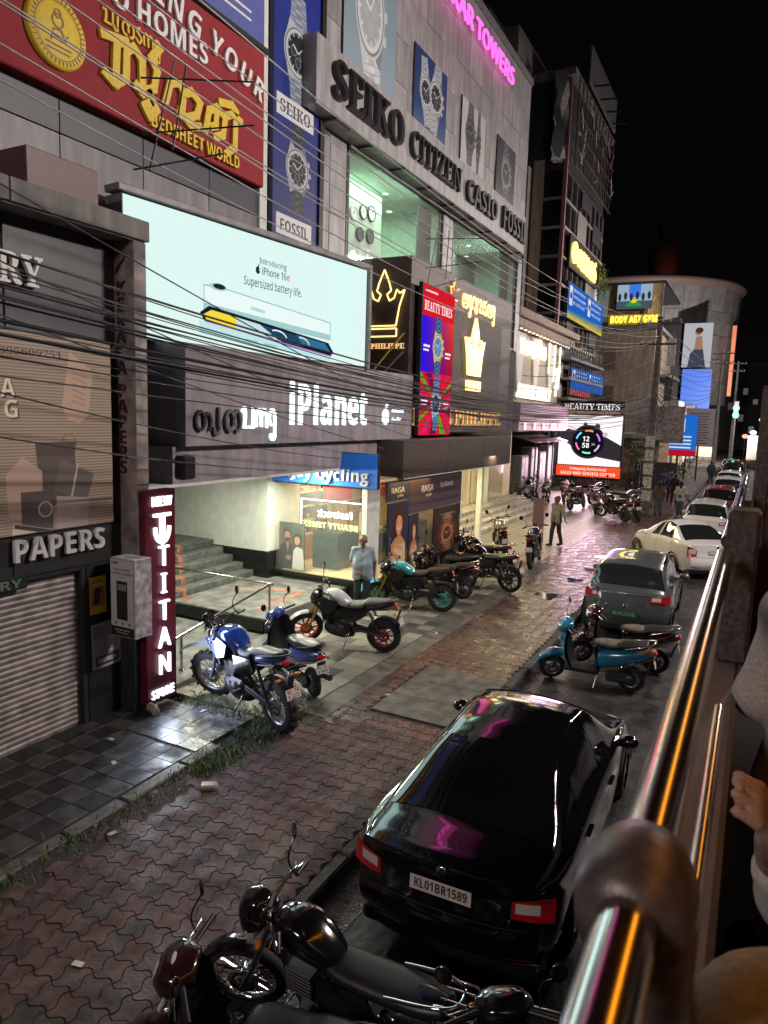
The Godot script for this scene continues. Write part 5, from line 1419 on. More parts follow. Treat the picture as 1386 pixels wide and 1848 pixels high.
	obj("drum_core", MB.new().lathe([Vector2(11.6, 0), Vector2(12.6, 21.2), Vector2(0.1, 21.2)], Vector3.ZERO, Basis(), 48).done(), M.joint, ml)
	obj("rim", MB.new().lathe([Vector2(13.0, 21.2), Vector2(13.6, 21.7), Vector2(13.6, 22.1), Vector2(13.0, 22.4), Vector2(0.1, 22.5)], Vector3.ZERO, Basis(), 64).done(), mk(Color(0.22, 0.15, 0.14), 0.6), ml)
	part_box("dark_block", Vector3(4.5, 1.0, 12.9), Vector3(9.2, 16.2, 8.0), M.dark_wall, ml, 0.0)
	part_box("entrance_wall", Vector3(5.8, 0.0, 13.4), Vector3(12.2, 4.2, 9.0), M.plaster, ml, 0.0)
	for i in 3: part_box("lit_window", Vector3(6.2 + i * 2.0, 0.4, 13.4), Vector3(7.8 + i * 2.0, 3.0, 13.45), mk(Color(0.5, 0.42, 0.3), 0.4, 0, {glow = 0.7, ecol = Color(1, 0.85, 0.55)}), ml, 0.0)
	var fc := Canvas.new(self, 3.0, 5.2, 50, sc(220, 222, 226))
	fc.poly([Vector2(0.6, 0), Vector2(0.8, 1.6), Vector2(1.3, 2.3), Vector2(2.1, 2.2), Vector2(2.5, 0)], sc(80, 84, 104))
	fc.poly([Vector2(1.2, 2.1), Vector2(1.3, 3.6), Vector2(1.9, 3.7), Vector2(2.1, 2.1)], sc(196, 150, 124))
	fc.disc(1.5, 4.2, 0.34, sc(190, 140, 112), 0.45); fc.disc(1.6, 4.35, 0.4, sc(90, 60, 48), 0.34)
	fc.soften(3)
	var mb := thing("mall_poster", "tall pale fashion poster on the round mall", "poster", Vector3(-9.0, 11.0, -94.2))
	board(mb, 0, 0, 3.2, 5.2, 0.05, 0.2, lit_image(fc.done(), 0.6), M.black, "lit_sign_face")
	var bb := thing("mall_banner", "blue banner below the fashion poster on the round mall", "banner", Vector3(-8.8, 4.8, -94.0))
	board(bb, 0, 0, 3.3, 6.0, 0.05, 0.1, mk(Color(0.02, 0.08, 0.4), 0.5, 0, {glow = 0.35, ecol = Color(0.05, 0.2, 0.9)}), M.black, "lit_sign_face")
	area("mall_fill_light", Vector3(-2.5, 5.5, -78.0), Vector3(-0.4, 0.4, -1).normalized(), Vector2(1.5, 0.5), 120.0, Color(1.0, 0.95, 0.92))  # unseen fill light without a fixture, brightens the mall cladding
	var mo := thing("mall_strip_light", "orange vertical light strip on the edge of the round mall", "light strip", Vector3(-3.9, 8.0, -104))
	obj("light_tube", bx(Vector3(0.5, 9.0, 0.3), 0.05), mk(Color(0.9, 0.3, 0.15), 0.4, 0, {glow = 0.35}), mo, Vector3(0, 4.5, 0))
	# faint tower with a pointed cap far behind
	var wt := thing("domed_tower", "dim tower with an onion cap far behind the roofs", "tower", Vector3(-20.3, 0, -160))
	obj("shaft", MB.new().lathe([Vector2(2.2, 0), Vector2(2.2, 33), Vector2(2.8, 34)], Vector3.ZERO, Basis(), 20).done(), M.dark_wall, wt)
	obj("drum", MB.new().lathe([Vector2(2.8, 33.8), Vector2(3.0, 36.5), Vector2(3.0, 39.0), Vector2(2.5, 40.2), Vector2(1.0, 40.8)], Vector3.ZERO, Basis(), 24).done(), mk(Color(0.4, 0.2, 0.15), 0.8), wt)
	obj("cap", MB.new().lathe([Vector2(1.0, 40.8), Vector2(1.6, 43.0), Vector2(1.5, 44.5), Vector2(0.7, 46.6), Vector2(0.05, 48.5)], Vector3.ZERO, Basis(), 16).done(), mk(Color(0.3, 0.22, 0.2), 0.8), wt)
	obj("added_tower_lamp", bx(Vector3(0.6, 0.4, 0.2), 0.02), mk(Color(1, 0.6, 0.5), 0.4, 0, {glow = 0.2}), wt, Vector3(3.0, 32.0, 6.0))  # invented lamp, added only to make the dim tower show
	obj("lamp_arm", MB.new().tube([Vector3(2.2, 32, 0.5), Vector3(3.0, 32, 6.0)], 0.1, 6).done(), M.dark_steel, wt)  # arm that carries the added lamp
	area("added_tower_light", Vector3(-17.3, 32.3, -153.7), Vector3(-0.4, 1.0, -0.7).normalized(), Vector2(0.6, 0.4), 0.35, Color(1.0, 0.6, 0.5))  # weak light of the added lamp, lifts the drum and cap
	# far end of the street
	for i in 5:
		var fb := thing("distant_building", ["dark building closing the street behind the traffic signal", "dim building right of the round mall", "low dim building at the far end of the street", "dark block beyond the parked truck", "dim block furthest along the street"][i], "building", Vector3([-1.0, 1.5, -3.0, 6.0, 12.0][i], 0, [-150, -170, -140, -150, -190][i]))
		part_box("wall", Vector3(-5, 0, -10), Vector3(5, [16, 14, 8, 13, 18][i], 0), M.dark_wall, fb, 0.0)
		for j in 5:
			part_box("window", Vector3(-4 + j * 1.8, 3 + (j * 7 + i * 3) % 9, 0.0), Vector3(-3.2 + j * 1.8, 4.2 + (j * 7 + i * 3) % 9, 0.05), mk(Color(0.1, 0.09, 0.08), 0.4, 0, {glow = 0.02 + 0.05 * ((i + j) % 3), ecol = [Color(1, 0.8, 0.5), Color(0.8, 0.9, 1.0), Color(1, 0.6, 0.4)][(i * 2 + j) % 3]}), fb, 0.0)
	# street-front shops beyond the gym
	for i in 4:
		var sh := thing("street_shop", ["lit shop with a cyan sign beyond the gym", "shop with yellow lit shutters beyond the gym", "pale lit shop front near the signal", "small bright shop at the end of the pavement"][i], "shop", Vector3(-7.4 + i * 0.2, 0, -66.0 - i * 8.5), FX, "lit shops beyond the gym")
		part_box("wall", Vector3(0, 0, -6), Vector3(8.2, 5.5 + (i % 2), -0.05), M.plaster_grey, sh, 0.0)
		part_box("lit_window_opening", Vector3(0.6, 0.2, -0.05), Vector3(7.4, 2.9, 0.0), mk(Color(0.5, 0.4, 0.25), 0.4, 0, {glow = [0.35, 0.6, 0.5, 0.8][i], ecol = [Color(0.8, 0.95, 1.0), Color(1, 0.8, 0.4), Color(1, 0.9, 0.7), Color(0.9, 0.95, 1.0)][i]}), sh, 0.0)
		part_box("lit_sign_band", Vector3(0.4, 3.1, 0.0), Vector3(7.8, 3.9, 0.15), mk(Color(0.1, 0.3, 0.3), 0.4, 0, {glow = 0.5, ecol = [Color(0.2, 0.9, 0.8), Color(0.1, 0.3, 0.9), Color(0.9, 0.8, 0.7), Color(0.9, 0.2, 0.3)][i]}), sh, 0.0)
		area("shop_front_light", Vector3(-7.0, 3.0, -70.0 - i * 8.5), Vector3(0.6, -1, 0).normalized(), Vector2(0.5, 6), 2.5, Color(1.0, 0.92, 0.75))
	var c2 := Canvas.new(self, 2.6, 3.4, 40, sc(30, 110, 210))
	c2.rect(0.8, 2.0, 0.9, 1.1, sc(240, 240, 240)); c2.disc(1.25, 2.5, 0.3, sc(30, 60, 150))
	for i in 4: c2.line([Vector2(0.6, 1.6 - i * 0.3), Vector2(2.2, 1.6 - i * 0.3)], 0.12, sc(225, 235, 250))
	c2.rect(0.6, 0, 2.0, 0.5, sc(190, 20, 36))
	var b2 := thing("street_board", "blue bank board standing on the pavement beyond the pole", "sign", Vector3(-6.3, 1.9, -56))
	board(b2, 0, 0, 2.4, 3.0, 0.05, 0.12, lit_image(c2.done(), 0.9), M.black, "lit_sign_face")
	obj("post", bx(Vector3(0.15, 1.9, 0.12), 0.01), M.dark_steel, b2, Vector3(1.2, -0.95, -0.05))
	var nb := thing("notice_board", "tall pale notice board with lines of print on the pavement", "sign", Vector3(-4.9, 2.6, -58))
	var c3 := Canvas.new(self, 2.0, 2.8, 40, sc(150, 140, 146))
	for i in 12: c3.rect(0.2, 0.2 + i * 0.2, 1.2 + 0.3 * rng.randf(), 0.06, sc(70, 62, 70))
	board(nb, 0, 0, 2.0, 2.8, 0.05, 0.1, print_image(c3.done()), M.dark_steel, "printed_face")
	obj("post", bx(Vector3(0.12, 2.6, 0.1), 0.01), M.dark_steel, nb, Vector3(1.0, -1.3, -0.05))
	# traffic signal and small far lamps
	var ts := thing("traffic_signal", "traffic signal showing green at the end of the street", "traffic signal", Vector3(-2.4, 0, -88))
	obj("pole", MB.new().tube([Vector3.ZERO, Vector3(0, 5.0, 0)], 0.09, 8).done(), M.dark_steel, ts)
	part_box("housing", Vector3(-0.25, 5.0, -0.15), Vector3(0.25, 6.9, 0.15), M.black, ts, 0.03)
	for j in 2: obj("signal_lamp", MB.new().ball(Vector3(0, 5.4 + j * 0.75, 0.16), Vector3(0.32, 0.32, 0.12)).done(), mk(Color(0.1, 1.0, 0.6), 0.4, 0, {glow = 2.0}), ts)
	k = 0
	for p in [[1385, 5.5, Color(0.3, 0.2, 1.0)], [0, 3.2, Color(1, 1, 1)], [1, 2.6, Color(1, 0.3, 0.2)], [2, 4.0, Color(1, 0.85, 0.6)]]:
		var fl := thing("far_lamp", ["violet lamp on a far pole right of the signal", "white lamp glowing far down the street", "red lamp glowing far down the street", "warm lamp glowing above the far traffic"][k], "lamp", Vector3([1.2, -0.6, -1.6, 0.3][k], 0, -100.0 - k * 6))
		obj("pole", MB.new().tube([Vector3.ZERO, Vector3(0, [8.0, 3.2, 2.6, 5.0][k], 0)], 0.08, 6).done(), M.dark_steel, fl)
		obj("lamp_globe", MB.new().ball(Vector3(0, [8.2, 3.4, 2.8, 5.2][k], 0), Vector3(0.4, 0.3, 0.3)).done(), mk(p[2], 0.4, 0, {glow = 2.0}), fl)
		k += 1

# ---------------------------------------------------------------- sign boards on the near fronts
func signs():
	var G := script_glyphs()
	# phone billboard
	var L := 6.14
	var cv := Canvas.new(self, L, 2.06, 165, sc(216, 240, 235))
	cv.rect(L - 1.25, 0, 0.75, 2.06, sc(214, 243, 238))
	cv.text("Introducing", "sans", 0.1, 3.2, 1.6, sc(70, 96, 100), {mid = true})
	cv.disc(2.8, 1.47, 0.055, sc(30, 40, 44), 0.065); cv.disc(2.85, 1.48, 0.022, sc(196, 240, 235)); cv.line([Vector2(2.8, 1.53), Vector2(2.83, 1.57)], 0.02, sc(30, 40, 44))
	cv.text("iPhone 16", "sans", 0.135, 2.9, 1.41, sc(44, 60, 66), {width = 0.66})
	cv.text("e", "sans", 0.135, 3.57, 1.41, sc(190, 60, 90), {sx = 0.85})
	cv.text("Supersized battery life.", "sans", 0.15, 3.23, 1.17, sc(60, 84, 90), {mid = true, width = 1.56})
	# two phones lying edge on
	var px := 1.55
	cv.poly([Vector2(px - 0.02, 1.02), Vector2(px + 0.5, 1.02), Vector2(px + 3.37, 0.8), Vector2(px + 3.37, 0.44), Vector2(px - 0.02, 0.6)], sc(150, 184, 184))
	cv.poly([Vector2(px, 1.0), Vector2(px + 0.5, 1.0), Vector2(px + 3.35, 0.78), Vector2(px + 3.35, 0.55), Vector2(px, 0.72)], sc(226, 242, 240))
	cv.poly([Vector2(px, 0.72), Vector2(px + 3.35, 0.55), Vector2(px + 3.35, 0.46), Vector2(px, 0.62)], sc(160, 200, 200))
	cv.poly([Vector2(px - 0.1, 0.55), Vector2(px + 0.1, 0.68), Vector2(px + 3.3, 0.38), Vector2(px + 3.48, 0.2), Vector2(px + 3.4, 0.12), Vector2(px, 0.42)], sc(20, 26, 34))
	cv.poly([Vector2(px - 0.02, 0.53), Vector2(px + 0.15, 0.62), Vector2(px + 0.75, 0.57), Vector2(px + 0.7, 0.38), Vector2(px + 0.04, 0.45)], sc(236, 214, 60))
	cv.poly([Vector2(px + 0.75, 0.57), Vector2(px + 1.5, 0.5), Vector2(px + 1.9, 0.27), Vector2(px + 0.7, 0.38)], sc(190, 220, 224))
	cv.poly([Vector2(px + 1.3, 0.52), Vector2(px + 2.3, 0.43), Vector2(px + 2.5, 0.22), Vector2(px + 1.8, 0.29)], sc(28, 66, 96))
	cv.poly([Vector2(px + 2.3, 0.44), Vector2(px + 3.2, 0.36), Vector2(px + 3.38, 0.2), Vector2(px + 2.5, 0.25)], sc(40, 110, 150))
	cv.line(arc(px + 1.75, 0.3, 0.3, 20, 110, 8, 0.16), 0.03, sc(220, 240, 240))
	cv.line(arc(px + 2.45, 0.26, 0.25, 10, 100, 8, 0.14), 0.03, sc(220, 230, 200))
	cv.line([Vector2(px + 0.04, 0.41), Vector2(px + 3.38, 0.12), Vector2(px + 3.47, 0.2)], 0.025, sc(180, 110, 200))
	cv.poly([Vector2(px - 0.12, 0.42), Vector2(px + 3.42, 0.1), Vector2(px + 3.42, 0.02), Vector2(px - 0.12, 0.2)], sc(186, 224, 224))
	for x in [0.95, 1.45]: cv.line([Vector2(px + x, 0.26 - x * 0.06), Vector2(px + x + 0.3, 0.24 - x * 0.06)], 0.05, sc(150, 190, 192))
	cv.disc(px + 0.3, 1.02, 0.2, sc(170, 205, 206), 0.06); cv.disc(px + 0.33, 1.03, 0.14, sc(30, 38, 44), 0.045)
	cv.line([Vector2(px + 1.1, 0.78), Vector2(px + 1.42, 0.75)], 0.06, sc(176, 212, 212))
	var ip := thing("phone_billboard", "huge backlit pale green billboard advertising a phone above the grey sign", "billboard", Vector3(-8.5, 5.23, -7.8), 1.4565)
	board(ip, 0, 0, L, 2.06, 0.0, 0.4, lit_image(cv.done(), 1.08), M.grey_panel2, "lit_sign_face")
	obj("frame", MB.new().box(Vector3(L + 0.05, 1.03, -0.1), Vector3(0.1, 2.2, 0.35), 0.01).box(Vector3(L / 2, 2.12, -0.1), Vector3(L + 0.2, 0.1, 0.35), 0.01).done(), M.grey_panel, ip)
	area("billboard_light", Vector3(-8.0, 6.26, -10.9), Vector3(0.99, 0, 0.11).normalized(), Vector2(L, 2.0), 1.6, Color(0.82, 1.0, 0.97))
	# grey box sign of the phone shop
	var gp := thing("phone_shop_sign", "long grey box sign with white lit letters iPlanet", "sign", Vector3(-7.8, 0, 0), FX)
	var gmat := mk(Color(0.33, 0.29, 0.325), 0.5, 0.0, {tex = "drip", scale = 0.4, ys = 0.25})
	for i in 3:
		part_box("sign_panel", Vector3(8.33 + i * 2.69, 3.62, -1.5), Vector3(11.016 + i * 2.69, 5.2, 0.0), gmat, gp, 0.006)
	for i in 4:
		part_box("lower_panel", Vector3(8.2 + i * 1.93, 3.03, -2.2), Vector3(10.126 + i * 1.93, 3.61, -0.15), gmat, gp, 0.006)
	var wl := mk(Color(0.9, 1.0, 1.0), 0.4, 0, {glow = 1.15, ecol = Color(0.82, 1.0, 1.0)})
	letters(gp, "iPlanet", "sansb", 0.76, 10.98, 3.96, 0.01, 0.025, wl, {width = 3.05, called = "lit_sign_letter"})
	script_word(gp, [G.ai], 0.4, 8.5, 3.84, 0.01, 0.045, 0.04, mk(Color(0.02, 0.022, 0.03), 0.4), "dead_letter")
	script_word(gp, [G.hook, G.la], 0.4, 8.95, 3.86, 0.01, 0.05, 0.05, mk(Color(0.1, 0.11, 0.12), 0.4), "dead_letter")
	script_word(gp, [G.pa, G.na, G.tail], 0.38, 9.62, 3.9, 0.01, 0.045, 0.04, wl, "lit_sign_letter")
	obj("lit_sign_apple", MB.new().ext(PackedVector2Array(arc(0, 0, 0.15, 20, 340, 18, 0.18)), 0.0, 0.04).ext(PackedVector2Array([Vector2(0.0, 0.2), Vector2(0.08, 0.24), Vector2(0.1, 0.33), Vector2(0.02, 0.29)]), 0.0, 0.04).done(), wl, gp, Vector3(14.9, 4.15, 0.01))
	letters(gp, "Authorised", "sans", 0.07, 15.25, 4.27, 0.005, 0.02, wl, {width = 0.62, called = "lit_sign_letter"})
	letters(gp, "Reseller", "sans", 0.07, 15.25, 4.08, 0.005, 0.02, wl, {width = 0.5, called = "lit_sign_letter"})
	area("iplanet_letter_light", Vector3(-7.7, 4.3, -13.0), Vector3.RIGHT, Vector2(2.6, 0.5), 0.35, Color(0.85, 1.0, 1.0))
	# blue cycling sign on the watch shop flank
	var cy := thing("blue_sign", "bright blue sign with white letters ending in Cycling over the shop glass", "sign", Vector3(-9.85, 2.62, -13.3))
	board(cy, 0, 0, 2.8, 0.75, 0.04, 0.1, mk(Color(0.015, 0.15, 0.62), 0.35, 0, {glow = 0.25, ecol = Color(0.01, 0.14, 0.6)}), M.dark_steel, "lit_sign_face")
	letters(cy, "Enjoy Cycling", "sansb", 0.24, 0.15, 0.14, 0.05, 0.06, M.white_letter, {width = 2.45})
	# red vertical titan sign
	var ti := thing("vertical_sign", "tall narrow crimson sign with white lit letters TITAN beside the pillar", "sign", Vector3(-7.12, 0, -6.83), FX)
	part_box("casing", Vector3(0, 0.1, -0.14), Vector3(0.56, 3.1, 0.0), mk(Color(0.12, 0.012, 0.025), 0.35, 0, {tex = "streak", scale = 1.0}), ti, 0.01)
	var tl := mk(Color(0.95, 0.95, 1.0), 0.4, 0, {glow = 1.7, ecol = Color(0.9, 0.93, 1.0)})
	var y := 2.05
	for ch in "TITAN":
		var g := glyph(ch, "sans")
		obj("lit_sign_letter", g[0], tl, ti, Vector3(0.3 - g[1] * 0.13, y - g[2] * 0.28, 0.03), Basis.from_scale(Vector3(0.26, 0.28, 0.04)))
		y -= 0.385
	letters(ti, "NEW", "sansb", 0.13, 0.1, 2.88, 0.005, 0.03, tl, {width = 0.37, called = "lit_sign_letter"})
	letters(ti, "STORE", "sansb", 0.12, 0.06, 0.18, 0.005, 0.03, tl, {width = 0.43, called = "lit_sign_letter"})
	var em := MB.new()
	em.ext(PackedVector2Array([Vector2(-0.16, 0.2), Vector2(0.16, 0.2), Vector2(0.16, 0.155), Vector2(0.045, 0.15), Vector2(0.045, -0.2), Vector2(0, -0.24), Vector2(-0.045, -0.2), Vector2(-0.045, 0.15), Vector2(-0.16, 0.155)]), 0, 0.03)
	for s in [-1, 1]: em.ribbon(arc(0, -0.0, 0.13, 270 + s * 15, 270 + s * 88, 6, 0.2), 0.05, 0, 0.028)
	obj("lit_sign_emblem", em.done(), tl, ti, Vector3(0.29, 2.58, 0.005))
	area("titan_sign_light", Vector3(-7.0, 1.6, -7.1), Vector3.RIGHT, Vector2(0.3, 2.6), 1.5, Color(0.82, 0.88, 1.0))
	# red bedsheet sign
	var rd := thing("red_signboard", "large dark red signboard with yellow script and white capitals", "sign", Vector3(-8.96, 0, 0), FX)
	part_box("casing", Vector3(1.5, 8.43, -0.2), Vector3(11.55, 10.8, 0.16), M.red_board, rd, 0.02)
	part_box("top_rail", Vector3(1.4, 10.8, -0.2), Vector3(11.62, 10.9, 0.22), M.dark_steel, rd, 0.01)
	letters(rd, "DREAMS INTO HOMES", "sansb", 0.32, 5.2, 9.92, 0.16, 0.05, M.white_letter, {width = 4.75})
	var arcx := 5.4
	for ch in "TRANSFORMING YOUR":
		var g := glyph(ch, "sansb")
		var f := (arcx - 5.4) / 5.9
		obj("letter", g[0], M.white_letter, rd, Vector3(arcx, 10.16 + 0.22 * sin(f * PI) - 0.32 * f * f - g[2] * 0.36 + 0.1, 0.19), Basis(Vector3.BACK, 0.15 - 0.5 * f) * Basis.from_scale(Vector3(0.36, 0.36, 0.05)))
		arcx += g[1] * 0.36 + 0.04
	letters(rd, "BEDSHEET WORLD", "sansb", 0.2, 8.62, 8.52, 0.16, 0.06, M.yellow_letter, {width = 2.15})
	script_word(rd, [G.pa, G.hook, G.la, G.curl, G.na, G.tail], 0.22, 7.75, 9.62, 0.16, 0.035, 0.04, M.yellow_letter)
	# the big angular script, stroke by stroke
	var big := [
		[[Vector2(0.0, 0.92), Vector2(0.42, 1.02), Vector2(0.24, 0.9), Vector2(0.2, 0.1), Vector2(0.02, 0.22)], [Vector2(0.2, 0.1), Vector2(0.4, 0.32), Vector2(0.42, 0.86), Vector2(0.56, 1.0), Vector2(0.72, 0.84), Vector2(0.72, 0.2), Vector2(0.6, 0.3)], [Vector2(0.74, 0.25), Vector2(0.95, 0.42), Vector2(1.02, 0.8), Vector2(0.9, 1.0), Vector2(1.08, 1.3)], [Vector2(0.86, 0.28), Vector2(1.0, 0.02), Vector2(0.86, -0.18), Vector2(0.76, -0.02), Vector2(0.88, 0.1)]],
		[[Vector2(1.2, 0.3), Vector2(1.3, 0.72), Vector2(1.5, 0.84), Vector2(1.6, 0.66), Vector2(1.56, 0.3)], [Vector2(1.6, 0.66), Vector2(1.78, 0.8), Vector2(1.98, 0.66), Vector2(1.9, 0.36), Vector2(1.66, 0.18), Vector2(1.5, 0.24), Vector2(1.78, 0.06), Vector2(1.98, 0.14)]],
		[[Vector2(2.12, 0.16), Vector2(2.2, 0.62), Vector2(2.4, 0.78), Vector2(2.62, 0.66), Vector2(2.56, 0.24), Vector2(2.36, 0.1)], [Vector2(2.4, 0.78), Vector2(2.38, 0.36), Vector2(2.28, 0.3)]],
		[[Vector2(2.62, 0.7), Vector2(2.82, 0.84), Vector2(3.04, 0.78)], [Vector2(2.9, 0.8), Vector2(2.88, 0.1), Vector2(2.7, -0.08)], [Vector2(2.5, 0.95), Vector2(2.8, 1.04), Vector2(2.92, 0.94)]]]
	for gl in big:
		var m := MB.new()
		for s in gl:
			var path := []
			for p in s: path.append(Vector2(7.75 + p.x * 1.0, 8.78 + p.y * 0.72))
			m.ribbon(path, 0.13, 0.16, 0.22)
		obj("letter", m.done(), M.yellow_letter, rd)
	var cn = MB.new().lathe([Vector2(0.001, 0.08), Vector2(0.42, 0.08), Vector2(0.46, 0.05), Vector2(0.46, 0.0)], Vector3(6.98, 9.12, 0.16), Basis(Vector3.RIGHT, PI / 2), 36)
	obj("medallion", cn.done(), M.yellow_letter, rd)
	var figm := MB.new()
	figm.lathe([Vector2(0.345, 0.085), Vector2(0.36, 0.085)], Vector3(6.98, 9.12, 0.16), Basis(Vector3.RIGHT, PI / 2), 36)
	for i in 40:
		var a := TAU * i / 40
		figm.ribbon([Vector2(6.98 + cos(a) * 0.37, 9.12 + sin(a) * 0.37), Vector2(6.98 + cos(a) * 0.41, 9.12 + sin(a) * 0.41)], 0.014, 0.24, 0.248)
	for s in [[Vector2(6.86, 8.98), Vector2(6.9, 9.12), Vector2(7.02, 9.14), Vector2(7.1, 9.0)], [Vector2(6.78, 8.93), Vector2(7.16, 8.93)], arc(6.97, 9.24, 0.085, 0, 360, 12), arc(6.97, 9.33, 0.05, 0, 360, 8), [Vector2(6.9, 9.05), Vector2(7.05, 9.02), Vector2(7.12, 9.1)], [Vector2(6.8, 8.87), Vector2(7.14, 8.87)]]:
		figm.ribbon(s, 0.02, 0.24, 0.25)
	obj("medallion_relief", figm.done(), mk(Color(0.2, 0.1, 0.01), 0.5), rd)
	# blue-violet board above it
	var pu := thing("violet_signboard", "cut-off violet blue signboard at the top edge, left of the watch banner", "sign", Vector3(-8.9, 10.93, -6.0), FX)
	part_box("casing", Vector3(0, 0, -0.1), Vector3(5.6, 2.6, 0.05), mk(Color(0.085, 0.11, 0.36), 0.5, 0, {tex = "streak", scale = 0.4}), pu, 0.01)
	letters(pu, "g", "sansb", 0.34, 3.9, 0.8, 0.06, 0.08, M.grey_panel)
	for q in [[4.1, 0.42, 1.1], [4.2, 0.28, 1.0]]: part_box("print_line", Vector3(q[0], q[1], 0.05), Vector3(q[0] + q[2], q[1] + 0.04, 0.054), M.white_letter, pu, 0.0)
	# tall watch banner
	var bc := Canvas.new(self, 1.62, 5.6, 150, sc(14, 34, 110))
	for i in 40: bc.rect(0, i * 0.14, 1.62, 0.14, sc(10 + i / 4, 26 + i / 3, 92 + i))
	draw_watch(bc, 0.85, 1.5, 0.42, sc(16, 20, 26), sc(150, 156, 164), sc(20, 24, 32))
	draw_watch(bc, 0.82, 3.7, 0.5, sc(14, 24, 34), sc(160, 170, 176), sc(120, 134, 146))
	bc.rect(0.12, 0.12, 1.28, 0.4, sc(196, 198, 202)); bc.text("FOSSIL", "sansb", 0.22, 0.76, 0.2, sc(20, 22, 28), {mid = true, width = 1.05})
	bc.rect(0.1, 2.36, 1.32, 0.4, sc(196, 198, 202)); bc.text("SEIKO", "serifb", 0.24, 0.76, 2.44, sc(20, 22, 28), {mid = true, width = 1.1})
	var bn := thing("watch_banner", "tall dark blue banner with two watches lettered SEIKO and FOSSIL", "banner", Vector3(-8.9, 7.6, -11.87), FX)
	board(bn, 0, 0, 1.62, 5.6, 0.06, 0.1, print_image(bc.done(), 0.45), mk(Color(0.01, 0.02, 0.07), 0.5), "printed_face")
	# brand names on the fascia
	var k := 0
	for q in [["SEIKO", "serifb", 0.78, 13.35, 3.35, 10.72], ["CITIZEN", "serif", 0.62, 17.05, 3.45, 10.75], ["CASIO", "sansb", 0.62, 20.95, 2.85, 10.72], ["FOSSIL", "sansb", 0.7, 24.35, 2.75, 10.72]]:
		var fs := thing("brand_letters", ["big black serif letters SEIKO on the silver fascia", "black thin serif letters CITIZEN on the silver fascia", "black letters CASIO on the silver fascia", "black narrow letters FOSSIL at the far end of the silver fascia"][k], "sign", Vector3(-8.495, q[5], -q[3]), FX)
		letters(fs, q[0], q[1], q[2], 0, 0, 0.0, 0.12, M.black_letter, {width = q[4]})
		k += 1
	# watch posters above the fascia
	k = 0
	for q in [[14.55, 2.55, 0, sc(120, 140, 150), sc(150, 156, 158), sc(176, 182, 184), sc(180, 186, 188)], [18.2, 2.2, 0, sc(18, 46, 98), sc(16, 20, 26), sc(160, 166, 170), sc(150, 156, 160)], [21.6, 2.1, 0, sc(176, 174, 172), sc(26, 28, 34), sc(60, 62, 66), sc(44, 46, 50)], [24.95, 2.05, 0, sc(16, 20, 34), sc(20, 22, 26), sc(110, 116, 120), sc(60, 64, 70)]]:
		var pc := Canvas.new(self, q[1], 1.95, 120, q[3])
		for i in 14: pc.poly([Vector2(0, 0.0), Vector2(q[1], 0), Vector2(q[1], 0.9 - i * 0.06), Vector2(0, 0.5 - i * 0.03)], q[3].lerp(sc(150, 160, 180), 0.02 * i))
		if k == 0:
			draw_watch(pc, 1.2, 1.0, 0.72, q[4], q[5], q[6], 0.15)
		elif k == 1:
			draw_watch(pc, 0.75, 0.95, 0.42, q[4], q[5], q[6], 0.2)
			draw_watch(pc, 1.45, 1.05, 0.48, q[4], q[5], q[6], -0.12)
		elif k == 2:
			draw_watch(pc, 0.75, 1.0, 0.45, q[4], q[5], q[6], 0.0)
			draw_watch(pc, 1.5, 0.95, 0.5, sc(10, 10, 12), q[5], q[6], 0.0, 0.45)
		else:
			draw_watch(pc, 1.05, 0.9, 0.55, q[4], q[5], q[6], 0.1)
		var wp := thing("wall_poster", ["large poster of a silver chronograph watch on the panel wall", "blue poster of two silver watches on the panel wall", "pale poster of two black watches on the panel wall", "dark poster of a single black watch at the far end of the panel wall"][k], "poster", Vector3(-8.97, 12.1, -q[0]), FX, "watch posters on the panel wall")
		board(wp, 0, 0, q[1], 1.9 if k else 2.9, 0.03, 0.04, print_image(pc.done(), 0.45), M.dark_steel, "printed_face")
		k += 1
	# pink neon name on the roof line
	var sn := thing("roof_neon", "pink neon letters ending in ANKAR TOWERS below the roof line", "neon sign", Vector3(-8.93, 15.95, -17.6), FX)
	var pink := mk(Color(1.0, 0.12, 0.62), 0.4, 0, {glow = 1.9, ecol = Color(1.0, 0.1, 0.6)})
	letters(sn, "SHANKAR TOWERS", "sans", 0.55, 0.0, 0.0, 0.05, 0.05, pink, {width = 8.5, called = "neon_letter"})
	area("roof_neon_light", Vector3(-8.7, 16.2, -21.5), Vector3(0.4, -0.5, 0).normalized(), Vector2(9.5, 0.5), 0.6, Color(1.0, 0.25, 0.7))
	# upright led advert beside the shirt store
	var lc := Canvas.new(self, 2.1, 3.8, 150, sc(206, 24, 60))
	for i in 38:
		for j in 10:
			var f := j / 9.0
			var yy := 1.62 + i * 0.037
			var h := i / 37.0
			lc.rect(j * 0.21, yy, 0.215, 0.04, Color(0.18 + 0.75 * f * (0.6 + 0.4 * h), 0.08 + 0.16 * f * h, 0.9 - 0.72 * f))
	for i in 18:
		var a := TAU * i / 18
		lc.poly([Vector2(1.05, 0.85), Vector2(1.05 + cos(a) * 2.0, clampf(0.85 + sin(a) * 2.0, 0.02, 1.6)), Vector2(1.05 + cos(a + 0.2) * 2.0, clampf(0.85 + sin(a + 0.2) * 2.0, 0.02, 1.6))], [sc(230, 30, 90), sc(120, 10, 70), sc(90, 160, 30), sc(220, 30, 60)][i % 4])
	lc.rect(0, 3.02, 2.1, 0.78, sc(216, 22, 44))
	lc.rect(0.12, 3.62, 0.8, 0.05, sc(255, 210, 210))
	lc.text("BEAUTY TIMES", "serifb", 0.24, 0.1, 3.16, sc(255, 255, 255), {width = 1.85})
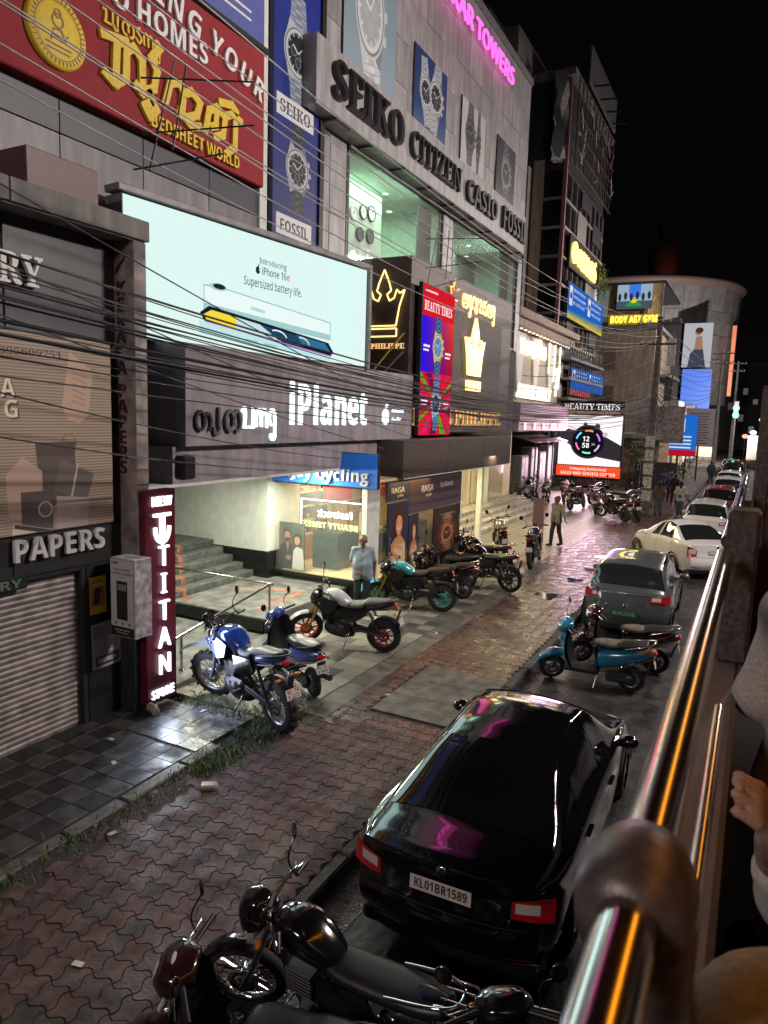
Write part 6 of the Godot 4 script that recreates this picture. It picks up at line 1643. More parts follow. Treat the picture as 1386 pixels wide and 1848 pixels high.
	draw_watch(lc, 1.05, 2.3, 0.36, sc(80, 130, 180), sc(210, 190, 120), sc(40, 90, 130), 0.0, 0.95)
	draw_watch(lc, 1.05, 0.82, 0.33, sc(20, 40, 80), sc(170, 190, 210), sc(60, 120, 160), 0.0, 0.95)
	for q in [[0.12, 2.25], [1.55, 2.15], [0.1, 0.85], [1.55, 0.8]]:
		lc.rect(q[0], q[1], 0.4, 0.06, sc(240, 240, 250)); lc.rect(q[0], q[1] - 0.1, 0.34, 0.05, sc(240, 240, 250))
	var lp := thing("led_advert", "upright red and blue lit advert of watches lettered BEAUTY TIMES", "led advert", Vector3(-7.72, 3.7, -16.5), FX)
	board(lp, 0, 0, 2.1, 3.8, 0.06, 0.12, lit_image(lc.done(), 1.0), M.black, "lit_screen_face")
	area("led_advert_light", Vector3(-7.55, 5.6, -17.5), Vector3.RIGHT, Vector2(2.0, 3.7), 1.1, Color(1.0, 0.4, 0.6))

# ---------------------------------------------------------------- poles and overhead cables
func cables():
	var pm := mk(Color(0.16, 0.15, 0.135), 0.85, 0, {tex = "grime", scale = 0.5})
	var k := 0
	for p in [[Vector3(-4.3, 0, -34.4), 8.9], [Vector3(-3.5, 0, -73), 11.0], [Vector3(-2.9, 0, -98), 12.0], [Vector3(-5.2, 0, 7.0), 11.0]]:
		var t := thing("utility_pole", ["concrete utility pole with handbills beside the big screen", "utility pole in front of the blue mall banner", "furthest utility pole near the signal", "utility pole behind the bus carrying the cables"][k], "utility pole", p[0], 0.0, "utility poles along the pavement")
		obj("shaft", MB.new().tube([Vector3.ZERO, Vector3(0, p[1], 0)], [0.2, 0.12], 10).done(), pm, t)
		for j in 2:
			obj("cross_arm", bx(Vector3(1.9 - 0.3 * j, 0.09, 0.08), 0.01), M.dark_steel, t, Vector3(0, p[1] - 0.3 - j * 0.9, 0.1))
			for s in [-0.9, -0.45, 0.45, 0.9]:
				obj("insulator", MB.new().lathe([Vector2(0.03, 0), Vector2(0.07, 0.05), Vector2(0.04, 0.1), Vector2(0.06, 0.14), Vector2(0.02, 0.2)], Vector3(s * (0.95 - 0.18 * j), p[1] - 0.26 - j * 0.9, 0.1), Basis.from_scale(Vector3(0.7, 0.7, 0.7)), 8).done(), M.paper, t)
		if k == 0:
			for j in 5: obj("handbill", bx(Vector3(0.42 - 0.05 * (j % 2), 0.5, 0.02), 0.002), M.paper, t, Vector3(0.0, 0.9 + j * 0.62, 0.2 - j * 0.005))
			for j in 4: obj("cable_coil", MB.new().tube(spline([Vector3(0.2, 5.8 - j * 0.3, 0.1), Vector3(0.5, 5.5 - j * 0.3, 0.2), Vector3(0.3, 5.1 - j * 0.3, 0.2), Vector3(0.1, 5.6 - j * 0.3, 0.15)], 4), 0.02, 5).done(), M.cable, t)
		k += 1
	# bare wires, high, with spreaders
	var span := func(a: Vector3, b: Vector3, sag: float, r: float, mat: Material, label: String, group: String, called: String):
		var path := []
		for i in 25:
			var f := i / 24.0
			path.append(a.lerp(b, f) - Vector3(0, sag * 4.0 * f * (1.0 - f), 0))
		tag(obj(called, MB.new().tube(path, r, 5, false).done(), mat), label, "cable", group)
	for i in 9:
		var x := -5.6 + 0.28 * (i % 4)
		var yy := 7.7 + 0.16 * i
		span.call(Vector3(x, yy + 0.3, 7.0), Vector3(-4.9 + 0.3 * (i % 4), 7.6 + 0.17 * i, -34.4), 1.6 + 0.07 * (i % 3), 0.007, M.wire, "thin bare overhead wire crossing in front of the upper signs", "bare overhead wires", "overhead_wire")
	for i in 24:
		var y0 := 4.4 + 0.055 * i + rng.randf_range(-0.1, 0.1)
		var y1 := 3.8 + 0.035 * i + rng.randf_range(-0.3, 0.3)
		span.call(Vector3(-5.2 + rng.randf_range(-0.25, 0.25), y0 + 1.0, 7.0), Vector3(-4.5 + rng.randf_range(-0.2, 0.2), y1 + 0.8, -34.4), 0.85 + 0.025 * i + rng.randf_range(-0.12, 0.12), rng.randf_range(0.005, 0.011), M.cable, "black telecom cable sagging in front of the phone billboard", "black telecom cables", "telecom_cable")
	for i in 5:
		span.call(Vector3(-4.9, 6.4 + 0.5 * i, 7.0), Vector3(-7.1 + 0.1 * i, 3.2 + 0.15 * i, -10.0 - 1.6 * i), rng.randf_range(0.2, 0.5), 0.008, M.cable, "black cable slanting down to the shop fronts", "cables slanting to the shops", "drop_cable")
	for i in 6:
		span.call(Vector3(-7.9, 4.3 + 0.5 * i, -20.0 - 2 * i), Vector3(-4.3, 5.4 + 0.9 * i, -34.4), 0.6, 0.012, M.cable, "black cable running from the store fronts to the pole by the screen", "cables to the pole by the screen", "service_cable")
	for i in 10:
		span.call(Vector3(-4.3 + 0.25 * (i % 5 - 2), 5.6 + 0.3 * i, -34.4), Vector3(-3.5 + 0.2 * (i % 5 - 2), 7.0 + 0.35 * i, -73), 0.8, 0.016, M.cable, "cable running on along the street past the gym", "cables past the gym", "far_cable")
	for z in [-5.6, -12.2]:
		var sp := thing("wire_spreader", "metal spreader holding the bare wires apart in front of the red signboard" if z > -8 else "metal spreader holding the bare wires apart in front of the crown", "spreader", Vector3(-5.2, 0, z))
		var m := MB.new()
		for q in [[Vector3(-0.3, 6.5, 0.2), Vector3(-0.25, 7.6, -0.1)], [Vector3(0.1, 6.6, 0.3), Vector3(0.0, 7.5, 0)], [Vector3(-0.3, 6.8, 0.3), Vector3(0.5, 7.0, -0.4)], [Vector3(-0.3, 7.3, 0.3), Vector3(0.5, 7.4, -0.4)], [Vector3(0.3, 6.7, -0.2), Vector3(-0.2, 6.4, 0.5)]]:
			m.tube(q, 0.009, 5)
		obj("rods", m.done(), M.dark_steel, sp)

# ---------------------------------------------------------------- cars
# local axes: front towards -z, wheels on y = 0. P holds the outline: roof line, belt line, half widths, all over z
func car_pt(P: Dictionary, z: float, k: float, side: float) -> Vector3:
	var yr := key(P.top, z)
	var yb := minf(key(P.belt, z), yr - 0.03)
	var w := key(P.half, z)
	var wr: float = minf(key(P.roof, z), w * 0.95)
	var y0 := key(P.sill, z)
	var g := clampf((yr - yb) / 0.4, 0.0, 1.0)
	var c := [Vector2(w * 0.9, y0), Vector2(w * 0.985, lerpf(y0, yb, 0.3)), Vector2(w, lerpf(y0, yb, 0.72)), Vector2(w * 0.972, yb), Vector2(lerpf(w * 0.93, wr, 0.25), lerpf(yb, yr, 0.2)), Vector2(lerpf(w * 0.9, wr * 1.03, 0.55 + 0.45 * g), lerpf(yb, yr, 0.8 - 0.2 * (1 - g))), Vector2(wr * 0.66, lerpf(yb, yr, 0.955)), Vector2(0.0, yr)]
	var i := clampi(int(k), 0, 6)
	var q: Vector2 = c[i].cubic_interpolate(c[i + 1], c[maxi(i - 1, 0)] if i != 4 else c[4] * 2 - c[5], c[mini(i + 2, 7)] if i != 3 else c[4] * 1.0, k - i)
	if i == 6: q = c[6].cubic_interpolate(c[7], c[5], Vector2(-c[6].x, c[6].y), k - 6.0)
	return car_warp(P, q.x * side, q.y, z)

func car_warp(P: Dictionary, x: float, y: float, z: float) -> Vector3:
	var h: float = P.L / 2
	var er := smoothstep(h - 0.55, h, z)
	var ef := smoothstep(h - 0.7, h, -z)
	var u: float = x / P.wmax
	var zz := z - er * (0.13 * u * u + 0.12 * pow(u, 6.0) + key(P.rear, y)) + ef * (0.28 * u * u + key(P.nose, y))
	return Vector3(x, y, zz)

func car_patch(P: Dictionary, m: MB, zb0: float, zb1: float, zt0: float, zt1: float, k0: float, k1: float, side: float, off := 0.004, nz := 8, nk := 5):
	var rows := []
	for i in nk + 1:
		var k := lerpf(k0, k1, float(i) / nk)
		var row := []
		for j in nz + 1:
			var z := lerpf(lerpf(zb0, zt0, float(i) / nk), lerpf(zb1, zt1, float(i) / nk), float(j) / nz)
			var p := car_pt(P, z, k, side)
			var n := (car_pt(P, z + 0.02, k, side) - p).cross(car_pt(P, z, k + 0.05 if k < 6.9 else k - 0.05, side) - p).normalized()
			if n.dot(p - Vector3(0, 0.7, p.z)) < 0: n = -n
			row.append(p + n * off)
		rows.append(row)
	m.grid(rows)

func car_glass(P: Dictionary, za: float, zb: float, ka: float, kb: float, off := 0.004) -> ArrayMesh:   # wind screen across the car, za at its foot, zb at its head
	var rows := []
	for i in 9:
		var z := lerpf(za, zb, i / 8.0)
		var row := []
		for j in 17:
			var q := j / 8.0 - 1.0
			var k := 7.0 - absf(q) * (7.0 - lerpf(ka, kb, i / 8.0))
			var p := car_pt(P, z, k, 1.0 if q >= 0 else -1.0)
			row.append(p + Vector3(signf(q) * off * 0.3, off, signf(za) * off * 0.8))
		rows.append(row)
	return MB.new().grid(rows).done()

func rear_patch(P: Dictionary, x0: float, x1: float, ya: float, yb: float, off := 0.005, tilt := 0.0, taper := 0.0, nx := 6) -> ArrayMesh:
	var rows := []
	for i in 4:
		var row := []
		for j in nx + 1:
			var x := lerpf(x0, x1, float(j) / nx)
			row.append(car_warp(P, x, lerpf(ya + taper * 0.3 * (1.0 - float(j) / nx), yb - taper * (1.0 - float(j) / nx), i / 3.0) + tilt * absf(x), P.L / 2) + Vector3(0, 0, off))
		rows.append(row)
	return MB.new().grid(rows).done()

func wheel_meshes() -> Array:
	if not cache.has("wheel"):
		var tyre := []
		for i in 13:
			var a := PI * i / 12 - PI / 2
			tyre.append(Vector2(0.205 + 0.095 * pow(maxf(cos(a), 0.0), 0.35), sin(a) * 0.098))
		var b := Basis(Vector3.BACK, PI / 2)
		var tm: ArrayMesh = MB.new().lathe(tyre, Vector3.ZERO, b, 28).done()
		var rm = MB.new().lathe([Vector2(0.21, -0.07), Vector2(0.2, 0.085), Vector2(0.185, 0.09), Vector2(0.18, 0.06)], Vector3.ZERO, b, 28)
		for i in 7:
			var a := TAU * i / 7
			rm.box(Vector3(-0.07, sin(a) * 0.105, cos(a) * 0.105), Vector3(0.02, 0.045, 0.17), 0.006, Basis(Vector3.RIGHT, -a))
			rm.box(Vector3(0.07, sin(a) * 0.105, cos(a) * 0.105), Vector3(0.02, 0.045, 0.17), 0.006, Basis(Vector3.RIGHT, -a))
		rm.lathe([Vector2(0.001, -0.085), Vector2(0.05, -0.08), Vector2(0.05, 0.08), Vector2(0.001, 0.085)], Vector3.ZERO, b, 12)
		cache["wheel"] = [tm, rm.done()]
	return cache["wheel"]

func plate_image(s: String, bg: Color, fg: Color, two := "") -> StandardMaterial3D:
	var c := Canvas.new(self, 0.5, 0.12 if not two else 0.3, 420, bg)
	if two:
		c.text(s, "sansb", 0.1, 0.25, 0.17, fg, {mid = true, width = 0.4})
		c.text(two, "sansb", 0.1, 0.25, 0.03, fg, {mid = true, width = 0.4})
	else:
		c.text(s, "sansb", 0.075, 0.25, 0.023, fg, {mid = true, width = 0.44})
	return print_image(c.done(), 0.4)

func car(called: String, label: String, P: Dictionary, paint: Material, at: Vector3, turn: float, group := "cars parked along the kerb") -> Node3D:
	var t := thing(called, label, "car", at, turn, group)
	var h: float = P.L / 2
	var zs := []
	for i in 49: zs.append(lerpf(-h, h, i / 48.0))
	for e in [0.03, 0.07, 0.12, 0.2]: zs.append_array([h - e, -h + e])
	zs.sort()
	var rows := []
	for z in zs:
		var row := []
		for i in 43:
			var k := i / 3.0
			row.append(car_pt(P, z, k, 1.0) if k <= 7.0 else car_pt(P, z, 14.0 - k, -1.0))
		rows.append(row)
	var m = MB.new().grid(rows)
	for s in [-1, 1]:
		var cap := []
		for i in 22:
			var p := car_pt(P, s * h, i / 3.0, 1.0)
			var row := []
			for j in 13: row.append(car_warp(P, lerpf(-p.x, p.x, j / 12.0), p.y, s * h))
			cap.append(row)
		m.grid(cap, false, 1)
	obj("body", m.done(), paint, t)
	obj("underbody", MB.new().box(Vector3(0, 0.2, 0), Vector3(P.wmax * 1.7, 0.14, P.L * 0.9), 0.03).done(), M.black, t)
	var gl: Material = P.get("glass", M.dark_glass)
	obj("rear_window", car_glass(P, P.rw[0], P.rw[1], P.get("rwk", 5.0), P.get("rwk", 5.0) + 0.25), gl, t)
	obj("windscreen", car_glass(P, P.ws[0], P.ws[1], 5.05, 5.3), gl, t)
	for s in [-1, 1]:
		for q in P.sides:
			var sm := MB.new()
			car_patch(P, sm, q[0], q[1], q[2], q[3], 3.45, 5.25, s)
			obj("side_window", sm.done(), gl, t)
		var gm := MB.new()
		for z in P.doors: car_patch(P, gm, z, z + 0.012, z + 0.03, z + 0.042, 0.4, 3.3, s, 0.003, 1, 8)
		obj("door_gap", gm.done(), M.black, t)
		for z in P.doors:
			if z > P.doors[0] - 0.1: obj("door_handle", MB.new().box(car_pt(P, z - 0.14, 2.6, s) + Vector3(s * 0.012, 0, 0), Vector3(0.03, 0.03, 0.2), 0.01).done(), paint, t)
		var mp := car_pt(P, P.ws[0] + 0.3, 3.3, s) + Vector3(s * 0.12, 0.05, 0)
		obj("mirror", MB.new().ball(mp, Vector3(0.11, 0.075, 0.08)).box(mp - Vector3(s * 0.1, 0.05, 0), Vector3(0.12, 0.03, 0.05), 0.01).done(), paint, t)
		# lamps wrapping round the rear corner
		var tl := MB.new()
		tl.st.append_from(rear_patch(P, s * P.lamp[0], s * P.wmax * 0.93, P.lamp[1], P.lamp[2], 0.008, P.lamp[3], P.get("taper", 0.05)), 0, Transform3D())
		obj("tail_light", tl.done(), M.tail_red, t)
		obj("reverse_light", rear_patch(P, s * (P.lamp[0] + 0.03), s * (P.lamp[0] + 0.2), lerpf(P.lamp[1], P.lamp[2], 0.3), lerpf(P.lamp[1], P.lamp[2], 0.72), 0.014, P.lamp[3]), M.lens, t)
		for e in [0.12, 0.82]: obj("lamp_rib", rear_patch(P, s * (P.lamp[0] + 0.02), s * P.wmax * 0.9, lerpf(P.lamp[1], P.lamp[2], e), lerpf(P.lamp[1], P.lamp[2], e + 0.05), 0.012, P.lamp[3], 0.01), M.black_gloss, t)
		obj("bumper_reflector", rear_patch(P, s * P.wmax * 0.55, s * P.wmax * 0.8, 0.34, 0.37, 0.008), M.tail_red, t)
		for z in P.axles:
			var w := obj("wheel", wheel_meshes()[0], M.rubber, t, Vector3(s * (P.wmax - 0.105), 0.3, z))
			obj("rim", wheel_meshes()[1], M.alloy, w)
			var arch := MB.new()
			var ring0 := []
			var ring1 := []
			for i in 17:
				var a := PI * i / 16
				ring0.append(Vector3(s * (P.wmax + 0.004), 0.3 + sin(a) * 0.36, z + cos(a) * 0.37))
				ring1.append(Vector3(s * (P.wmax - 0.02), 0.3 + sin(a) * 0.3, z + cos(a) * 0.3))
			arch.grid([ring0, ring1])
			obj("wheel_arch", arch.done(), M.black, t)
	obj("number_plate", sheet(0.5, 0.12), P.plate, t, car_warp(P, 0, P.py, h) + Vector3(-0.25, 0, 0.03))
	obj("boot_gap", rear_patch(P, -P.wmax * 0.72, P.wmax * 0.72, P.py - 0.1, P.py - 0.092, 0.006), M.black, t)
	obj("badge", MB.new().lathe([Vector2(0.001, 0.012), Vector2(0.035, 0.01), Vector2(0.045, 0.0)], car_warp(P, 0, P.py + 0.2, h) + Vector3(0, 0, 0.004), Basis(Vector3.RIGHT, PI / 2), 16).done(), M.chrome, t)
	obj("bumper_lip", rear_patch(P, -P.wmax * 0.8, P.wmax * 0.8, 0.22, 0.30, 0.012), M.black, t)
	obj("headlight", MB.new().ball(Vector3(-P.wmax * 0.66, 0.64, -h + 0.3), Vector3(0.13, 0.06, 0.12)).done(), M.lens, t)
	obj("headlight", MB.new().ball(Vector3(P.wmax * 0.66, 0.64, -h + 0.3), Vector3(0.13, 0.06, 0.12)).done(), M.lens, t)
	return t

func sedan(L: float, w: float, H: float, tall := 0.0) -> Dictionary:
	var h := L / 2
	return {L = L, wmax = w, top = [[-h, 0.62], [-h + 0.12, 0.74], [-h + 0.95, 0.92 + tall], [-h + 1.2, 0.98 + tall], [-h + 1.95, H - 0.06], [-h + 2.4, H], [h - 1.75, H - 0.03], [h - 1.45, H - 0.09], [h - 0.55, 1.04 + tall], [h - 0.12, 1.0 + tall], [h, 0.97 + tall]],
		belt = [[-h, 0.56], [-h + 0.9, 0.84], [h - 1.0, 0.93 + tall], [h, 0.93 + tall]], half = [[-h, w * 0.82], [-h + 0.6, w * 0.95], [-0.3, w], [h - 0.8, w * 0.98], [h - 0.25, w * 0.93], [h, w * 0.84]],
		roof = [[-h + 0.6, w * 0.86], [-h + 1.2, w * 0.8], [-h + 2.0, w * 0.63], [h - 1.6, w * 0.62], [h - 0.6, w * 0.72], [h, w * 0.74]], sill = [[-h, 0.3], [-h + 0.4, 0.2], [h - 0.5, 0.2], [h, 0.3]],
		rear = [[0.3, 0.1], [0.45, 0.0], [0.62, 0.015], [0.72, 0.06], [0.95, 0.05], [1.2, 0.06]], nose = [[0.3, 0.06], [0.45, 0.0], [0.6, 0.06], [0.8, 0.25]],
		rw = [h - 0.6, h - 1.42], ws = [-h + 1.18, -h + 1.9], sides = [[-h + 1.55, 0.02, -h + 2.05, 0.02], [0.1, h - 1.2, 0.1, h - 1.5]], doors = [-h + 1.35, 0.05, h - 1.15],
		axles = [-h + 0.85, h - 0.98], lamp = [w * 0.6, 0.68 + tall, 0.88 + tall, 0.0], py = 0.72 + tall}

func hatch(L: float, w: float, H: float) -> Dictionary:
	var h := L / 2
	var P := sedan(L, w, H)
	P.top = [[-h, 0.62], [-h + 0.12, 0.76], [-h + 0.85, 0.95], [-h + 1.1, 1.02], [-h + 1.75, H - 0.05], [-h + 2.2, H], [h - 0.75, H - 0.04], [h - 0.4, H - 0.1], [h - 0.12, H - 0.4], [h, 1.0]]
	P.roof = [[-h + 0.6, w * 0.86], [-h + 1.1, w * 0.8], [-h + 1.9, w * 0.68], [h - 0.7, w * 0.7], [h - 0.3, w * 0.72], [h, w * 0.8]]
	P.rear = [[0.3, 0.08], [0.5, 0.0], [0.75, 0.03], [0.95, 0.06], [1.05, 0.1]]
	P.rw = [h - 0.06, h - 0.4]
	P.sides = [[-h + 1.4, -0.02, -h + 1.85, -0.02], [0.06, h - 0.75, 0.06, h - 0.95]]
	P.doors = [-h + 1.25, 0.02, h - 0.85]
	P.axles = [-h + 0.75, h - 0.68]
	P.lamp = [w * 0.52, 0.8, 0.97, 0.0]
	P.py = 0.5
	return P

func parked_cars():
	M.tail_red = mk(Color(0.4, 0.008, 0.012), 0.12, 0, {coat = 0.8})
	M.lens = mk(Color(0.55, 0.52, 0.5), 0.1, 0, {coat = 0.8})
	M.alloy = mk(Color(0.3, 0.3, 0.31), 0.35, 0.8)
	var paint := func(c: Color, r := 0.25) -> StandardMaterial3D: return mk(c, r, 0.0, {coat = 1.0, coat_rough = 0.02, bump = "drops", scale = 2.6, height = 0.03, world = false})
	var B := sedan(4.55, 0.9, 1.5)
	B.plate = plate_image("KL01BR1589", sc(206, 196, 190), sc(24, 22, 24))
	B.glass = mk(Color(0.004, 0.004, 0.005), 0.04, 0, {coat = 1.0, coat_rough = 0.02, bump = "drops", scale = 1.6, height = 0.008, world = false})
	car("black_sedan", "shiny wet black sedan seen from above with plate KL01BR1589", B, paint.call(Color(0.003, 0.003, 0.004), 0.06), Vector3(-1.88, -0.15, -6.9), 0.02)
	var Gc := hatch(4.0, 0.89, 1.58)
	Gc.plate = plate_image("KL01CZ1542", sc(20, 74, 44), sc(150, 170, 150))
	car("grey_hatchback", "blue grey hatchback with a green number plate behind the scooters", Gc, paint.call(Color(0.06, 0.067, 0.075), 0.3), Vector3(-2.12, -0.15, -16.55), 0.03)
	var W := sedan(4.27, 0.85, 1.5, 0.04)
	W.plate = mk(Color(0.5, 0.47, 0.45), 0.5)
	W.lamp = [W.wmax * 0.66, 0.68, 1.0, -0.05]
	W.taper = 0.12
	car("white_sedan", "white sedan standing at an angle ahead of the grey hatchback", W, paint.call(Color(0.72, 0.72, 0.72), 0.35), Vector3(-1.8, -0.15, -23.5), 0.55)
	var plw := mk(Color(0.5, 0.47, 0.45), 0.5)
	var k := 0
	for q in [[-1.35, -29.6, Color(0.6, 0.59, 0.57), 1.62, "white hatchback with a dark rear window ahead of the white sedan"], [-1.25, -36.0, Color(0.22, 0.008, 0.014), 1.66, "red hatchback fourth in the row of cars"], [-1.2, -42.5, Color(0.45, 0.43, 0.42), 1.7, "silver tall car ahead of the red hatchback"], [-1.3, -50.0, Color(0.55, 0.54, 0.53), 1.6, "white car sixth in the row along the kerb"], [-1.4, -60.0, Color(0.01, 0.01, 0.012), 1.75, "black tall car near the far end of the row"], [-1.9, -70.0, Color(0.3, 0.3, 0.3), 1.5, "small pale car last in the row before the signal"]]:
		var F := hatch(4.0, 0.86, q[3])
		F.plate = plw
		car("parked_car", q[4], F, paint.call(q[2], 0.35), Vector3(q[0], -0.15, q[1]), 0.03 * (k % 3 - 1))
		k += 1
	var tr := thing("delivery_truck", "white box truck far along the street", "truck", Vector3(0.2, -0.15, -82))
	part_box("cargo_box", Vector3(-1.1, 0.9, -5), Vector3(1.1, 3.4, 0), mk(Color(0.55, 0.52, 0.46), 0.5), tr, 0.05)
	part_box("rear_door", Vector3(-1.0, 1.0, 0.0), Vector3(-0.02, 3.3, 0.03), mk(Color(0.5, 0.47, 0.42), 0.5), tr, 0.01)
	part_box("rear_door", Vector3(0.02, 1.0, 0.0), Vector3(1.0, 3.3, 0.03), mk(Color(0.5, 0.47, 0.42), 0.5), tr, 0.01)
	part_box("bumper", Vector3(-1.05, 0.5, -0.2), Vector3(1.05, 0.75, 0.05), M.black, tr, 0.02)
	part_box("cab", Vector3(-1.0, 0.6, -6.9), Vector3(1.0, 2.6, -5.1), M.white_letter, tr, 0.1)
	for s in [-0.9, 0.9]:
		obj("tail_light", bx(Vector3(0.2, 0.16, 0.05), 0.01), M.tail_red, tr, Vector3(s, 0.82, 0.03))
		for z in [-1.2, -5.9]: obj("wheel", wheel_meshes()[0], M.rubber, tr, Vector3(s, 0.45, z), Basis.from_scale(Vector3(1.3, 1.5, 1.5)))

# ---------------------------------------------------------------- motorcycles and scooters; front towards -z, wheels on y = 0
func bike_wheel(r: float, w: float, spokes: int, style: String) -> Array:
	var k := "bw%.2f %.2f %d %s" % [r, w, spokes, style]
	if not cache.has(k):
		var tyre := []
		for i in 11:
			var a := PI * i / 10 - PI / 2
			tyre.append(Vector2(r - w * 0.95 + w * 0.95 * pow(maxf(cos(a), 0.0), 0.6), sin(a) * w * 0.55))
		var b := Basis(Vector3.BACK, PI / 2)
		var tm = MB.new().lathe(tyre, Vector3.ZERO, b, 30)
		if style == "knobby":
			for i in 34:
				var a := TAU * i / 34
				tm.box(Vector3((0.02 if i % 2 else -0.02), sin(a) * r, cos(a) * r), Vector3(w * 0.5, 0.022, 0.03), 0.0, Basis(Vector3.RIGHT, PI / 2 - a))
		var ri := r - w * 0.9
		var rm = MB.new().lathe([Vector2(ri + 0.006, -w * 0.4), Vector2(ri - 0.012, -w * 0.42), Vector2(ri - 0.02, 0), Vector2(ri - 0.012, w * 0.42), Vector2(ri + 0.006, w * 0.4)], Vector3.ZERO, b, 30)
		for i in spokes:
			var a := TAU * i / spokes
			var th := 0.006 if style == "wire" or style == "knobby" else 0.022
			rm.box(Vector3(0.012 * (1 if i % 2 else -1), sin(a) * ri * 0.55, cos(a) * ri * 0.55), Vector3(th, th, ri * 0.9), 0.0, Basis(Vector3.RIGHT, -a + 0.12 * (1 if i % 2 else -1)))
		rm.lathe([Vector2(0.001, -0.05), Vector2(0.035, -0.05), Vector2(0.035, 0.05), Vector2(0.001, 0.05)], Vector3.ZERO, b, 12)
		rm.lathe([Vector2(0.06, 0.052), Vector2(0.11, 0.052), Vector2(0.11, 0.056), Vector2(0.06, 0.056)], Vector3.ZERO, b, 20)
		cache[k] = [tm.done(), rm.done()]
	return cache[k]

func add_wheel(t: Node, at: Vector3, r: float, w: float, spokes: int, style: String, rim: Material, b := Basis()):
	var ms := bike_wheel(r, w, spokes, style)
	var o := obj("wheel", ms[0], M.rubber, t, at, b)
	obj("rim", ms[1], rim, o)

func pads(list: Array, n := 14) -> ArrayMesh:   # loft of ellipses: [z, y, half width, half height, squareness]
	var rows := []
	var fine := []
	for i in list.size() - 1:
		for k in 4:
			var f := k / 4.0
			var row := []
			for c in 4:
				row.append(cubic_interpolate(list[i][c], list[i + 1][c], list[maxi(i - 1, 0)][c], list[mini(i + 2, list.size() - 1)][c], f))
			fine.append(row)
	fine.append(list[-1])
	for q in fine:
		var row := []
		for j in n:
			var a := TAU * j / n
			row.append(Vector3(signf(cos(a)) * pow(absf(cos(a)), 0.75) * maxf(q[2], 0.002), q[1] + signf(sin(a)) * pow(absf(sin(a)), 0.75) * maxf(q[3], 0.002), q[0]))
		rows.append(row)
	var m := MB.new()
	m.grid(rows, true)
	m.fan(rows[0], 0)
	m.fan(rows[-1], 0)
	return m.done()

func mirrors(t: Node, x: float, y: float, z: float, h := 0.22):
	for s in [-1, 1]:
		var e := Vector3(s * (x + 0.08), y + h, z + 0.02)
		obj("mirror", MB.new().tube(spline([Vector3(s * x * 0.7, y, z), Vector3(s * (x * 0.75 + 0.02), y + h * 0.6, z - 0.02), e], 4), 0.006, 6).ball(e + Vector3(s * 0.02, 0.03, 0), Vector3(0.06, 0.048, 0.016), Basis(Vector3.UP, s * 0.25)).done(), M.black_gloss, t)

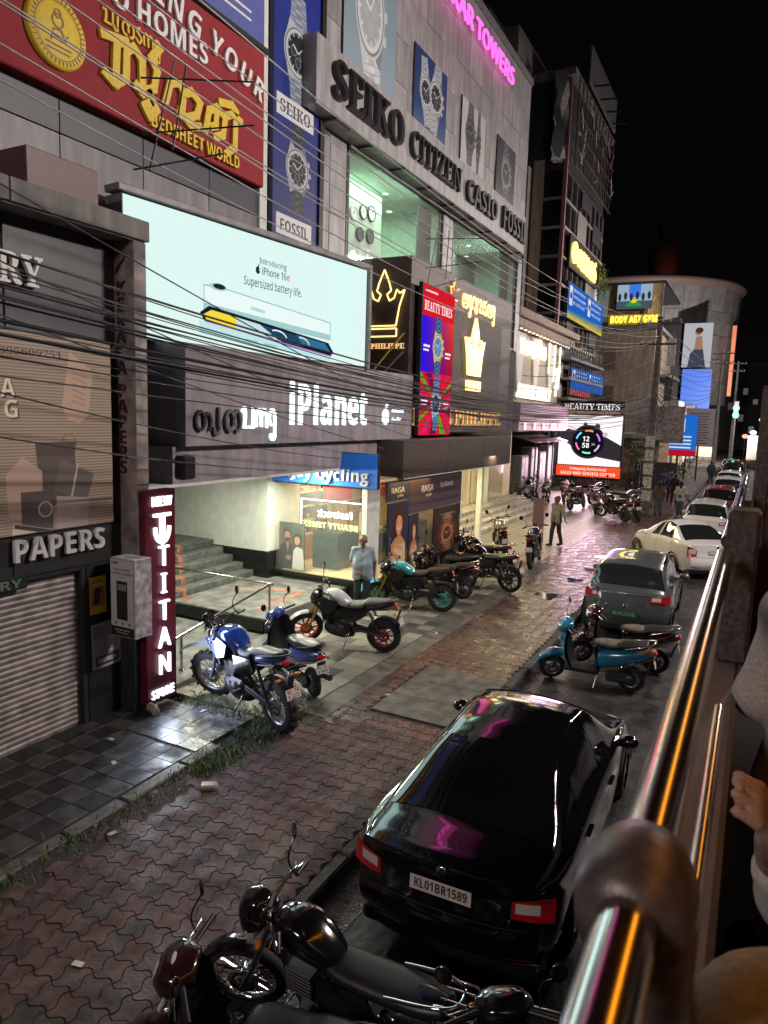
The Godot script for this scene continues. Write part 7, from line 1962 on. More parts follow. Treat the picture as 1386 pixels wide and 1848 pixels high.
func motorcycle(label: String, c: Dictionary, at: Vector3, turn: float, steer := 0.35, lean := 0.1) -> Node3D:
	var t := thing("motorcycle", label, "motorcycle", at, turn, c.get("group", "motorcycles parked at the shops"))
	t.rotation.z = lean
	t.scale = Vector3.ONE * c.get("size", 1.05)
	var adv: bool = c.get("adv", false)
	var com: bool = c.get("com", false)
	var r := 0.33 if adv else 0.305
	var up := 0.07 if adv else 0.0
	var rim: Material = c.get("rim", M.black)
	var style := "knobby" if adv else ("wire" if c.get("wire", false) else "cast")
	var ns := 32 if style != "cast" else 10
	var wb := 0.7
	add_wheel(t, Vector3(0, r, wb), r, 0.12 if not com else 0.085, ns, style, c.get("rim2", rim))
	# steering group: turned about the head tube
	var head := Vector3(0, 0.86 + up, -0.42)
	var sb := Basis(Vector3(0, 0.9, 0.42).normalized(), steer)
	var put := func(called: String, m, mat: Material):
		obj(called, m, mat, t, head - sb * head, sb)
	var fx := Vector3(0, r, -wb) - head
	var ms := bike_wheel(r, 0.1 if not com else 0.075, ns, style)
	var fw := obj("wheel", ms[0], M.rubber, t, head + sb * fx, sb)
	obj("rim", ms[1], rim, fw)
	var fk: Material = c.get("fork", M.steel)
	for s in [-1, 1]:
		put.call("fork", MB.new().tube([Vector3(s * 0.085, 0.96 + up, -0.39), Vector3(s * 0.085, r + 0.16, -wb + 0.1), Vector3(s * 0.08, r - 0.02, -wb)], [0.022, 0.024, 0.028], 8).done(), fk)
	var fen := []
	for i in 9:
		var a: float = lerpf(-0.2, 1.75, i / 8.0) if not adv else lerpf(0.55, 1.65, i / 8.0)
		var rr := r + (0.03 if not adv else 0.14)
		var row := []
		for j in 5: row.append(Vector3((j - 2) * 0.03, r + sin(a) * rr - absf(j - 2) * 0.012, -wb - cos(a) * rr * (1.0 if not adv else 1.25)))
		fen.append(row)
	put.call("front_mudguard", MB.new().grid(fen).done(), c.get("fender", c.paint))
	var hb := 0.36 if not com else 0.33
	put.call("handlebar", MB.new().tube(spline([Vector3(-hb, 1.02 + up, -0.26), Vector3(-hb * 0.6, 1.06 + up, -0.33), Vector3(-0.06, 1.0 + up, -0.4), Vector3(0.06, 1.0 + up, -0.4), Vector3(hb * 0.6, 1.06 + up, -0.33), Vector3(hb, 1.02 + up, -0.26)], 4), 0.012, 8).done(), M.chrome if com else M.dark_steel)
	for s in [-1, 1]:
		put.call("grip", MB.new().tube([Vector3(s * hb, 1.02 + up, -0.26), Vector3(s * (hb - 0.12), 1.04 + up, -0.29)], 0.019, 8).done(), M.black)
		put.call("lever", MB.new().tube([Vector3(s * (hb - 0.1), 1.04 + up, -0.31), Vector3(s * hb, 1.02 + up, -0.33)], 0.006, 5).done(), M.steel)
		var e := Vector3(s * (hb - 0.02), 1.28 + up, -0.3)
		put.call("mirror", MB.new().tube(spline([Vector3(s * (hb - 0.12), 1.04 + up, -0.3), Vector3(s * (hb - 0.12), 1.18 + up, -0.33), e], 4), 0.007, 6).ball(e + Vector3(s * 0.015, 0.035, 0), Vector3(0.055, 0.062, 0.016), Basis(Vector3.UP, s * 0.2)).done(), M.black_gloss)
		put.call("indicator", MB.new().ball(Vector3(s * 0.17, 0.86 + up, -0.46), Vector3(0.035, 0.022, 0.025)).done(), M.amber)
	if com:
		put.call("headlight_cowl", pads([[-0.62, 0.93, 0.05, 0.07], [-0.58, 0.94, 0.11, 0.13], [-0.48, 0.97, 0.12, 0.14], [-0.4, 1.0, 0.07, 0.08]]), c.paint)
		put.call("headlight", MB.new().ball(Vector3(0, 0.93, -0.58), Vector3(0.085, 0.085, 0.045), Basis(Vector3.RIGHT, 0.15)).done(), M.lens)
	else:
		put.call("headlight_cowl", pads([[-0.6, 0.84 + up, 0.03, 0.04], [-0.56, 0.86 + up, 0.09, 0.09], [-0.46, 0.93 + up, 0.12, 0.1], [-0.38, 0.99 + up, 0.08, 0.05]]), c.get("cowl", M.black_gloss))
		put.call("headlight", MB.new().ball(Vector3(0, 0.85 + up, -0.575), Vector3(0.06, 0.045, 0.03)).done(), M.lens)
	if adv: put.call("windshield", MB.new().grid([[Vector3(-0.1, 0.98, -0.6), Vector3(0, 0.98, -0.64), Vector3(0.1, 0.98, -0.6)], [Vector3(-0.11, 1.1, -0.56), Vector3(0, 1.12, -0.6), Vector3(0.11, 1.1, -0.56)], [Vector3(-0.08, 1.24, -0.5), Vector3(0, 1.28, -0.52), Vector3(0.08, 1.24, -0.5)]]).done(), M.dark_glass)
	put.call("instrument", MB.new().box(Vector3(0, 1.06 + up, -0.42), Vector3(0.13, 0.03, 0.09), 0.01, Basis(Vector3.RIGHT, 0.5)).done(), M.black)
	for s in [-1, 1]: put.call("control_cable", MB.new().tube(spline([Vector3(s * (hb - 0.14), 1.03 + up, -0.32), Vector3(s * 0.14, 1.04 + up, -0.52), Vector3(s * 0.04, 0.9 + up, -0.46), Vector3(s * 0.05, 0.7, -0.3)], 5), 0.0045, 5).done(), M.black)
	obj("chain_guard", MB.new().box(Vector3(-0.1, 0.4, 0.42), Vector3(0.02, 0.05, 0.5), 0.01, Basis(Vector3.RIGHT, 0.17)).done(), M.black, t)
	# body
	obj("fuel_tank", pads([[-0.4, 0.86 + up, 0.06, 0.07], [-0.3, 0.9 + up, 0.13, 0.12], [-0.12, 0.91 + up, 0.155, 0.12], [0.05, 0.84 + up, 0.12, 0.09], [0.14, 0.79 + up, 0.08, 0.05]]), c.get("tank", c.paint), t)
	for s in [-1, 1]:
		if not com:
			obj("tank_shroud", MB.new().ext(PackedVector2Array([Vector2(-0.52, 0.78 + up), Vector2(-0.3, 0.9 + up), Vector2(-0.05, 0.86 + up), Vector2(-0.12, 0.68 + up), Vector2(-0.3, 0.6 + up)]), -0.012, 0.012, Transform3D(Basis(Vector3(0, 0.12 * s, 1).normalized(), Vector3.UP, Vector3.RIGHT), Vector3(s * 0.17, 0, 0))).done(), c.get("shroud", c.paint), t)
		obj("side_cover", MB.new().ext(PackedVector2Array([Vector2(0.02, 0.52), Vector2(0.0, 0.74), Vector2(0.36, 0.78), Vector2(0.42, 0.66), Vector2(0.22, 0.52)]), -0.01, 0.01, Transform3D(Basis(Vector3.BACK, Vector3.UP, Vector3.RIGHT), Vector3(s * 0.12, up, 0))).done(), M.black_gloss if not com else c.paint, t)
		obj("foot_peg", MB.new().tube([Vector3(s * 0.14, 0.34 + up, 0.12), Vector3(s * 0.27, 0.34 + up, 0.12)], 0.013, 6).done(), M.steel, t)
		obj("shock_absorber", MB.new().tube([Vector3(s * 0.1, 0.38, 0.62), Vector3(s * 0.11, 0.72 + up, 0.48)], 0.03 if com else 0.018, 8).done(), M.steel if com else M.dark_steel, t)
	obj("seat", pads([[0.02, 0.83 + up, 0.07, 0.035], [0.14, 0.8 + up, 0.13, 0.05], [0.34, 0.82 + up, 0.14, 0.055], [0.42, 0.87 + up, 0.12, 0.05], [0.68, 0.9 + up, 0.1, 0.045], [0.82, 0.93 + up, 0.06, 0.03]] if not com else [[0.02, 0.82, 0.08, 0.04], [0.14, 0.8, 0.13, 0.05], [0.4, 0.81, 0.14, 0.055], [0.7, 0.84, 0.13, 0.055], [0.85, 0.86, 0.09, 0.04]]), c.get("seat", M.seat), t)
	obj("frame", MB.new().tube([Vector3(0, 0.86 + up, -0.36), Vector3(0, 0.72, -0.05), Vector3(0, 0.45, 0.2), Vector3(0, 0.32, 0.1)], 0.03, 8).tube([Vector3(0, 0.82 + up, -0.36), Vector3(0, 0.5, -0.32), Vector3(0, 0.3, -0.2), Vector3(0, 0.28, 0.1)], 0.024, 8).tube([Vector3(-0.09, 0.72, 0.1), Vector3(-0.08, 0.8 + up, 0.8)], 0.016, 6).tube([Vector3(0.09, 0.72, 0.1), Vector3(0.08, 0.8 + up, 0.8)], 0.016, 6).done(), M.black, t)
	var en = MB.new().box(Vector3(0, 0.38, -0.02), Vector3(0.26, 0.22, 0.3), 0.04)
	for i in 7: en.box(Vector3(0, 0.5 + i * 0.026, -0.16), Vector3(0.2, 0.012, 0.2), 0.004)
	for s in [-1, 1]: en.lathe([Vector2(0.001, 0), Vector2(0.085, 0), Vector2(0.095, -0.03)], Vector3(s * 0.155, 0.38, 0.0), Basis(Vector3.BACK, -s * PI / 2), 16)
	obj("engine", en.done(), M.engine, t)
	if not com:
		obj("belly_cowl", pads([[-0.34, 0.36, 0.06, 0.06], [-0.24, 0.36, 0.12, 0.12], [0.0, 0.3, 0.14, 0.1], [0.18, 0.3, 0.1, 0.07]]), M.black, t)
		obj("radiator", MB.new().box(Vector3(0, 0.62 + up, -0.34), Vector3(0.26, 0.24, 0.07), 0.02, Basis(Vector3.RIGHT, -0.25)).box(Vector3(0, 0.64, 0.0), Vector3(0.22, 0.22, 0.36), 0.05).done(), M.black, t)
	obj("exhaust", MB.new().tube(spline([Vector3(0.06, 0.55, -0.26), Vector3(0.1, 0.34, -0.34), Vector3(0.13, 0.24, -0.1), Vector3(0.14, 0.27, 0.3)], 4), 0.02, 8).tube([Vector3(0.15, 0.28, 0.28), Vector3(0.17, 0.4, 0.75 if not com else 0.85)], [0.045, 0.05], 12).done(), M.chrome if com else M.dark_steel, t)
	obj("swingarm", MB.new().tube([Vector3(-0.08, 0.4, 0.16), Vector3(-0.085, r, wb)], 0.024, 8).tube([Vector3(0.08, 0.4, 0.16), Vector3(0.085, r, wb)], 0.024, 8).done(), M.dark_steel, t)
	var fr := []
	for i in 9:
		var a := lerpf(0.35, 2.2, i / 8.0)
		var row := []
		for j in 5: row.append(Vector3((j - 2) * 0.035, r + sin(a) * (r + 0.05) - absf(j - 2) * 0.012, wb + cos(a) * (r + 0.05)))
		fr.append(row)
	obj("rear_mudguard", MB.new().grid(fr).done(), M.black, t)
	obj("tail", pads([[0.4, 0.78 + up, 0.11, 0.05], [0.65, 0.83 + up, 0.1, 0.06], [0.88, 0.89 + up, 0.05, 0.03]]), c.get("tail", c.paint), t)
	obj("tail_light", MB.new().ball(Vector3(0, 0.85 + up, 0.9), Vector3(0.07, 0.035, 0.03)).done(), M.tail_red, t)
	for s in [-1, 1]: obj("indicator", MB.new().ball(Vector3(s * 0.14, 0.75, 0.92), Vector3(0.04, 0.02, 0.022)).done(), M.amber, t)
	obj("plate_holder", MB.new().box(Vector3(0, 0.66, 0.95), Vector3(0.08, 0.3, 0.03), 0.008, Basis(Vector3.RIGHT, 0.3)).done(), M.black, t)
	obj("number_plate", sheet(0.2, 0.12), [M.plate3, M.plate2, M.plate4][taken["motorcycle"] % 3], t, Vector3(-0.1, 0.52, 1.02), Basis(Vector3.RIGHT, -0.25))
	obj("grab_rail", MB.new().tube(spline([Vector3(-0.13, 0.86 + up, 0.5), Vector3(-0.12, 0.93 + up, 0.78), Vector3(-0.06, 0.95 + up, 0.92), Vector3(0.06, 0.95 + up, 0.92), Vector3(0.12, 0.93 + up, 0.78), Vector3(0.13, 0.86 + up, 0.5)], 4), 0.012, 7).done(), c.get("rack", M.black), t)
	if c.has("rack"):
		obj("rear_rack", MB.new().tube(spline([Vector3(-0.1, 0.93, 0.8), Vector3(-0.1, 0.95, 1.02), Vector3(0.1, 0.95, 1.02), Vector3(0.1, 0.93, 0.8)], 4), 0.008, 6).tube([Vector3(-0.04, 0.94, 0.82), Vector3(-0.04, 0.97, 1.0)], 0.007, 6).tube([Vector3(0.04, 0.94, 0.82), Vector3(0.04, 0.97, 1.0)], 0.007, 6).tube(spline([Vector3(-0.2, 0.32, 0.2), Vector3(-0.24, 0.5, 0.6), Vector3(-0.2, 0.75, 0.8)], 4), 0.009, 6).done(), M.chrome, t)
	obj("side_stand", MB.new().tube([Vector3(-0.1, 0.32, 0.12), Vector3(-0.24, 0.02 + 0.24 * sin(lean), 0.05)], 0.012, 6).done(), M.steel, t)
	return t

func scooter(label: String, c: Dictionary, at: Vector3, turn: float, steer := 0.3, lean := 0.09) -> Node3D:
	var t := thing("scooter", label, "scooter", at, turn, c.get("group", "scooters parked at the shops"))
	t.rotation.z = lean
	var r := 0.225
	add_wheel(t, Vector3(0, r, 0.62), r, 0.09, 10, "cast", M.alloy)
	var head := Vector3(0, 0.75, -0.42)
	var sb := Basis(Vector3(0, 0.92, 0.38).normalized(), steer)
	var put := func(called: String, m, mat: Material):
		obj(called, m, mat, t, head - sb * head, sb)
	var ms := bike_wheel(r, 0.09, 10, "cast")
	var fw := obj("wheel", ms[0], M.rubber, t, head + sb * (Vector3(0, r, -0.66) - head), sb)
	obj("rim", ms[1], M.alloy, fw)
	put.call("fork", MB.new().tube([Vector3(0.07, 0.5, -0.55), Vector3(0.07, r, -0.66)], 0.02, 6).tube([Vector3(-0.07, 0.5, -0.55), Vector3(-0.07, r, -0.66)], 0.02, 6).done(), M.dark_steel)
	put.call("front_mudguard", pads([[-0.93, 0.3, 0.05, 0.03], [-0.86, 0.4, 0.085, 0.06], [-0.66, 0.5, 0.1, 0.06], [-0.5, 0.48, 0.08, 0.05]]), c.paint)
	put.call("handlebar_cowl", pads([[-0.6, 0.98, 0.08, 0.05], [-0.54, 1.0, 0.15, 0.09], [-0.44, 1.03, 0.17, 0.085], [-0.34, 1.05, 0.1, 0.05]]), c.paint)
	put.call("headlight", MB.new().ball(Vector3(0, 0.99, -0.57), Vector3(0.1, 0.07, 0.05), Basis(Vector3.RIGHT, 0.2)).done(), M.lens)
	put.call("instrument", MB.new().ball(Vector3(0, 1.08, -0.43), Vector3(0.1, 0.02, 0.07), Basis(Vector3.RIGHT, 0.4)).done(), M.lens)
	for s in [-1, 1]:
		put.call("grip", MB.new().tube([Vector3(s * 0.14, 1.04, -0.4), Vector3(s * 0.34, 1.03, -0.32)], 0.018, 8).done(), M.black)
		put.call("lever", MB.new().tube([Vector3(s * 0.16, 1.03, -0.45), Vector3(s * 0.32, 1.02, -0.4)], 0.006, 5).done(), M.steel)
		var e := Vector3(s * 0.3, 1.27, -0.36)
		put.call("mirror", MB.new().tube(spline([Vector3(s * 0.2, 1.06, -0.4), Vector3(s * 0.22, 1.18, -0.42), e], 4), 0.006, 6).ball(e + Vector3(s * 0.02, 0.035, 0), Vector3(0.052, 0.06, 0.015), Basis(Vector3.UP, s * 0.2)).done(), M.black_gloss)
	# apron, floor, body
	var ap := []
	for i in 8:
		var f := i / 7.0
		var row := []
		for j in 9:
			var u := j / 4.0 - 1.0
			var w := 0.12 + 0.13 * sin(f * 2.4) 
			row.append(Vector3(u * w, lerpf(0.98, 0.3, f), -0.5 - 0.07 * sin(f * PI) + 0.1 * u * u + 0.08 * f))
		ap.append(row)
	obj("front_apron", MB.new().grid(ap).done(), c.paint, t)
	var ai := []
	for row in ap:
		var rr := []
		for p in row: rr.append(p * Vector3(0.94, 1, 1) + Vector3(0, 0, 0.05))
		ai.append(rr)
	obj("inner_panel", MB.new().grid(ai).done(), M.black, t)
	for s in [-1, 1]: obj("indicator", MB.new().ball(Vector3(s * 0.14, 0.8, -0.52), Vector3(0.05, 0.03, 0.02)).done(), M.lens, t)
	obj("floor_board", MB.new().box(Vector3(0, 0.28, -0.16), Vector3(0.34, 0.06, 0.56), 0.02).done(), M.black, t)
	obj("leg_shield", MB.new().box(Vector3(0, 0.55, 0.08), Vector3(0.3, 0.44, 0.06), 0.03, Basis(Vector3.RIGHT, -0.2)).done(), M.black, t)
	obj("rear_body", pads([[0.05, 0.5, 0.13, 0.16], [0.2, 0.53, 0.18, 0.17], [0.5, 0.6, 0.18, 0.14], [0.78, 0.68, 0.13, 0.1], [0.95, 0.72, 0.06, 0.05]]), c.paint, t)
	if c.has("tail"): obj("tail_cover", pads([[0.66, 0.69, 0.14, 0.085], [0.82, 0.72, 0.115, 0.08], [0.97, 0.73, 0.06, 0.05]]), c.tail, t)
	obj("seat", pads([[0.0, 0.76, 0.09, 0.03], [0.12, 0.76, 0.14, 0.055], [0.34, 0.76, 0.15, 0.06], [0.48, 0.8, 0.15, 0.06], [0.7, 0.82, 0.13, 0.055], [0.85, 0.84, 0.08, 0.035]]), c.get("seat", M.seat), t)
	if c.has("seat2"): obj("seat_front", pads([[0.04, 0.775, 0.085, 0.03], [0.14, 0.775, 0.13, 0.048], [0.34, 0.78, 0.142, 0.05], [0.4, 0.79, 0.12, 0.04]]), c.seat2, t)
	obj("grab_rail", MB.new().tube(spline([Vector3(-0.16, 0.76, 0.5), Vector3(-0.15, 0.85, 0.8), Vector3(-0.07, 0.9, 0.95), Vector3(0.07, 0.9, 0.95), Vector3(0.15, 0.85, 0.8), Vector3(0.16, 0.76, 0.5)], 4), 0.014, 7).done(), c.get("rail", M.black), t)
	obj("tail_light", MB.new().ball(Vector3(0, 0.72, 0.97), Vector3(0.085, 0.04, 0.03)).done(), M.tail_red, t)
	obj("rear_mudguard", MB.new().box(Vector3(0, 0.5, 0.9), Vector3(0.14, 0.32, 0.03), 0.01, Basis(Vector3.RIGHT, 0.35)).done(), M.black, t)
	obj("number_plate", sheet(0.2, 0.12), [M.plate4, M.plate3, M.plate2][taken["scooter"] % 3], t, Vector3(-0.1, 0.48, 0.985), Basis(Vector3.RIGHT, -0.3))
	obj("engine", MB.new().box(Vector3(-0.1, 0.26, 0.45), Vector3(0.12, 0.18, 0.45), 0.04).lathe([Vector2(0.001, 0), Vector2(0.08, 0), Vector2(0.09, -0.03)], Vector3(-0.165, 0.25, 0.62), Basis(Vector3.BACK, PI / 2), 14).done(), M.engine, t)
	obj("exhaust", MB.new().tube([Vector3(0.13, 0.24, 0.2), Vector3(0.16, 0.26, 0.42), Vector3(0.17, 0.32, 0.85)], [0.02, 0.045, 0.05], 10).box(Vector3(0.215, 0.32, 0.62), Vector3(0.012, 0.07, 0.2), 0.004).done(), M.dark_steel, t)
	for s in [-1, 1]: obj("crash_guard", MB.new().tube(spline([Vector3(s * 0.12, 0.3, 0.1), Vector3(s * 0.24, 0.42, 0.35), Vector3(s * 0.22, 0.6, 0.75), Vector3(s * 0.1, 0.66, 0.95)], 4), 0.01, 6).done(), c.get("guard", M.black), t)
	obj("side_stand", MB.new().tube([Vector3(-0.1, 0.26, 0.1), Vector3(-0.22, 0.02 + 0.22 * sin(lean), 0.06)], 0.011, 6).done(), M.steel, t)
	return t

func parked_bikes():
	M.seat = mk(Color(0.02, 0.02, 0.021), 0.42, 0, {tex = "grime", scale = 2.0, bump = "grain", height = 0.1})
	M.dusty_seat = mk(Color(0.16, 0.155, 0.14), 0.6, 0, {tex = "grime", scale = 1.5})
	M.engine = mk(Color(0.06, 0.06, 0.062), 0.4, 0.7)
	M.amber = mk(Color(0.6, 0.16, 0.01), 0.2, 0, {coat = 0.6})
	M.plate2 = plate_image("KL 01", sc(206, 196, 188), sc(30, 26, 26), "4271")
	M.plate3 = plate_image("KL 74", sc(206, 190, 180), sc(30, 26, 26), "B 1272")
	M.plate4 = plate_image("KL 22", sc(200, 190, 186), sc(30, 26, 26), "H 9035")
	var gold := mk(Color(0.5, 0.3, 0.05), 0.3, 0.8)
	var gloss := func(c: Color) -> StandardMaterial3D: return mk(c, 0.22, 0, {coat = 1.0, coat_rough = 0.05})
	var blue: Material = gloss.call(Color(0.008, 0.04, 0.22))
	var A := -PI / 2   # turn so that the front points into the shops (-x): rotate +90 about y
	# turn = PI / 2 points -z towards -x
	motorcycle("blue adventure motorcycle with wire wheels parked beside the red vertical sign", {paint = blue, adv = true, size = 1.12, fender = mk(Color(0.2, 0.24, 0.3), 0.4), rim = mk(Color(0.25, 0.25, 0.27), 0.35, 0.8), fork = mk(Color(0.1, 0.12, 0.2), 0.4)}, Vector3(-5.98, 0.02, -7.55), PI / 2 - 0.3, 0.45)
	scooter("dark blue scooter parked behind the blue adventure motorcycle", {paint = blue, tail = mk(Color(0.02, 0.022, 0.05), 0.2, 0, {coat = 1.0}), guard = M.dark_steel}, Vector3(-6.05, 0.02, -8.85), PI / 2 - 0.52, 0.5)
	motorcycle("white motorcycle with bright red wheels and a dusty seat", {paint = gloss.call(Color(0.5, 0.5, 0.5)), shroud = M.black, fork = gold, rim = mk(Color(0.5, 0.05, 0.02), 0.35), rim2 = mk(Color(0.22, 0.02, 0.03), 0.4), seat = M.dusty_seat, tail = M.black}, Vector3(-6.28, 0.02, -10.72), PI / 2 + 0.22, 0.5)
	motorcycle("teal motorcycle with gold forks in front of the watch shop", {paint = gloss.call(Color(0.03, 0.32, 0.34)), shroud = M.black, fork = gold, rim = mk(Color(0.04, 0.25, 0.26), 0.35), tail = M.black}, Vector3(-6.42, 0.02, -13.65), PI / 2 + 0.34, 0.45)
	scooter("black scooter with a dark red tail beyond the teal motorcycle", {paint = M.black_gloss, tail = mk(Color(0.12, 0.01, 0.02), 0.2, 0, {coat = 1.0}), seat = M.seat, rail = M.steel}, Vector3(-6.3, 0.02, -14.9), PI / 2 + 0.45, 0.4)
	scooter("dark scooter standing against the smiling woman poster", {paint = M.black_gloss}, Vector3(-6.55, 0.02, -15.9), PI / 2 + 0.6, 0.3)
	motorcycle("long black commuter motorcycle parked broadside at the watch shop", {paint = M.black_gloss, com = true, rack = M.steel, seat = M.seat}, Vector3(-5.75, 0.02, -16.5), PI / 2 - 0.1, 0.3)
	motorcycle("black commuter motorcycle behind the broadside one", {paint = M.black_gloss, com = true, rack = M.steel}, Vector3(-6.3, 0.02, -17.6), PI / 2 - 0.05, 0.3)
	motorcycle("grey motorcycle seen from behind near the store steps", {paint = gloss.call(Color(0.16, 0.15, 0.15)), seat = M.dusty_seat, group = "motorcycles on the plaza"}, Vector3(-6.75, 0.0, -21.1), 0.45, 0.3)
	motorcycle("dark blue sports motorcycle seen from behind beside the walking man", {paint = gloss.call(Color(0.015, 0.02, 0.06)), tail = M.black, group = "motorcycles on the plaza"}, Vector3(-5.45, 0.0, -20.2), 0.12, 0.2)
	var k := 0
	for q in [[-9.9, -34.6, 0.3, Color(0.3, 0.28, 0.27)], [-9.1, -35.2, 0.15, Color(0.12, 0.2, 0.1)], [-8.4, -36.4, 0.1, Color(0.3, 0.02, 0.03)], [-7.4, -34.4, 0.2, Color(0.1, 0.02, 0.06)], [-6.3, -33.6, 0.1, Color(0.12, 0.05, 0.08)], [-5.3, -31.9, 0.9, Color(0.02, 0.02, 0.024)], [-5.1, -34.9, 1.1, Color(0.06, 0.05, 0.06)], [-4.4, -32.6, 0.25, Color(0.02, 0.02, 0.022)], [-10.4, -37.2, 0.2, Color(0.05, 0.05, 0.05)], [-7.0, -37.5, 0.3, Color(0.03, 0.03, 0.05)]]:
		motorcycle(["silver motorcycle nearest the electricity cabinets", "green motorcycle second from the electricity cabinets", "red motorcycle left of the big screen", "dark pink motorcycle under the left edge of the big screen", "plum motorcycle under the middle of the big screen", "black motorcycle parked askew in front of the big screen", "grey motorcycle parked broadside under the right edge of the screen", "black motorcycle beside the utility pole with handbills", "black motorcycle close against the cabinets", "navy motorcycle close under the screen behind the others"][k], {paint = gloss.call(q[3]), com = k % 2 == 0, group = "motorcycles under the big screen"}, Vector3(q[0], 0.0, q[1]), q[2] * (1 if k % 3 else -1), 0.25)
		k += 1
	var beige := mk(Color(0.2, 0.17, 0.13), 0.5, 0, {tex = "grime", scale = 2.0})
	scooter("teal blue scooter on the road in front of the grey hatchback", {paint = gloss.call(Color(0.01, 0.15, 0.27)), seat2 = beige, rail = M.steel, tail = mk(Color(0.2, 0.09, 0.05), 0.3, 0, {coat = 1.0}), group = "scooters on the road"}, Vector3(-2.1, -0.15, -11.75), PI / 2 + 0.06, 0.35)
	scooter("dark maroon scooter between the teal scooter and the grey hatchback", {paint = mk(Color(0.03, 0.008, 0.01), 0.2, 0, {coat = 1.0}), seat2 = beige, rail = M.steel, guard = M.steel, group = "scooters on the road"}, Vector3(-1.85, -0.15, -12.85), PI / 2 + 0.1, 0.35)
	motorcycle("black motorcycle with a chrome rear rack at the bottom edge, front to the kerb", {paint = M.black_gloss, com = true, rack = M.chrome, wire = true, rim = M.chrome, group = "bikes at the near kerb"}, Vector3(-2.2, -0.15, -3.72), PI / 2 - 0.05, 0.4, 0.12)
	scooter("dark maroon scooter cut off by the bottom edge of the picture", {paint = mk(Color(0.02, 0.006, 0.007), 0.15, 0, {coat = 1.0}), group = "bikes at the near kerb"}, Vector3(-2.38, -0.15, -3.12), PI / 2 + 0.12, 0.4, 0.1)
	scooter("dark scooter with a round mirror close in front of the bus", {paint = M.black_gloss, group = "bikes at the near kerb"}, Vector3(-0.75, -0.15, -3.2), 0.3, 0.1, 0.1)

# ---------------------------------------------------------------- people
# caps: [from, to, radius, radius]; one smooth skin over all of them
func sdf(m: MB, caps: Array, cell: float, k: float):
	var lo := Vector3(1e9, 1e9, 1e9)
	var hi := -lo
	for c in caps:
		for e in 2:
			var r: float = c[2 + e] + cell * 2.5
			lo = lo.min(c[e] - Vector3(r, r, r))
			hi = hi.max(c[e] + Vector3(r, r, r))
	var nx := int((hi.x - lo.x) / cell) + 2
	var ny := int((hi.y - lo.y) / cell) + 2
	var nz := int((hi.z - lo.z) / cell) + 2
	var d := PackedFloat32Array()
	d.resize(nx * ny * nz)
	d.fill(1.0)
	for c in caps:
		var a: Vector3 = c[0]
		var ba: Vector3 = c[1] - a
		var l2 := maxf(ba.length_squared(), 1e-9)
		var ra: float = c[2]
		var dr: float = c[3] - ra
		var rr: float = maxf(c[2], c[3]) + k + cell * 2
		var p0: Vector3 = ((a.min(c[1]) - Vector3(rr, rr, rr) - lo) / cell).max(Vector3.ZERO)
		var p1: Vector3 = (a.max(c[1]) + Vector3(rr, rr, rr) - lo) / cell
		for y in range(int(p0.y), mini(int(p1.y) + 1, ny)):
			for z in range(int(p0.z), mini(int(p1.z) + 1, nz)):
				var q := (y * nz + z) * nx
				for x in range(int(p0.x), mini(int(p1.x) + 1, nx)):
					var pa := lo + Vector3(x, y, z) * cell - a
					var h := clampf(pa.dot(ba) / l2, 0.0, 1.0)
					var v := (pa - ba * h).length() - ra - dr * h
					var o := d[q + x]
					var g := maxf(k - absf(v - o), 0.0) / k
					d[q + x] = minf(v, o) - g * g * k * 0.25
	var id := PackedVector3Array()
	id.resize(nx * ny * nz)
	var sx := 1
	var sz := nx
	var sy := nx * nz
	var off := [0, sx, sz, sx + sz, sy, sy + sx, sy + sz, sy + sx + sz]
	for y in ny - 1:
		for z in nz - 1:
			for x in nx - 1:
				var i := (y * nz + z) * nx + x
				var n := 0
				for o in 8:
					if d[i + off[o]] < 0.0: n += 1
				if n == 0 or n == 8: continue
				var s := Vector3.ZERO
				var cnt := 0
				for e in [[0, 1], [2, 3], [4, 5], [6, 7], [0, 2], [1, 3], [4, 6], [5, 7], [0, 4], [1, 5], [2, 6], [3, 7]]:
					var va := d[i + off[e[0]]]
					var vb := d[i + off[e[1]]]
					if (va < 0.0) != (vb < 0.0):
						var f := va / (va - vb)
						var pa := Vector3(e[0] & 1, (e[0] >> 2) & 1, (e[0] >> 1) & 1)
						var pb := Vector3(e[1] & 1, (e[1] >> 2) & 1, (e[1] >> 1) & 1)
						s += pa.lerp(pb, f)
						cnt += 1
				id[i] = lo + (Vector3(x, y, z) + s / cnt) * cell
	m.soft()
	for y in range(1, ny - 1):
		for z in range(1, nz - 1):
			for x in range(1, nx - 1):
				var i := (y * nz + z) * nx + x
				var a := d[i] < 0.0
				if a != (d[i + sx] < 0.0):
					if a: m.quad(id[i], id[i - sz], id[i - sz - sy], id[i - sy])
					else: m.quad(id[i], id[i - sy], id[i - sz - sy], id[i - sz])
				if a != (d[i + sy] < 0.0):
					if a: m.quad(id[i], id[i - sx], id[i - sx - sz], id[i - sz])
					else: m.quad(id[i], id[i - sz], id[i - sx - sz], id[i - sx])
				if a != (d[i + sz] < 0.0):
					if a: m.quad(id[i], id[i - sy], id[i - sx - sy], id[i - sx])
					else: m.quad(id[i], id[i - sx], id[i - sx - sy], id[i - sy])

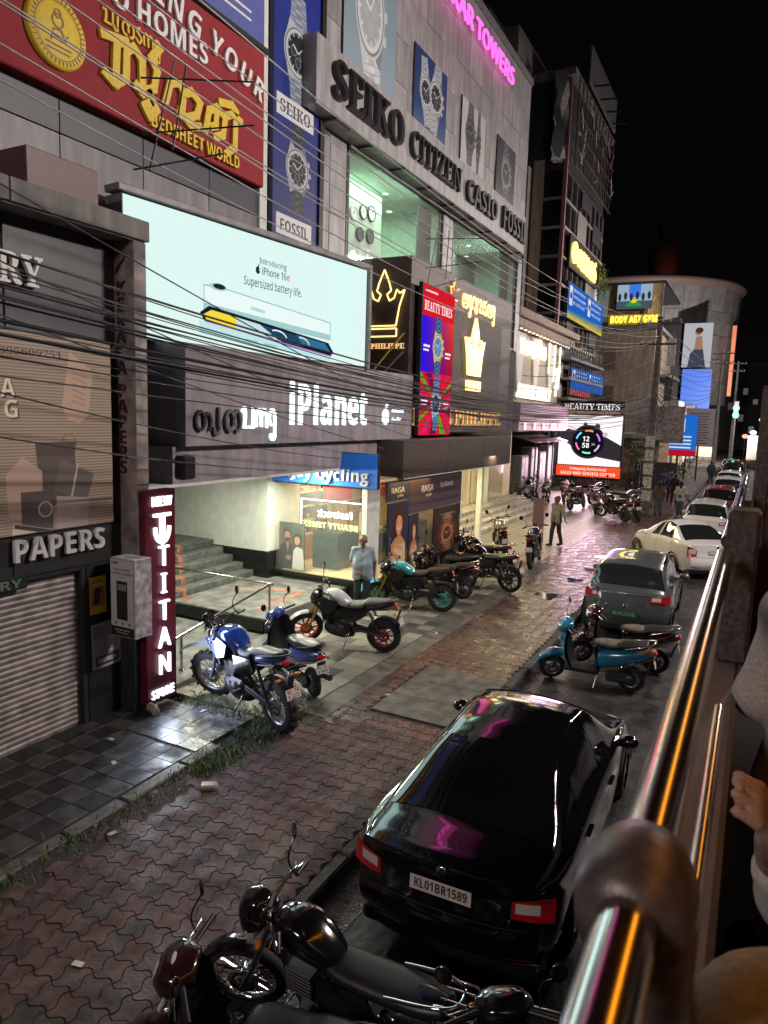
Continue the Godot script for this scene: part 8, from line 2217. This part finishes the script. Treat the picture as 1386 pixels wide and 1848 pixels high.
# J: joints in local axes (facing -z); o: clothing colours and build
func person(label: String, at: Vector3, turn: float, J: Dictionary, o: Dictionary, group := "people on the pavement") -> Node3D:
	var t := thing("person", label, "person", at, turn, group)
	var cell: float = o.get("cell", 0.022)
	var fat: float = o.get("fat", 1.0)
	var V := func(n: String, s: int) -> Vector3:
		var kk := n + ("_l" if s < 0 else "_r")
		return J[kk]
	var body := []
	var shirt := []
	var legs := []
	var shoes := []
	var e: float = o.get("ease", 0.014)
	var chest: Vector3 = J.chest
	var hip: Vector3 = J.hip
	var mid := hip.lerp(chest, 0.45) + Vector3(0, 0, -0.03 * fat)
	for s in [-1, 1]:
		var sh: Vector3 = V.call("shoulder", s)
		var el: Vector3 = V.call("elbow", s)
		var wr: Vector3 = V.call("wrist", s)
		var hp: Vector3 = V.call("hip", s)
		var kn: Vector3 = V.call("knee", s)
		var an: Vector3 = V.call("ankle", s)
		body += [[sh, el, 0.048, 0.038], [el, wr, 0.038, 0.027], [hp, kn, 0.08, 0.055], [kn, an, 0.055, 0.04], [sh, chest + (sh - chest) * 0.3, 0.055, 0.09]]
		var side := (sh - chest) * Vector3(0.42, 0, 0.42)
		body += [[chest + side, mid + side * 0.9, 0.095, 0.09 * fat], [mid + side * 0.9, hp + Vector3(0, 0.05, 0), 0.09 * fat, 0.095]]
		var sl: float = o.get("sleeve", 0.75)
		shirt += [[sh, sh.lerp(el, minf(sl, 1.0)), 0.05 + e, 0.05 + e], [sh, chest + side, 0.05 + e, 0.09 + e], [sh, Vector3(0, sh.y + 0.045, chest.z), 0.045 + e, 0.05 + e], [chest + side, mid + side, 0.1 + e, 0.1 * fat + e], [mid + side, hp + Vector3(side.x * 0.3, 0.02 - o.get("hem", 0.06), 0), 0.1 * fat + e, 0.105 + e]]
		if sl > 1.0: shirt.append([el, el.lerp(wr, sl - 1.0), 0.046 + e, 0.036 + e])
		legs += [[hip.lerp(hp, 0.5) + Vector3(0, 0.04, 0), hp, 0.11, 0.1], [hp, kn, 0.095, 0.072 + o.get("flare", 0.0)], [kn, an + Vector3(0, 0.04, 0), 0.072 + o.get("flare", 0.0), 0.06 + o.get("flare", 0.0)]]
		var toe: Vector3 = an + J.get("toe", Vector3(0, -0.045, -0.15))
		body.append([an, toe + Vector3(0, 0, 0.03), 0.032, 0.02])
		shoes += [[an + Vector3(0, -0.035, 0.04), toe + Vector3(0, -0.002, 0.03), 0.048, 0.046], [an + Vector3(0, 0.01, 0.01), an + Vector3(0, -0.03, -0.04), 0.044, 0.048], [toe, toe + Vector3(s * 0.01, 0, -0.04), 0.042, 0.032]]
	var hd: Vector3 = J.head
	var fw: Vector3 = J.get("face", Vector3(0, 0, -1))
	var rt := fw.cross(Vector3.UP).normalized()
	body += [[chest + Vector3(0, 0.12, 0.01), hd - Vector3(0, 0.08, -0.01), 0.062, 0.052]]
	var m := MB.new()
	sdf(m, body, cell, 0.035)
	# head on a finer grid
	var hc := [[hd + Vector3(0, 0.045, 0) - fw * 0.025, hd + Vector3(0, 0.03, 0) + fw * 0.02, 0.088, 0.078], [hd + Vector3(0, 0.01, 0) + fw * 0.03, hd - Vector3(0, 0.085, 0) + fw * 0.055, 0.065, 0.034], [hd - Vector3(0, 0.06, 0), hd - Vector3(0, 0.13, -0.01), 0.055, 0.055]]
	var fc := hc + [[hd + Vector3(0, 0.012, 0) + fw * 0.093, hd - Vector3(0, 0.03, 0) + fw * 0.112, 0.008, 0.014], [hd - Vector3(0, 0.062, 0) + fw * 0.088 - rt * 0.018, hd - Vector3(0, 0.062, 0) + fw * 0.088 + rt * 0.018, 0.009, 0.009], [hd + Vector3(0, 0.03, 0) + fw * 0.086 - rt * 0.04, hd + Vector3(0, 0.03, 0) + fw * 0.086 + rt * 0.04, 0.012, 0.012]]
	for s in [-1, 1]: fc.append([hd + Vector3(0, 0.01, 0) + rt * s * 0.08, hd - Vector3(0, 0.03, 0) + rt * s * 0.078, 0.016, 0.012])
	sdf(m, fc, minf(cell, 0.012), 0.02)
	# hands: palm, four fingers, thumb
	for s in [-1, 1]:
		var wr: Vector3 = V.call("wrist", s)
		var dir: Vector3 = J.get("hand_l" if s < 0 else "hand_r", (wr - V.call("elbow", s)).normalized())
		var wide: Vector3 = dir.cross(Vector3(s, 0.2, 0.1)).normalized()
		var curl: Vector3 = wide.cross(dir).normalized() * -s
		var hh := [[wr - dir * 0.02, wr + dir * 0.03, 0.026, 0.024]]
		for f in 4:
			var b: Vector3 = wr + dir * 0.085 + wide * (f - 1.5) * 0.021
			var l: float = [0.062, 0.074, 0.07, 0.054][f]
			hh += [[wr + dir * 0.02 + wide * (f - 1.5) * 0.014, b, 0.015, 0.012], [b, b + dir * l * 0.5 + curl * 0.012, 0.0105, 0.0095], [b + dir * l * 0.5 + curl * 0.012, b + dir * l * 0.85 + curl * 0.04, 0.0095, 0.0085]]
		var tb: Vector3 = wr + dir * 0.035 - wide * 0.03
		hh += [[tb, tb + dir * 0.035 - wide * 0.02 + curl * 0.01, 0.013, 0.011], [tb + dir * 0.035 - wide * 0.02 + curl * 0.01, tb + dir * 0.065 - wide * 0.018 + curl * 0.025, 0.011, 0.009]]
		sdf(m, hh, 0.0065 if cell < 0.02 else 0.009, 0.008)
	obj("body", m.done(), o.skin, t)
	var add := func(called: String, caps: Array, mat: Material, kk := 0.03, cc := cell):
		var mm := MB.new()
		sdf(mm, caps, cc, kk)
		obj(called, mm.done(), mat, t)
	add.call("trousers", legs, o.legs)
	add.call("shirt", shirt, o.shirt, 0.045)
	add.call("shoes", shoes, o.get("shoes", M.black), 0.02)
	var hair := []
	if o.get("bald", false):
		for s in [-1, 1]: hair += [[hd + Vector3(0, 0.0, 0) + rt * s * 0.065 - fw * 0.03, hd + Vector3(0, 0.02, 0) + rt * s * 0.03 - fw * 0.09, 0.028, 0.032]]
	else:
		hair += [[hd + Vector3(0, 0.065, 0) - fw * 0.04, hd + Vector3(0, 0.06, 0) + fw * 0.035, 0.09, 0.07], [hd + Vector3(0, 0.05, 0) - fw * 0.05, hd - Vector3(0, o.get("hair_len", 0.03), 0) - fw * 0.06, 0.085, o.get("hair_w", 0.06)]]
	add.call("hair", hair, o.get("hair", M.hair), 0.03, minf(cell, 0.014))
	for s in [-1, 1]:
		obj("eye", MB.new().ball(hd + Vector3(0, 0.012, 0) + fw * 0.083 + rt * s * 0.03, Vector3(0.011, 0.007, 0.009), Basis(), 8, 5).done(), M.black, t)
		obj("eyebrow", MB.new().tube([hd + Vector3(0, 0.034, 0) + fw * 0.094 + rt * s * 0.014, hd + Vector3(0, 0.034, 0) + fw * 0.086 + rt * s * 0.046], 0.006, 5).done(), M.hair, t)
	if o.get("moustache", false): obj("moustache", MB.new().tube([hd - Vector3(0, 0.05, 0) + fw * 0.09 - rt * 0.03, hd - Vector3(0, 0.044, 0) + fw * 0.102, hd - Vector3(0, 0.05, 0) + fw * 0.09 + rt * 0.03], 0.008, 6).done(), M.hair, t)
	return t

func standing(h := 1.7, stride := 0.0, arm := 0.0) -> Dictionary:
	var k := h / 1.72
	var J := {hip = Vector3(0, 0.95, 0), chest = Vector3(0, 1.27, 0.0), head = Vector3(0, 1.57, -0.03)}
	for s in [-1, 1]:
		var q := "_l" if s < 0 else "_r"
		var f: float = stride * s
		J["hip" + q] = Vector3(s * 0.085, 0.9, 0)
		J["knee" + q] = Vector3(s * 0.095, 0.5, -0.02 - f * 0.45)
		J["ankle" + q] = Vector3(s * 0.1, 0.085 + maxf(-f, 0.0) * 0.12, 0.03 - f * 0.9)
		J["shoulder" + q] = Vector3(s * 0.175, 1.375, 0.01)
		J["elbow" + q] = Vector3(s * 0.245, 1.12, 0.04 + f * 0.4)
		J["wrist" + q] = Vector3(s * 0.25, 0.87, -0.06 + f * 0.7)
	for n in J.keys(): J[n] *= k
	return J

func seated() -> Dictionary:
	var J := {hip = Vector3(0, 0.5, 0.02), chest = Vector3(0, 0.84, 0.05), head = Vector3(0, 1.17, 0.0)}
	for s in [-1, 1]:
		var q := "_l" if s < 0 else "_r"
		J["hip" + q] = Vector3(s * 0.09, 0.48, 0)
		J["knee" + q] = Vector3(s * 0.12, 0.5, -0.42)
		J["ankle" + q] = Vector3(s * 0.12, 0.09, -0.42)
		J["shoulder" + q] = Vector3(s * 0.175, 0.97, 0.06)
		J["elbow" + q] = Vector3(s * 0.23, 0.7, 0.02)
		J["wrist" + q] = Vector3(s * 0.16, 0.6, -0.2)
	return J

func people():
	var skin := mk(Color(0.21, 0.105, 0.06), 0.55, 0, {tex = "grain", scale = 4.0})
	var skin2 := mk(Color(0.4, 0.25, 0.2), 0.55, 0, {tex = "grain", scale = 4.0})
	M.hair = mk(Color(0.01, 0.009, 0.009), 0.5)
	var cloth := func(c: Color) -> StandardMaterial3D: return mk(c, 0.9, 0, {tex = "grain", scale = 1.5, sheen = 0.3})
	var dark: Material = cloth.call(Color(0.012, 0.013, 0.018))
	var jeans: Material = cloth.call(Color(0.09, 0.12, 0.15))
	# man in the pale blue shirt, looking to the street
	var J := standing(1.72)
	J.elbow_r = Vector3(0.25, 1.13, 0.05); J.wrist_r = Vector3(0.12, 0.93, -0.18); J.hand_r = Vector3(-0.75, -0.35, -0.5).normalized()
	J.elbow_l = Vector3(-0.25, 1.12, 0.06); J.wrist_l = Vector3(-0.25, 0.86, 0.0)
	J.face = Vector3(0.1, 0, -1).normalized()
	var man := person("man in a pale blue short sleeved shirt and dark trousers outside the watch shop", Vector3(-7.08, 0.02, -12.75), PI + 0.45, J, {skin = skin, shirt = cloth.call(Color(0.3, 0.38, 0.46)), legs = dark, bald = true, fat = 1.18, cell = 0.016, hem = 0.1, ease = 0.008, moustache = true, hair = mk(Color(0.12, 0.11, 0.1), 0.7)})
	obj("shirt_pocket", MB.new().box(Vector3(0.09, 1.22, -0.158), Vector3(0.1, 0.11, 0.012), 0.004, Basis(Vector3.UP, -0.35)).done(), cloth.call(Color(0.4, 0.48, 0.56)), man)
	J = standing(1.7, 0.16)
	J.elbow_l = Vector3(-0.3, 1.14, 0.0); J.wrist_l = Vector3(-0.46, 0.95, -0.1)
	person("man in an olive grey shirt walking across the bright plaza", Vector3(-5.75, 0.0, -23.7), PI - 0.5, J, {skin = skin, shirt = cloth.call(Color(0.2, 0.2, 0.15)), legs = dark, sleeve = 1.6, cell = 0.02})
	J = standing(1.62, 0.14)
	person("woman in a brown top and pale jeans walking away near the pole", Vector3(-3.75, 0.0, -34.4), 0.05, J, {skin = skin2, shirt = cloth.call(Color(0.12, 0.065, 0.05)), legs = jeans, sleeve = 1.5, hair_len = 0.16, flare = 0.015})
	person("woman in a white top and jeans walking away beside the parked cars", Vector3(-2.95, 0.0, -35.6), -0.1, standing(1.58, -0.12), {skin = skin2, shirt = cloth.call(Color(0.6, 0.57, 0.53)), legs = jeans, hem = 0.14, sleeve = 1.2, hair_len = 0.2, flare = 0.01})
	var k := 0
	for q in [[-3.95, -41.0, 0.2, Color(0.07, 0.05, 0.16)], [-3.6, -39.6, 0.0, Color(0.012, 0.012, 0.014)], [-4.6, -43.5, 0.4, Color(0.02, 0.03, 0.07)], [-2.75, -56.0, 0.1, Color(0.03, 0.04, 0.09)]]:
		person(["person in a violet top walking ahead of the two women", "person in black walking beside the one in violet", "person in dark blue standing near the far gate", "person in navy standing by the far utility pole"][k], Vector3(q[0], 0, q[1]), q[2], standing(1.66, 0.1 * (k % 2)), {skin = skin, shirt = cloth.call(q[3]), legs = dark, sleeve = 1.5, cell = 0.03})
		k += 1
	# passengers on the bus, only a shoulder or a hand in view
	var S := seated()
	person("bus passenger in a beige shirt, shoulder at the lower right corner", Vector3(0.23, 2.62, -0.84), 0.25, S, {skin = skin2, shirt = cloth.call(Color(0.4, 0.37, 0.29)), legs = dark, sleeve = 1.5, cell = 0.014, ease = 0.025}, "passengers on the bus")
	S = seated()
	S.elbow_l = Vector3(-0.27, 0.74, 0.1); S.wrist_l = Vector3(-0.33, 0.9, 0.26); S.hand_l = Vector3(-0.1, 0.6, 0.3).normalized()
	person("bus passenger in a pale shirt with one hand in view at the right edge", Vector3(0.41, 2.62, -1.5), 0.0, S, {skin = skin2, shirt = cloth.call(Color(0.5, 0.45, 0.43)), legs = cloth.call(Color(0.03, 0.12, 0.045)), sleeve = 1.6, cell = 0.014, hair_len = 0.2}, "passengers on the bus")
	person("bus passenger in a white shirt ahead at the right edge", Vector3(0.3, 2.72, -2.3), 0.0, seated(), {skin = skin2, shirt = cloth.call(Color(0.45, 0.41, 0.38)), legs = dark, sleeve = 1.5, cell = 0.016}, "passengers on the bus")

# ---------------------------------------------------------------- the open bus: rails and side wall at the right edge
func bus():
	var t := thing("open_top_bus", "open top bus side with polished steel hand rails at the right edge", "bus", Vector3(0, 0, 0))
	var grey := mk(Color(0.17, 0.15, 0.155), 0.45, 0.2, {tex = "streak", scale = 1.0, bump = "drops", height = 0.02})
	var plum := mk(Color(0.1, 0.082, 0.082), 0.4, 0.2, {tex = "grime", scale = 5.0, bump = "drops", height = 0.03})
	part_box("side_wall", Vector3(-0.13, 0.35, 6.0), Vector3(-0.02, 3.36, -6.5), mk(Color(0.02, 0.02, 0.025), 0.4), t, 0.01)
	part_box("side_sill", Vector3(-0.12, 3.36, 6.0), Vector3(0.012, 3.42, -6.5), grey, t, 0.012)
	part_box("deck_floor", Vector3(-0.1, 2.5, 6.0), Vector3(2.3, 2.6, -6.5), mk(Color(0.004, 0.004, 0.004), 1.0), t, 0.0)
	part_box("far_side_wall", Vector3(2.3, 0.35, 6.0), Vector3(2.42, 3.4, -6.5), M.dark_wall, t, 0.0)
	part_box("front_panel", Vector3(-0.1, 0.35, -6.5), Vector3(2.4, 3.6, -6.6), M.dark_wall, t, 0.0)
	var rail := mk(Color(0.6, 0.57, 0.56), 0.17, 1.0)
	var zs := [[2.6, -2.42], [-2.72, -5.0], [-5.25, -6.4]]
	for q in zs:
		obj("top_rail", MB.new().tube([Vector3(-0.058, 3.8, q[0]), Vector3(-0.058, 3.8, q[1])], 0.025, 24).done(), rail, t)
		obj("lower_rail", MB.new().tube([Vector3(-0.02, 3.62, q[0]), Vector3(-0.02, 3.62, q[1] + 0.85)], 0.011, 14).done(), rail, t)
	for z in [-2.57, -5.12]:
		part_box("stanchion", Vector3(-0.062 if z > -3 else 0.0, 3.42, z + 0.03), Vector3(0.035 if z > -3 else 0.09, 3.93 if z > -3 else 4.45, z - 0.12), plum, t, 0.012)
	for z in [-0.61, 1.4]:
		obj("rail_bracket", MB.new().lathe([Vector2(0.026, -0.055), Vector2(0.042, -0.05), Vector2(0.05, -0.02), Vector2(0.05, 0.02), Vector2(0.042, 0.05), Vector2(0.026, 0.055)], Vector3(-0.058, 3.795, z), Basis(Vector3.RIGHT, PI / 2), 28).tube([Vector3(-0.052, 3.77, z), Vector3(-0.045, 3.6, z), Vector3(-0.04, 3.4, z)], [0.046, 0.036, 0.034], 20).done(), plum, t)
	for i in 4:
		var seat := thing("bus_seat", ["dark bus seat under the passenger in beige", "dark bus seat under the passenger with the hand in view", "dark bus seat under the passenger in white", "empty dark bus seat further ahead"][i], "seat", Vector3(0.4, 2.6, -0.72 - i * 0.76), 0, "seats on the bus deck")
		part_box("cushion", Vector3(-0.24, 0.3, 0.12), Vector3(0.3, 0.4, -0.32), M.black, seat, 0.03)
		part_box("backrest", Vector3(-0.24, 0.4, 0.12), Vector3(0.3, 0.75, 0.2), M.black, seat, 0.03)
		obj("leg", MB.new().tube([Vector3(0, 0, 0), Vector3(0, 0.3, 0)], 0.03, 8).done(), M.dark_steel, seat)
	# amber strip under an unseen canopy, added to keep lamp glare off the rails
	var al := thing("added_deck_canopy", "unseen canopy added over the bus deck to block lamp glare on the rails, carrying an amber strip", "canopy", Vector3(0.72, 5.0, 0))
	obj("glare_blocking_canopy", bx(Vector3(2.0, 0.05, 8.4), 0.01), M.dark_wall, al, Vector3(0.72, 0.1, -2.2))
	obj("light_strip", bx(Vector3(0.32, 0.06, 8.2), 0.01), M.lamp_amber, al, Vector3(0, 0.03, -2.2))
	for z in [2.0, -6.2]: obj("post", MB.new().tube([Vector3(0.05, -2.4, z), Vector3(0.05, 0.1, z)], 0.02, 8).done(), M.dark_steel, al)
	area("deck_strip_light", Vector3(0.72, 4.95, -2.0), Vector3.DOWN, Vector2(0.25, 8.2), 0.004, Color(1.0, 0.42, 0.06))

# ---------------------------------------------------------------- small things
func small_things():
	for i in 2:
		var p := thing("potted_plant", ["small leafy tree beside the big screen", "low bush at the far forecourt"][i], "plant", [Vector3(-6.3, 0, -46), Vector3(-4.9, 0, -60)][i])
		obj("trunk", MB.new().tube([Vector3.ZERO, Vector3(0.05, 1.6, 0), Vector3(0, 2.4, 0.1)], [0.08, 0.06, 0.03], 6).done(), M.bark, p)
		var m := MB.new()
		m.flat()
		for k in 420:
			var q := Vector3(rng.randfn(0, 0.5), 2.4 + rng.randfn(0, 0.6) - i * 1.6, rng.randfn(0, 0.5))
			var d := Vector3(rng.randf() - 0.5, rng.randf() - 0.7, rng.randf() - 0.5).normalized() * 0.2
			m.tri(q - d, q + Vector3(d.z, d.x, d.y) * 0.35, q + d)
		obj("crown", m.done(), M.leaf2, p)
	var ab := thing("sandwich_board", "narrow printed board leaning between the parked motorcycles", "sign", Vector3(-6.0, 0, -22.3), 0.3)
	for s in [-0.17, 0.17]: obj("leg", MB.new().tube([Vector3(s, 0, 0.1), Vector3(s, 1.75, -0.1)], 0.018, 6).done(), M.wood, ab)
	obj("panel", MB.new().box(Vector3(0, 1.22, -0.04), Vector3(0.36, 1.0, 0.02), 0.005, Basis(Vector3.RIGHT, -0.12)).done(), mk(Color(0.14, 0.08, 0.08), 0.5, 0, {tex = "streak", scale = 1.0}), ab)
	var k := 0
	for q in [[-9.9, -34.6], [-9.1, -35.3]]:
		var hm := thing("helmet", ["dark helmet resting on the silver motorcycle", "white helmet resting on the green motorcycle"][k], "helmet", Vector3(q[0], 1.12, q[1]))
		obj("shell", MB.new().ball(Vector3.ZERO, Vector3(0.14, 0.15, 0.17)).done(), [M.black_gloss, M.white_letter][k], hm)
		obj("visor", MB.new().ball(Vector3(0, 0.0, 0.06), Vector3(0.12, 0.07, 0.125)).done(), M.dark_glass, hm)
		k += 1
	for i in 7:
		var lit := obj("paper_scrap", bx(Vector3(0.09, 0.004, 0.05), 0.0), M.paper, null, [Vector3(-6.9, 0.035, -6.0), Vector3(-5.3, 0.02, -4.6), Vector3(-6.4, 0.03, -5.6), Vector3(-4.6, 0.012, -9.2), Vector3(-5.2, 0.02, -12.4), Vector3(-4.2, 0.01, -3.3), Vector3(-6.5, 0.04, -7.25)][i], Basis(Vector3.UP, i * 1.3))
		tag(lit, "small scrap of pale paper lying on the ground", "paper scrap", "paper scraps on the ground")
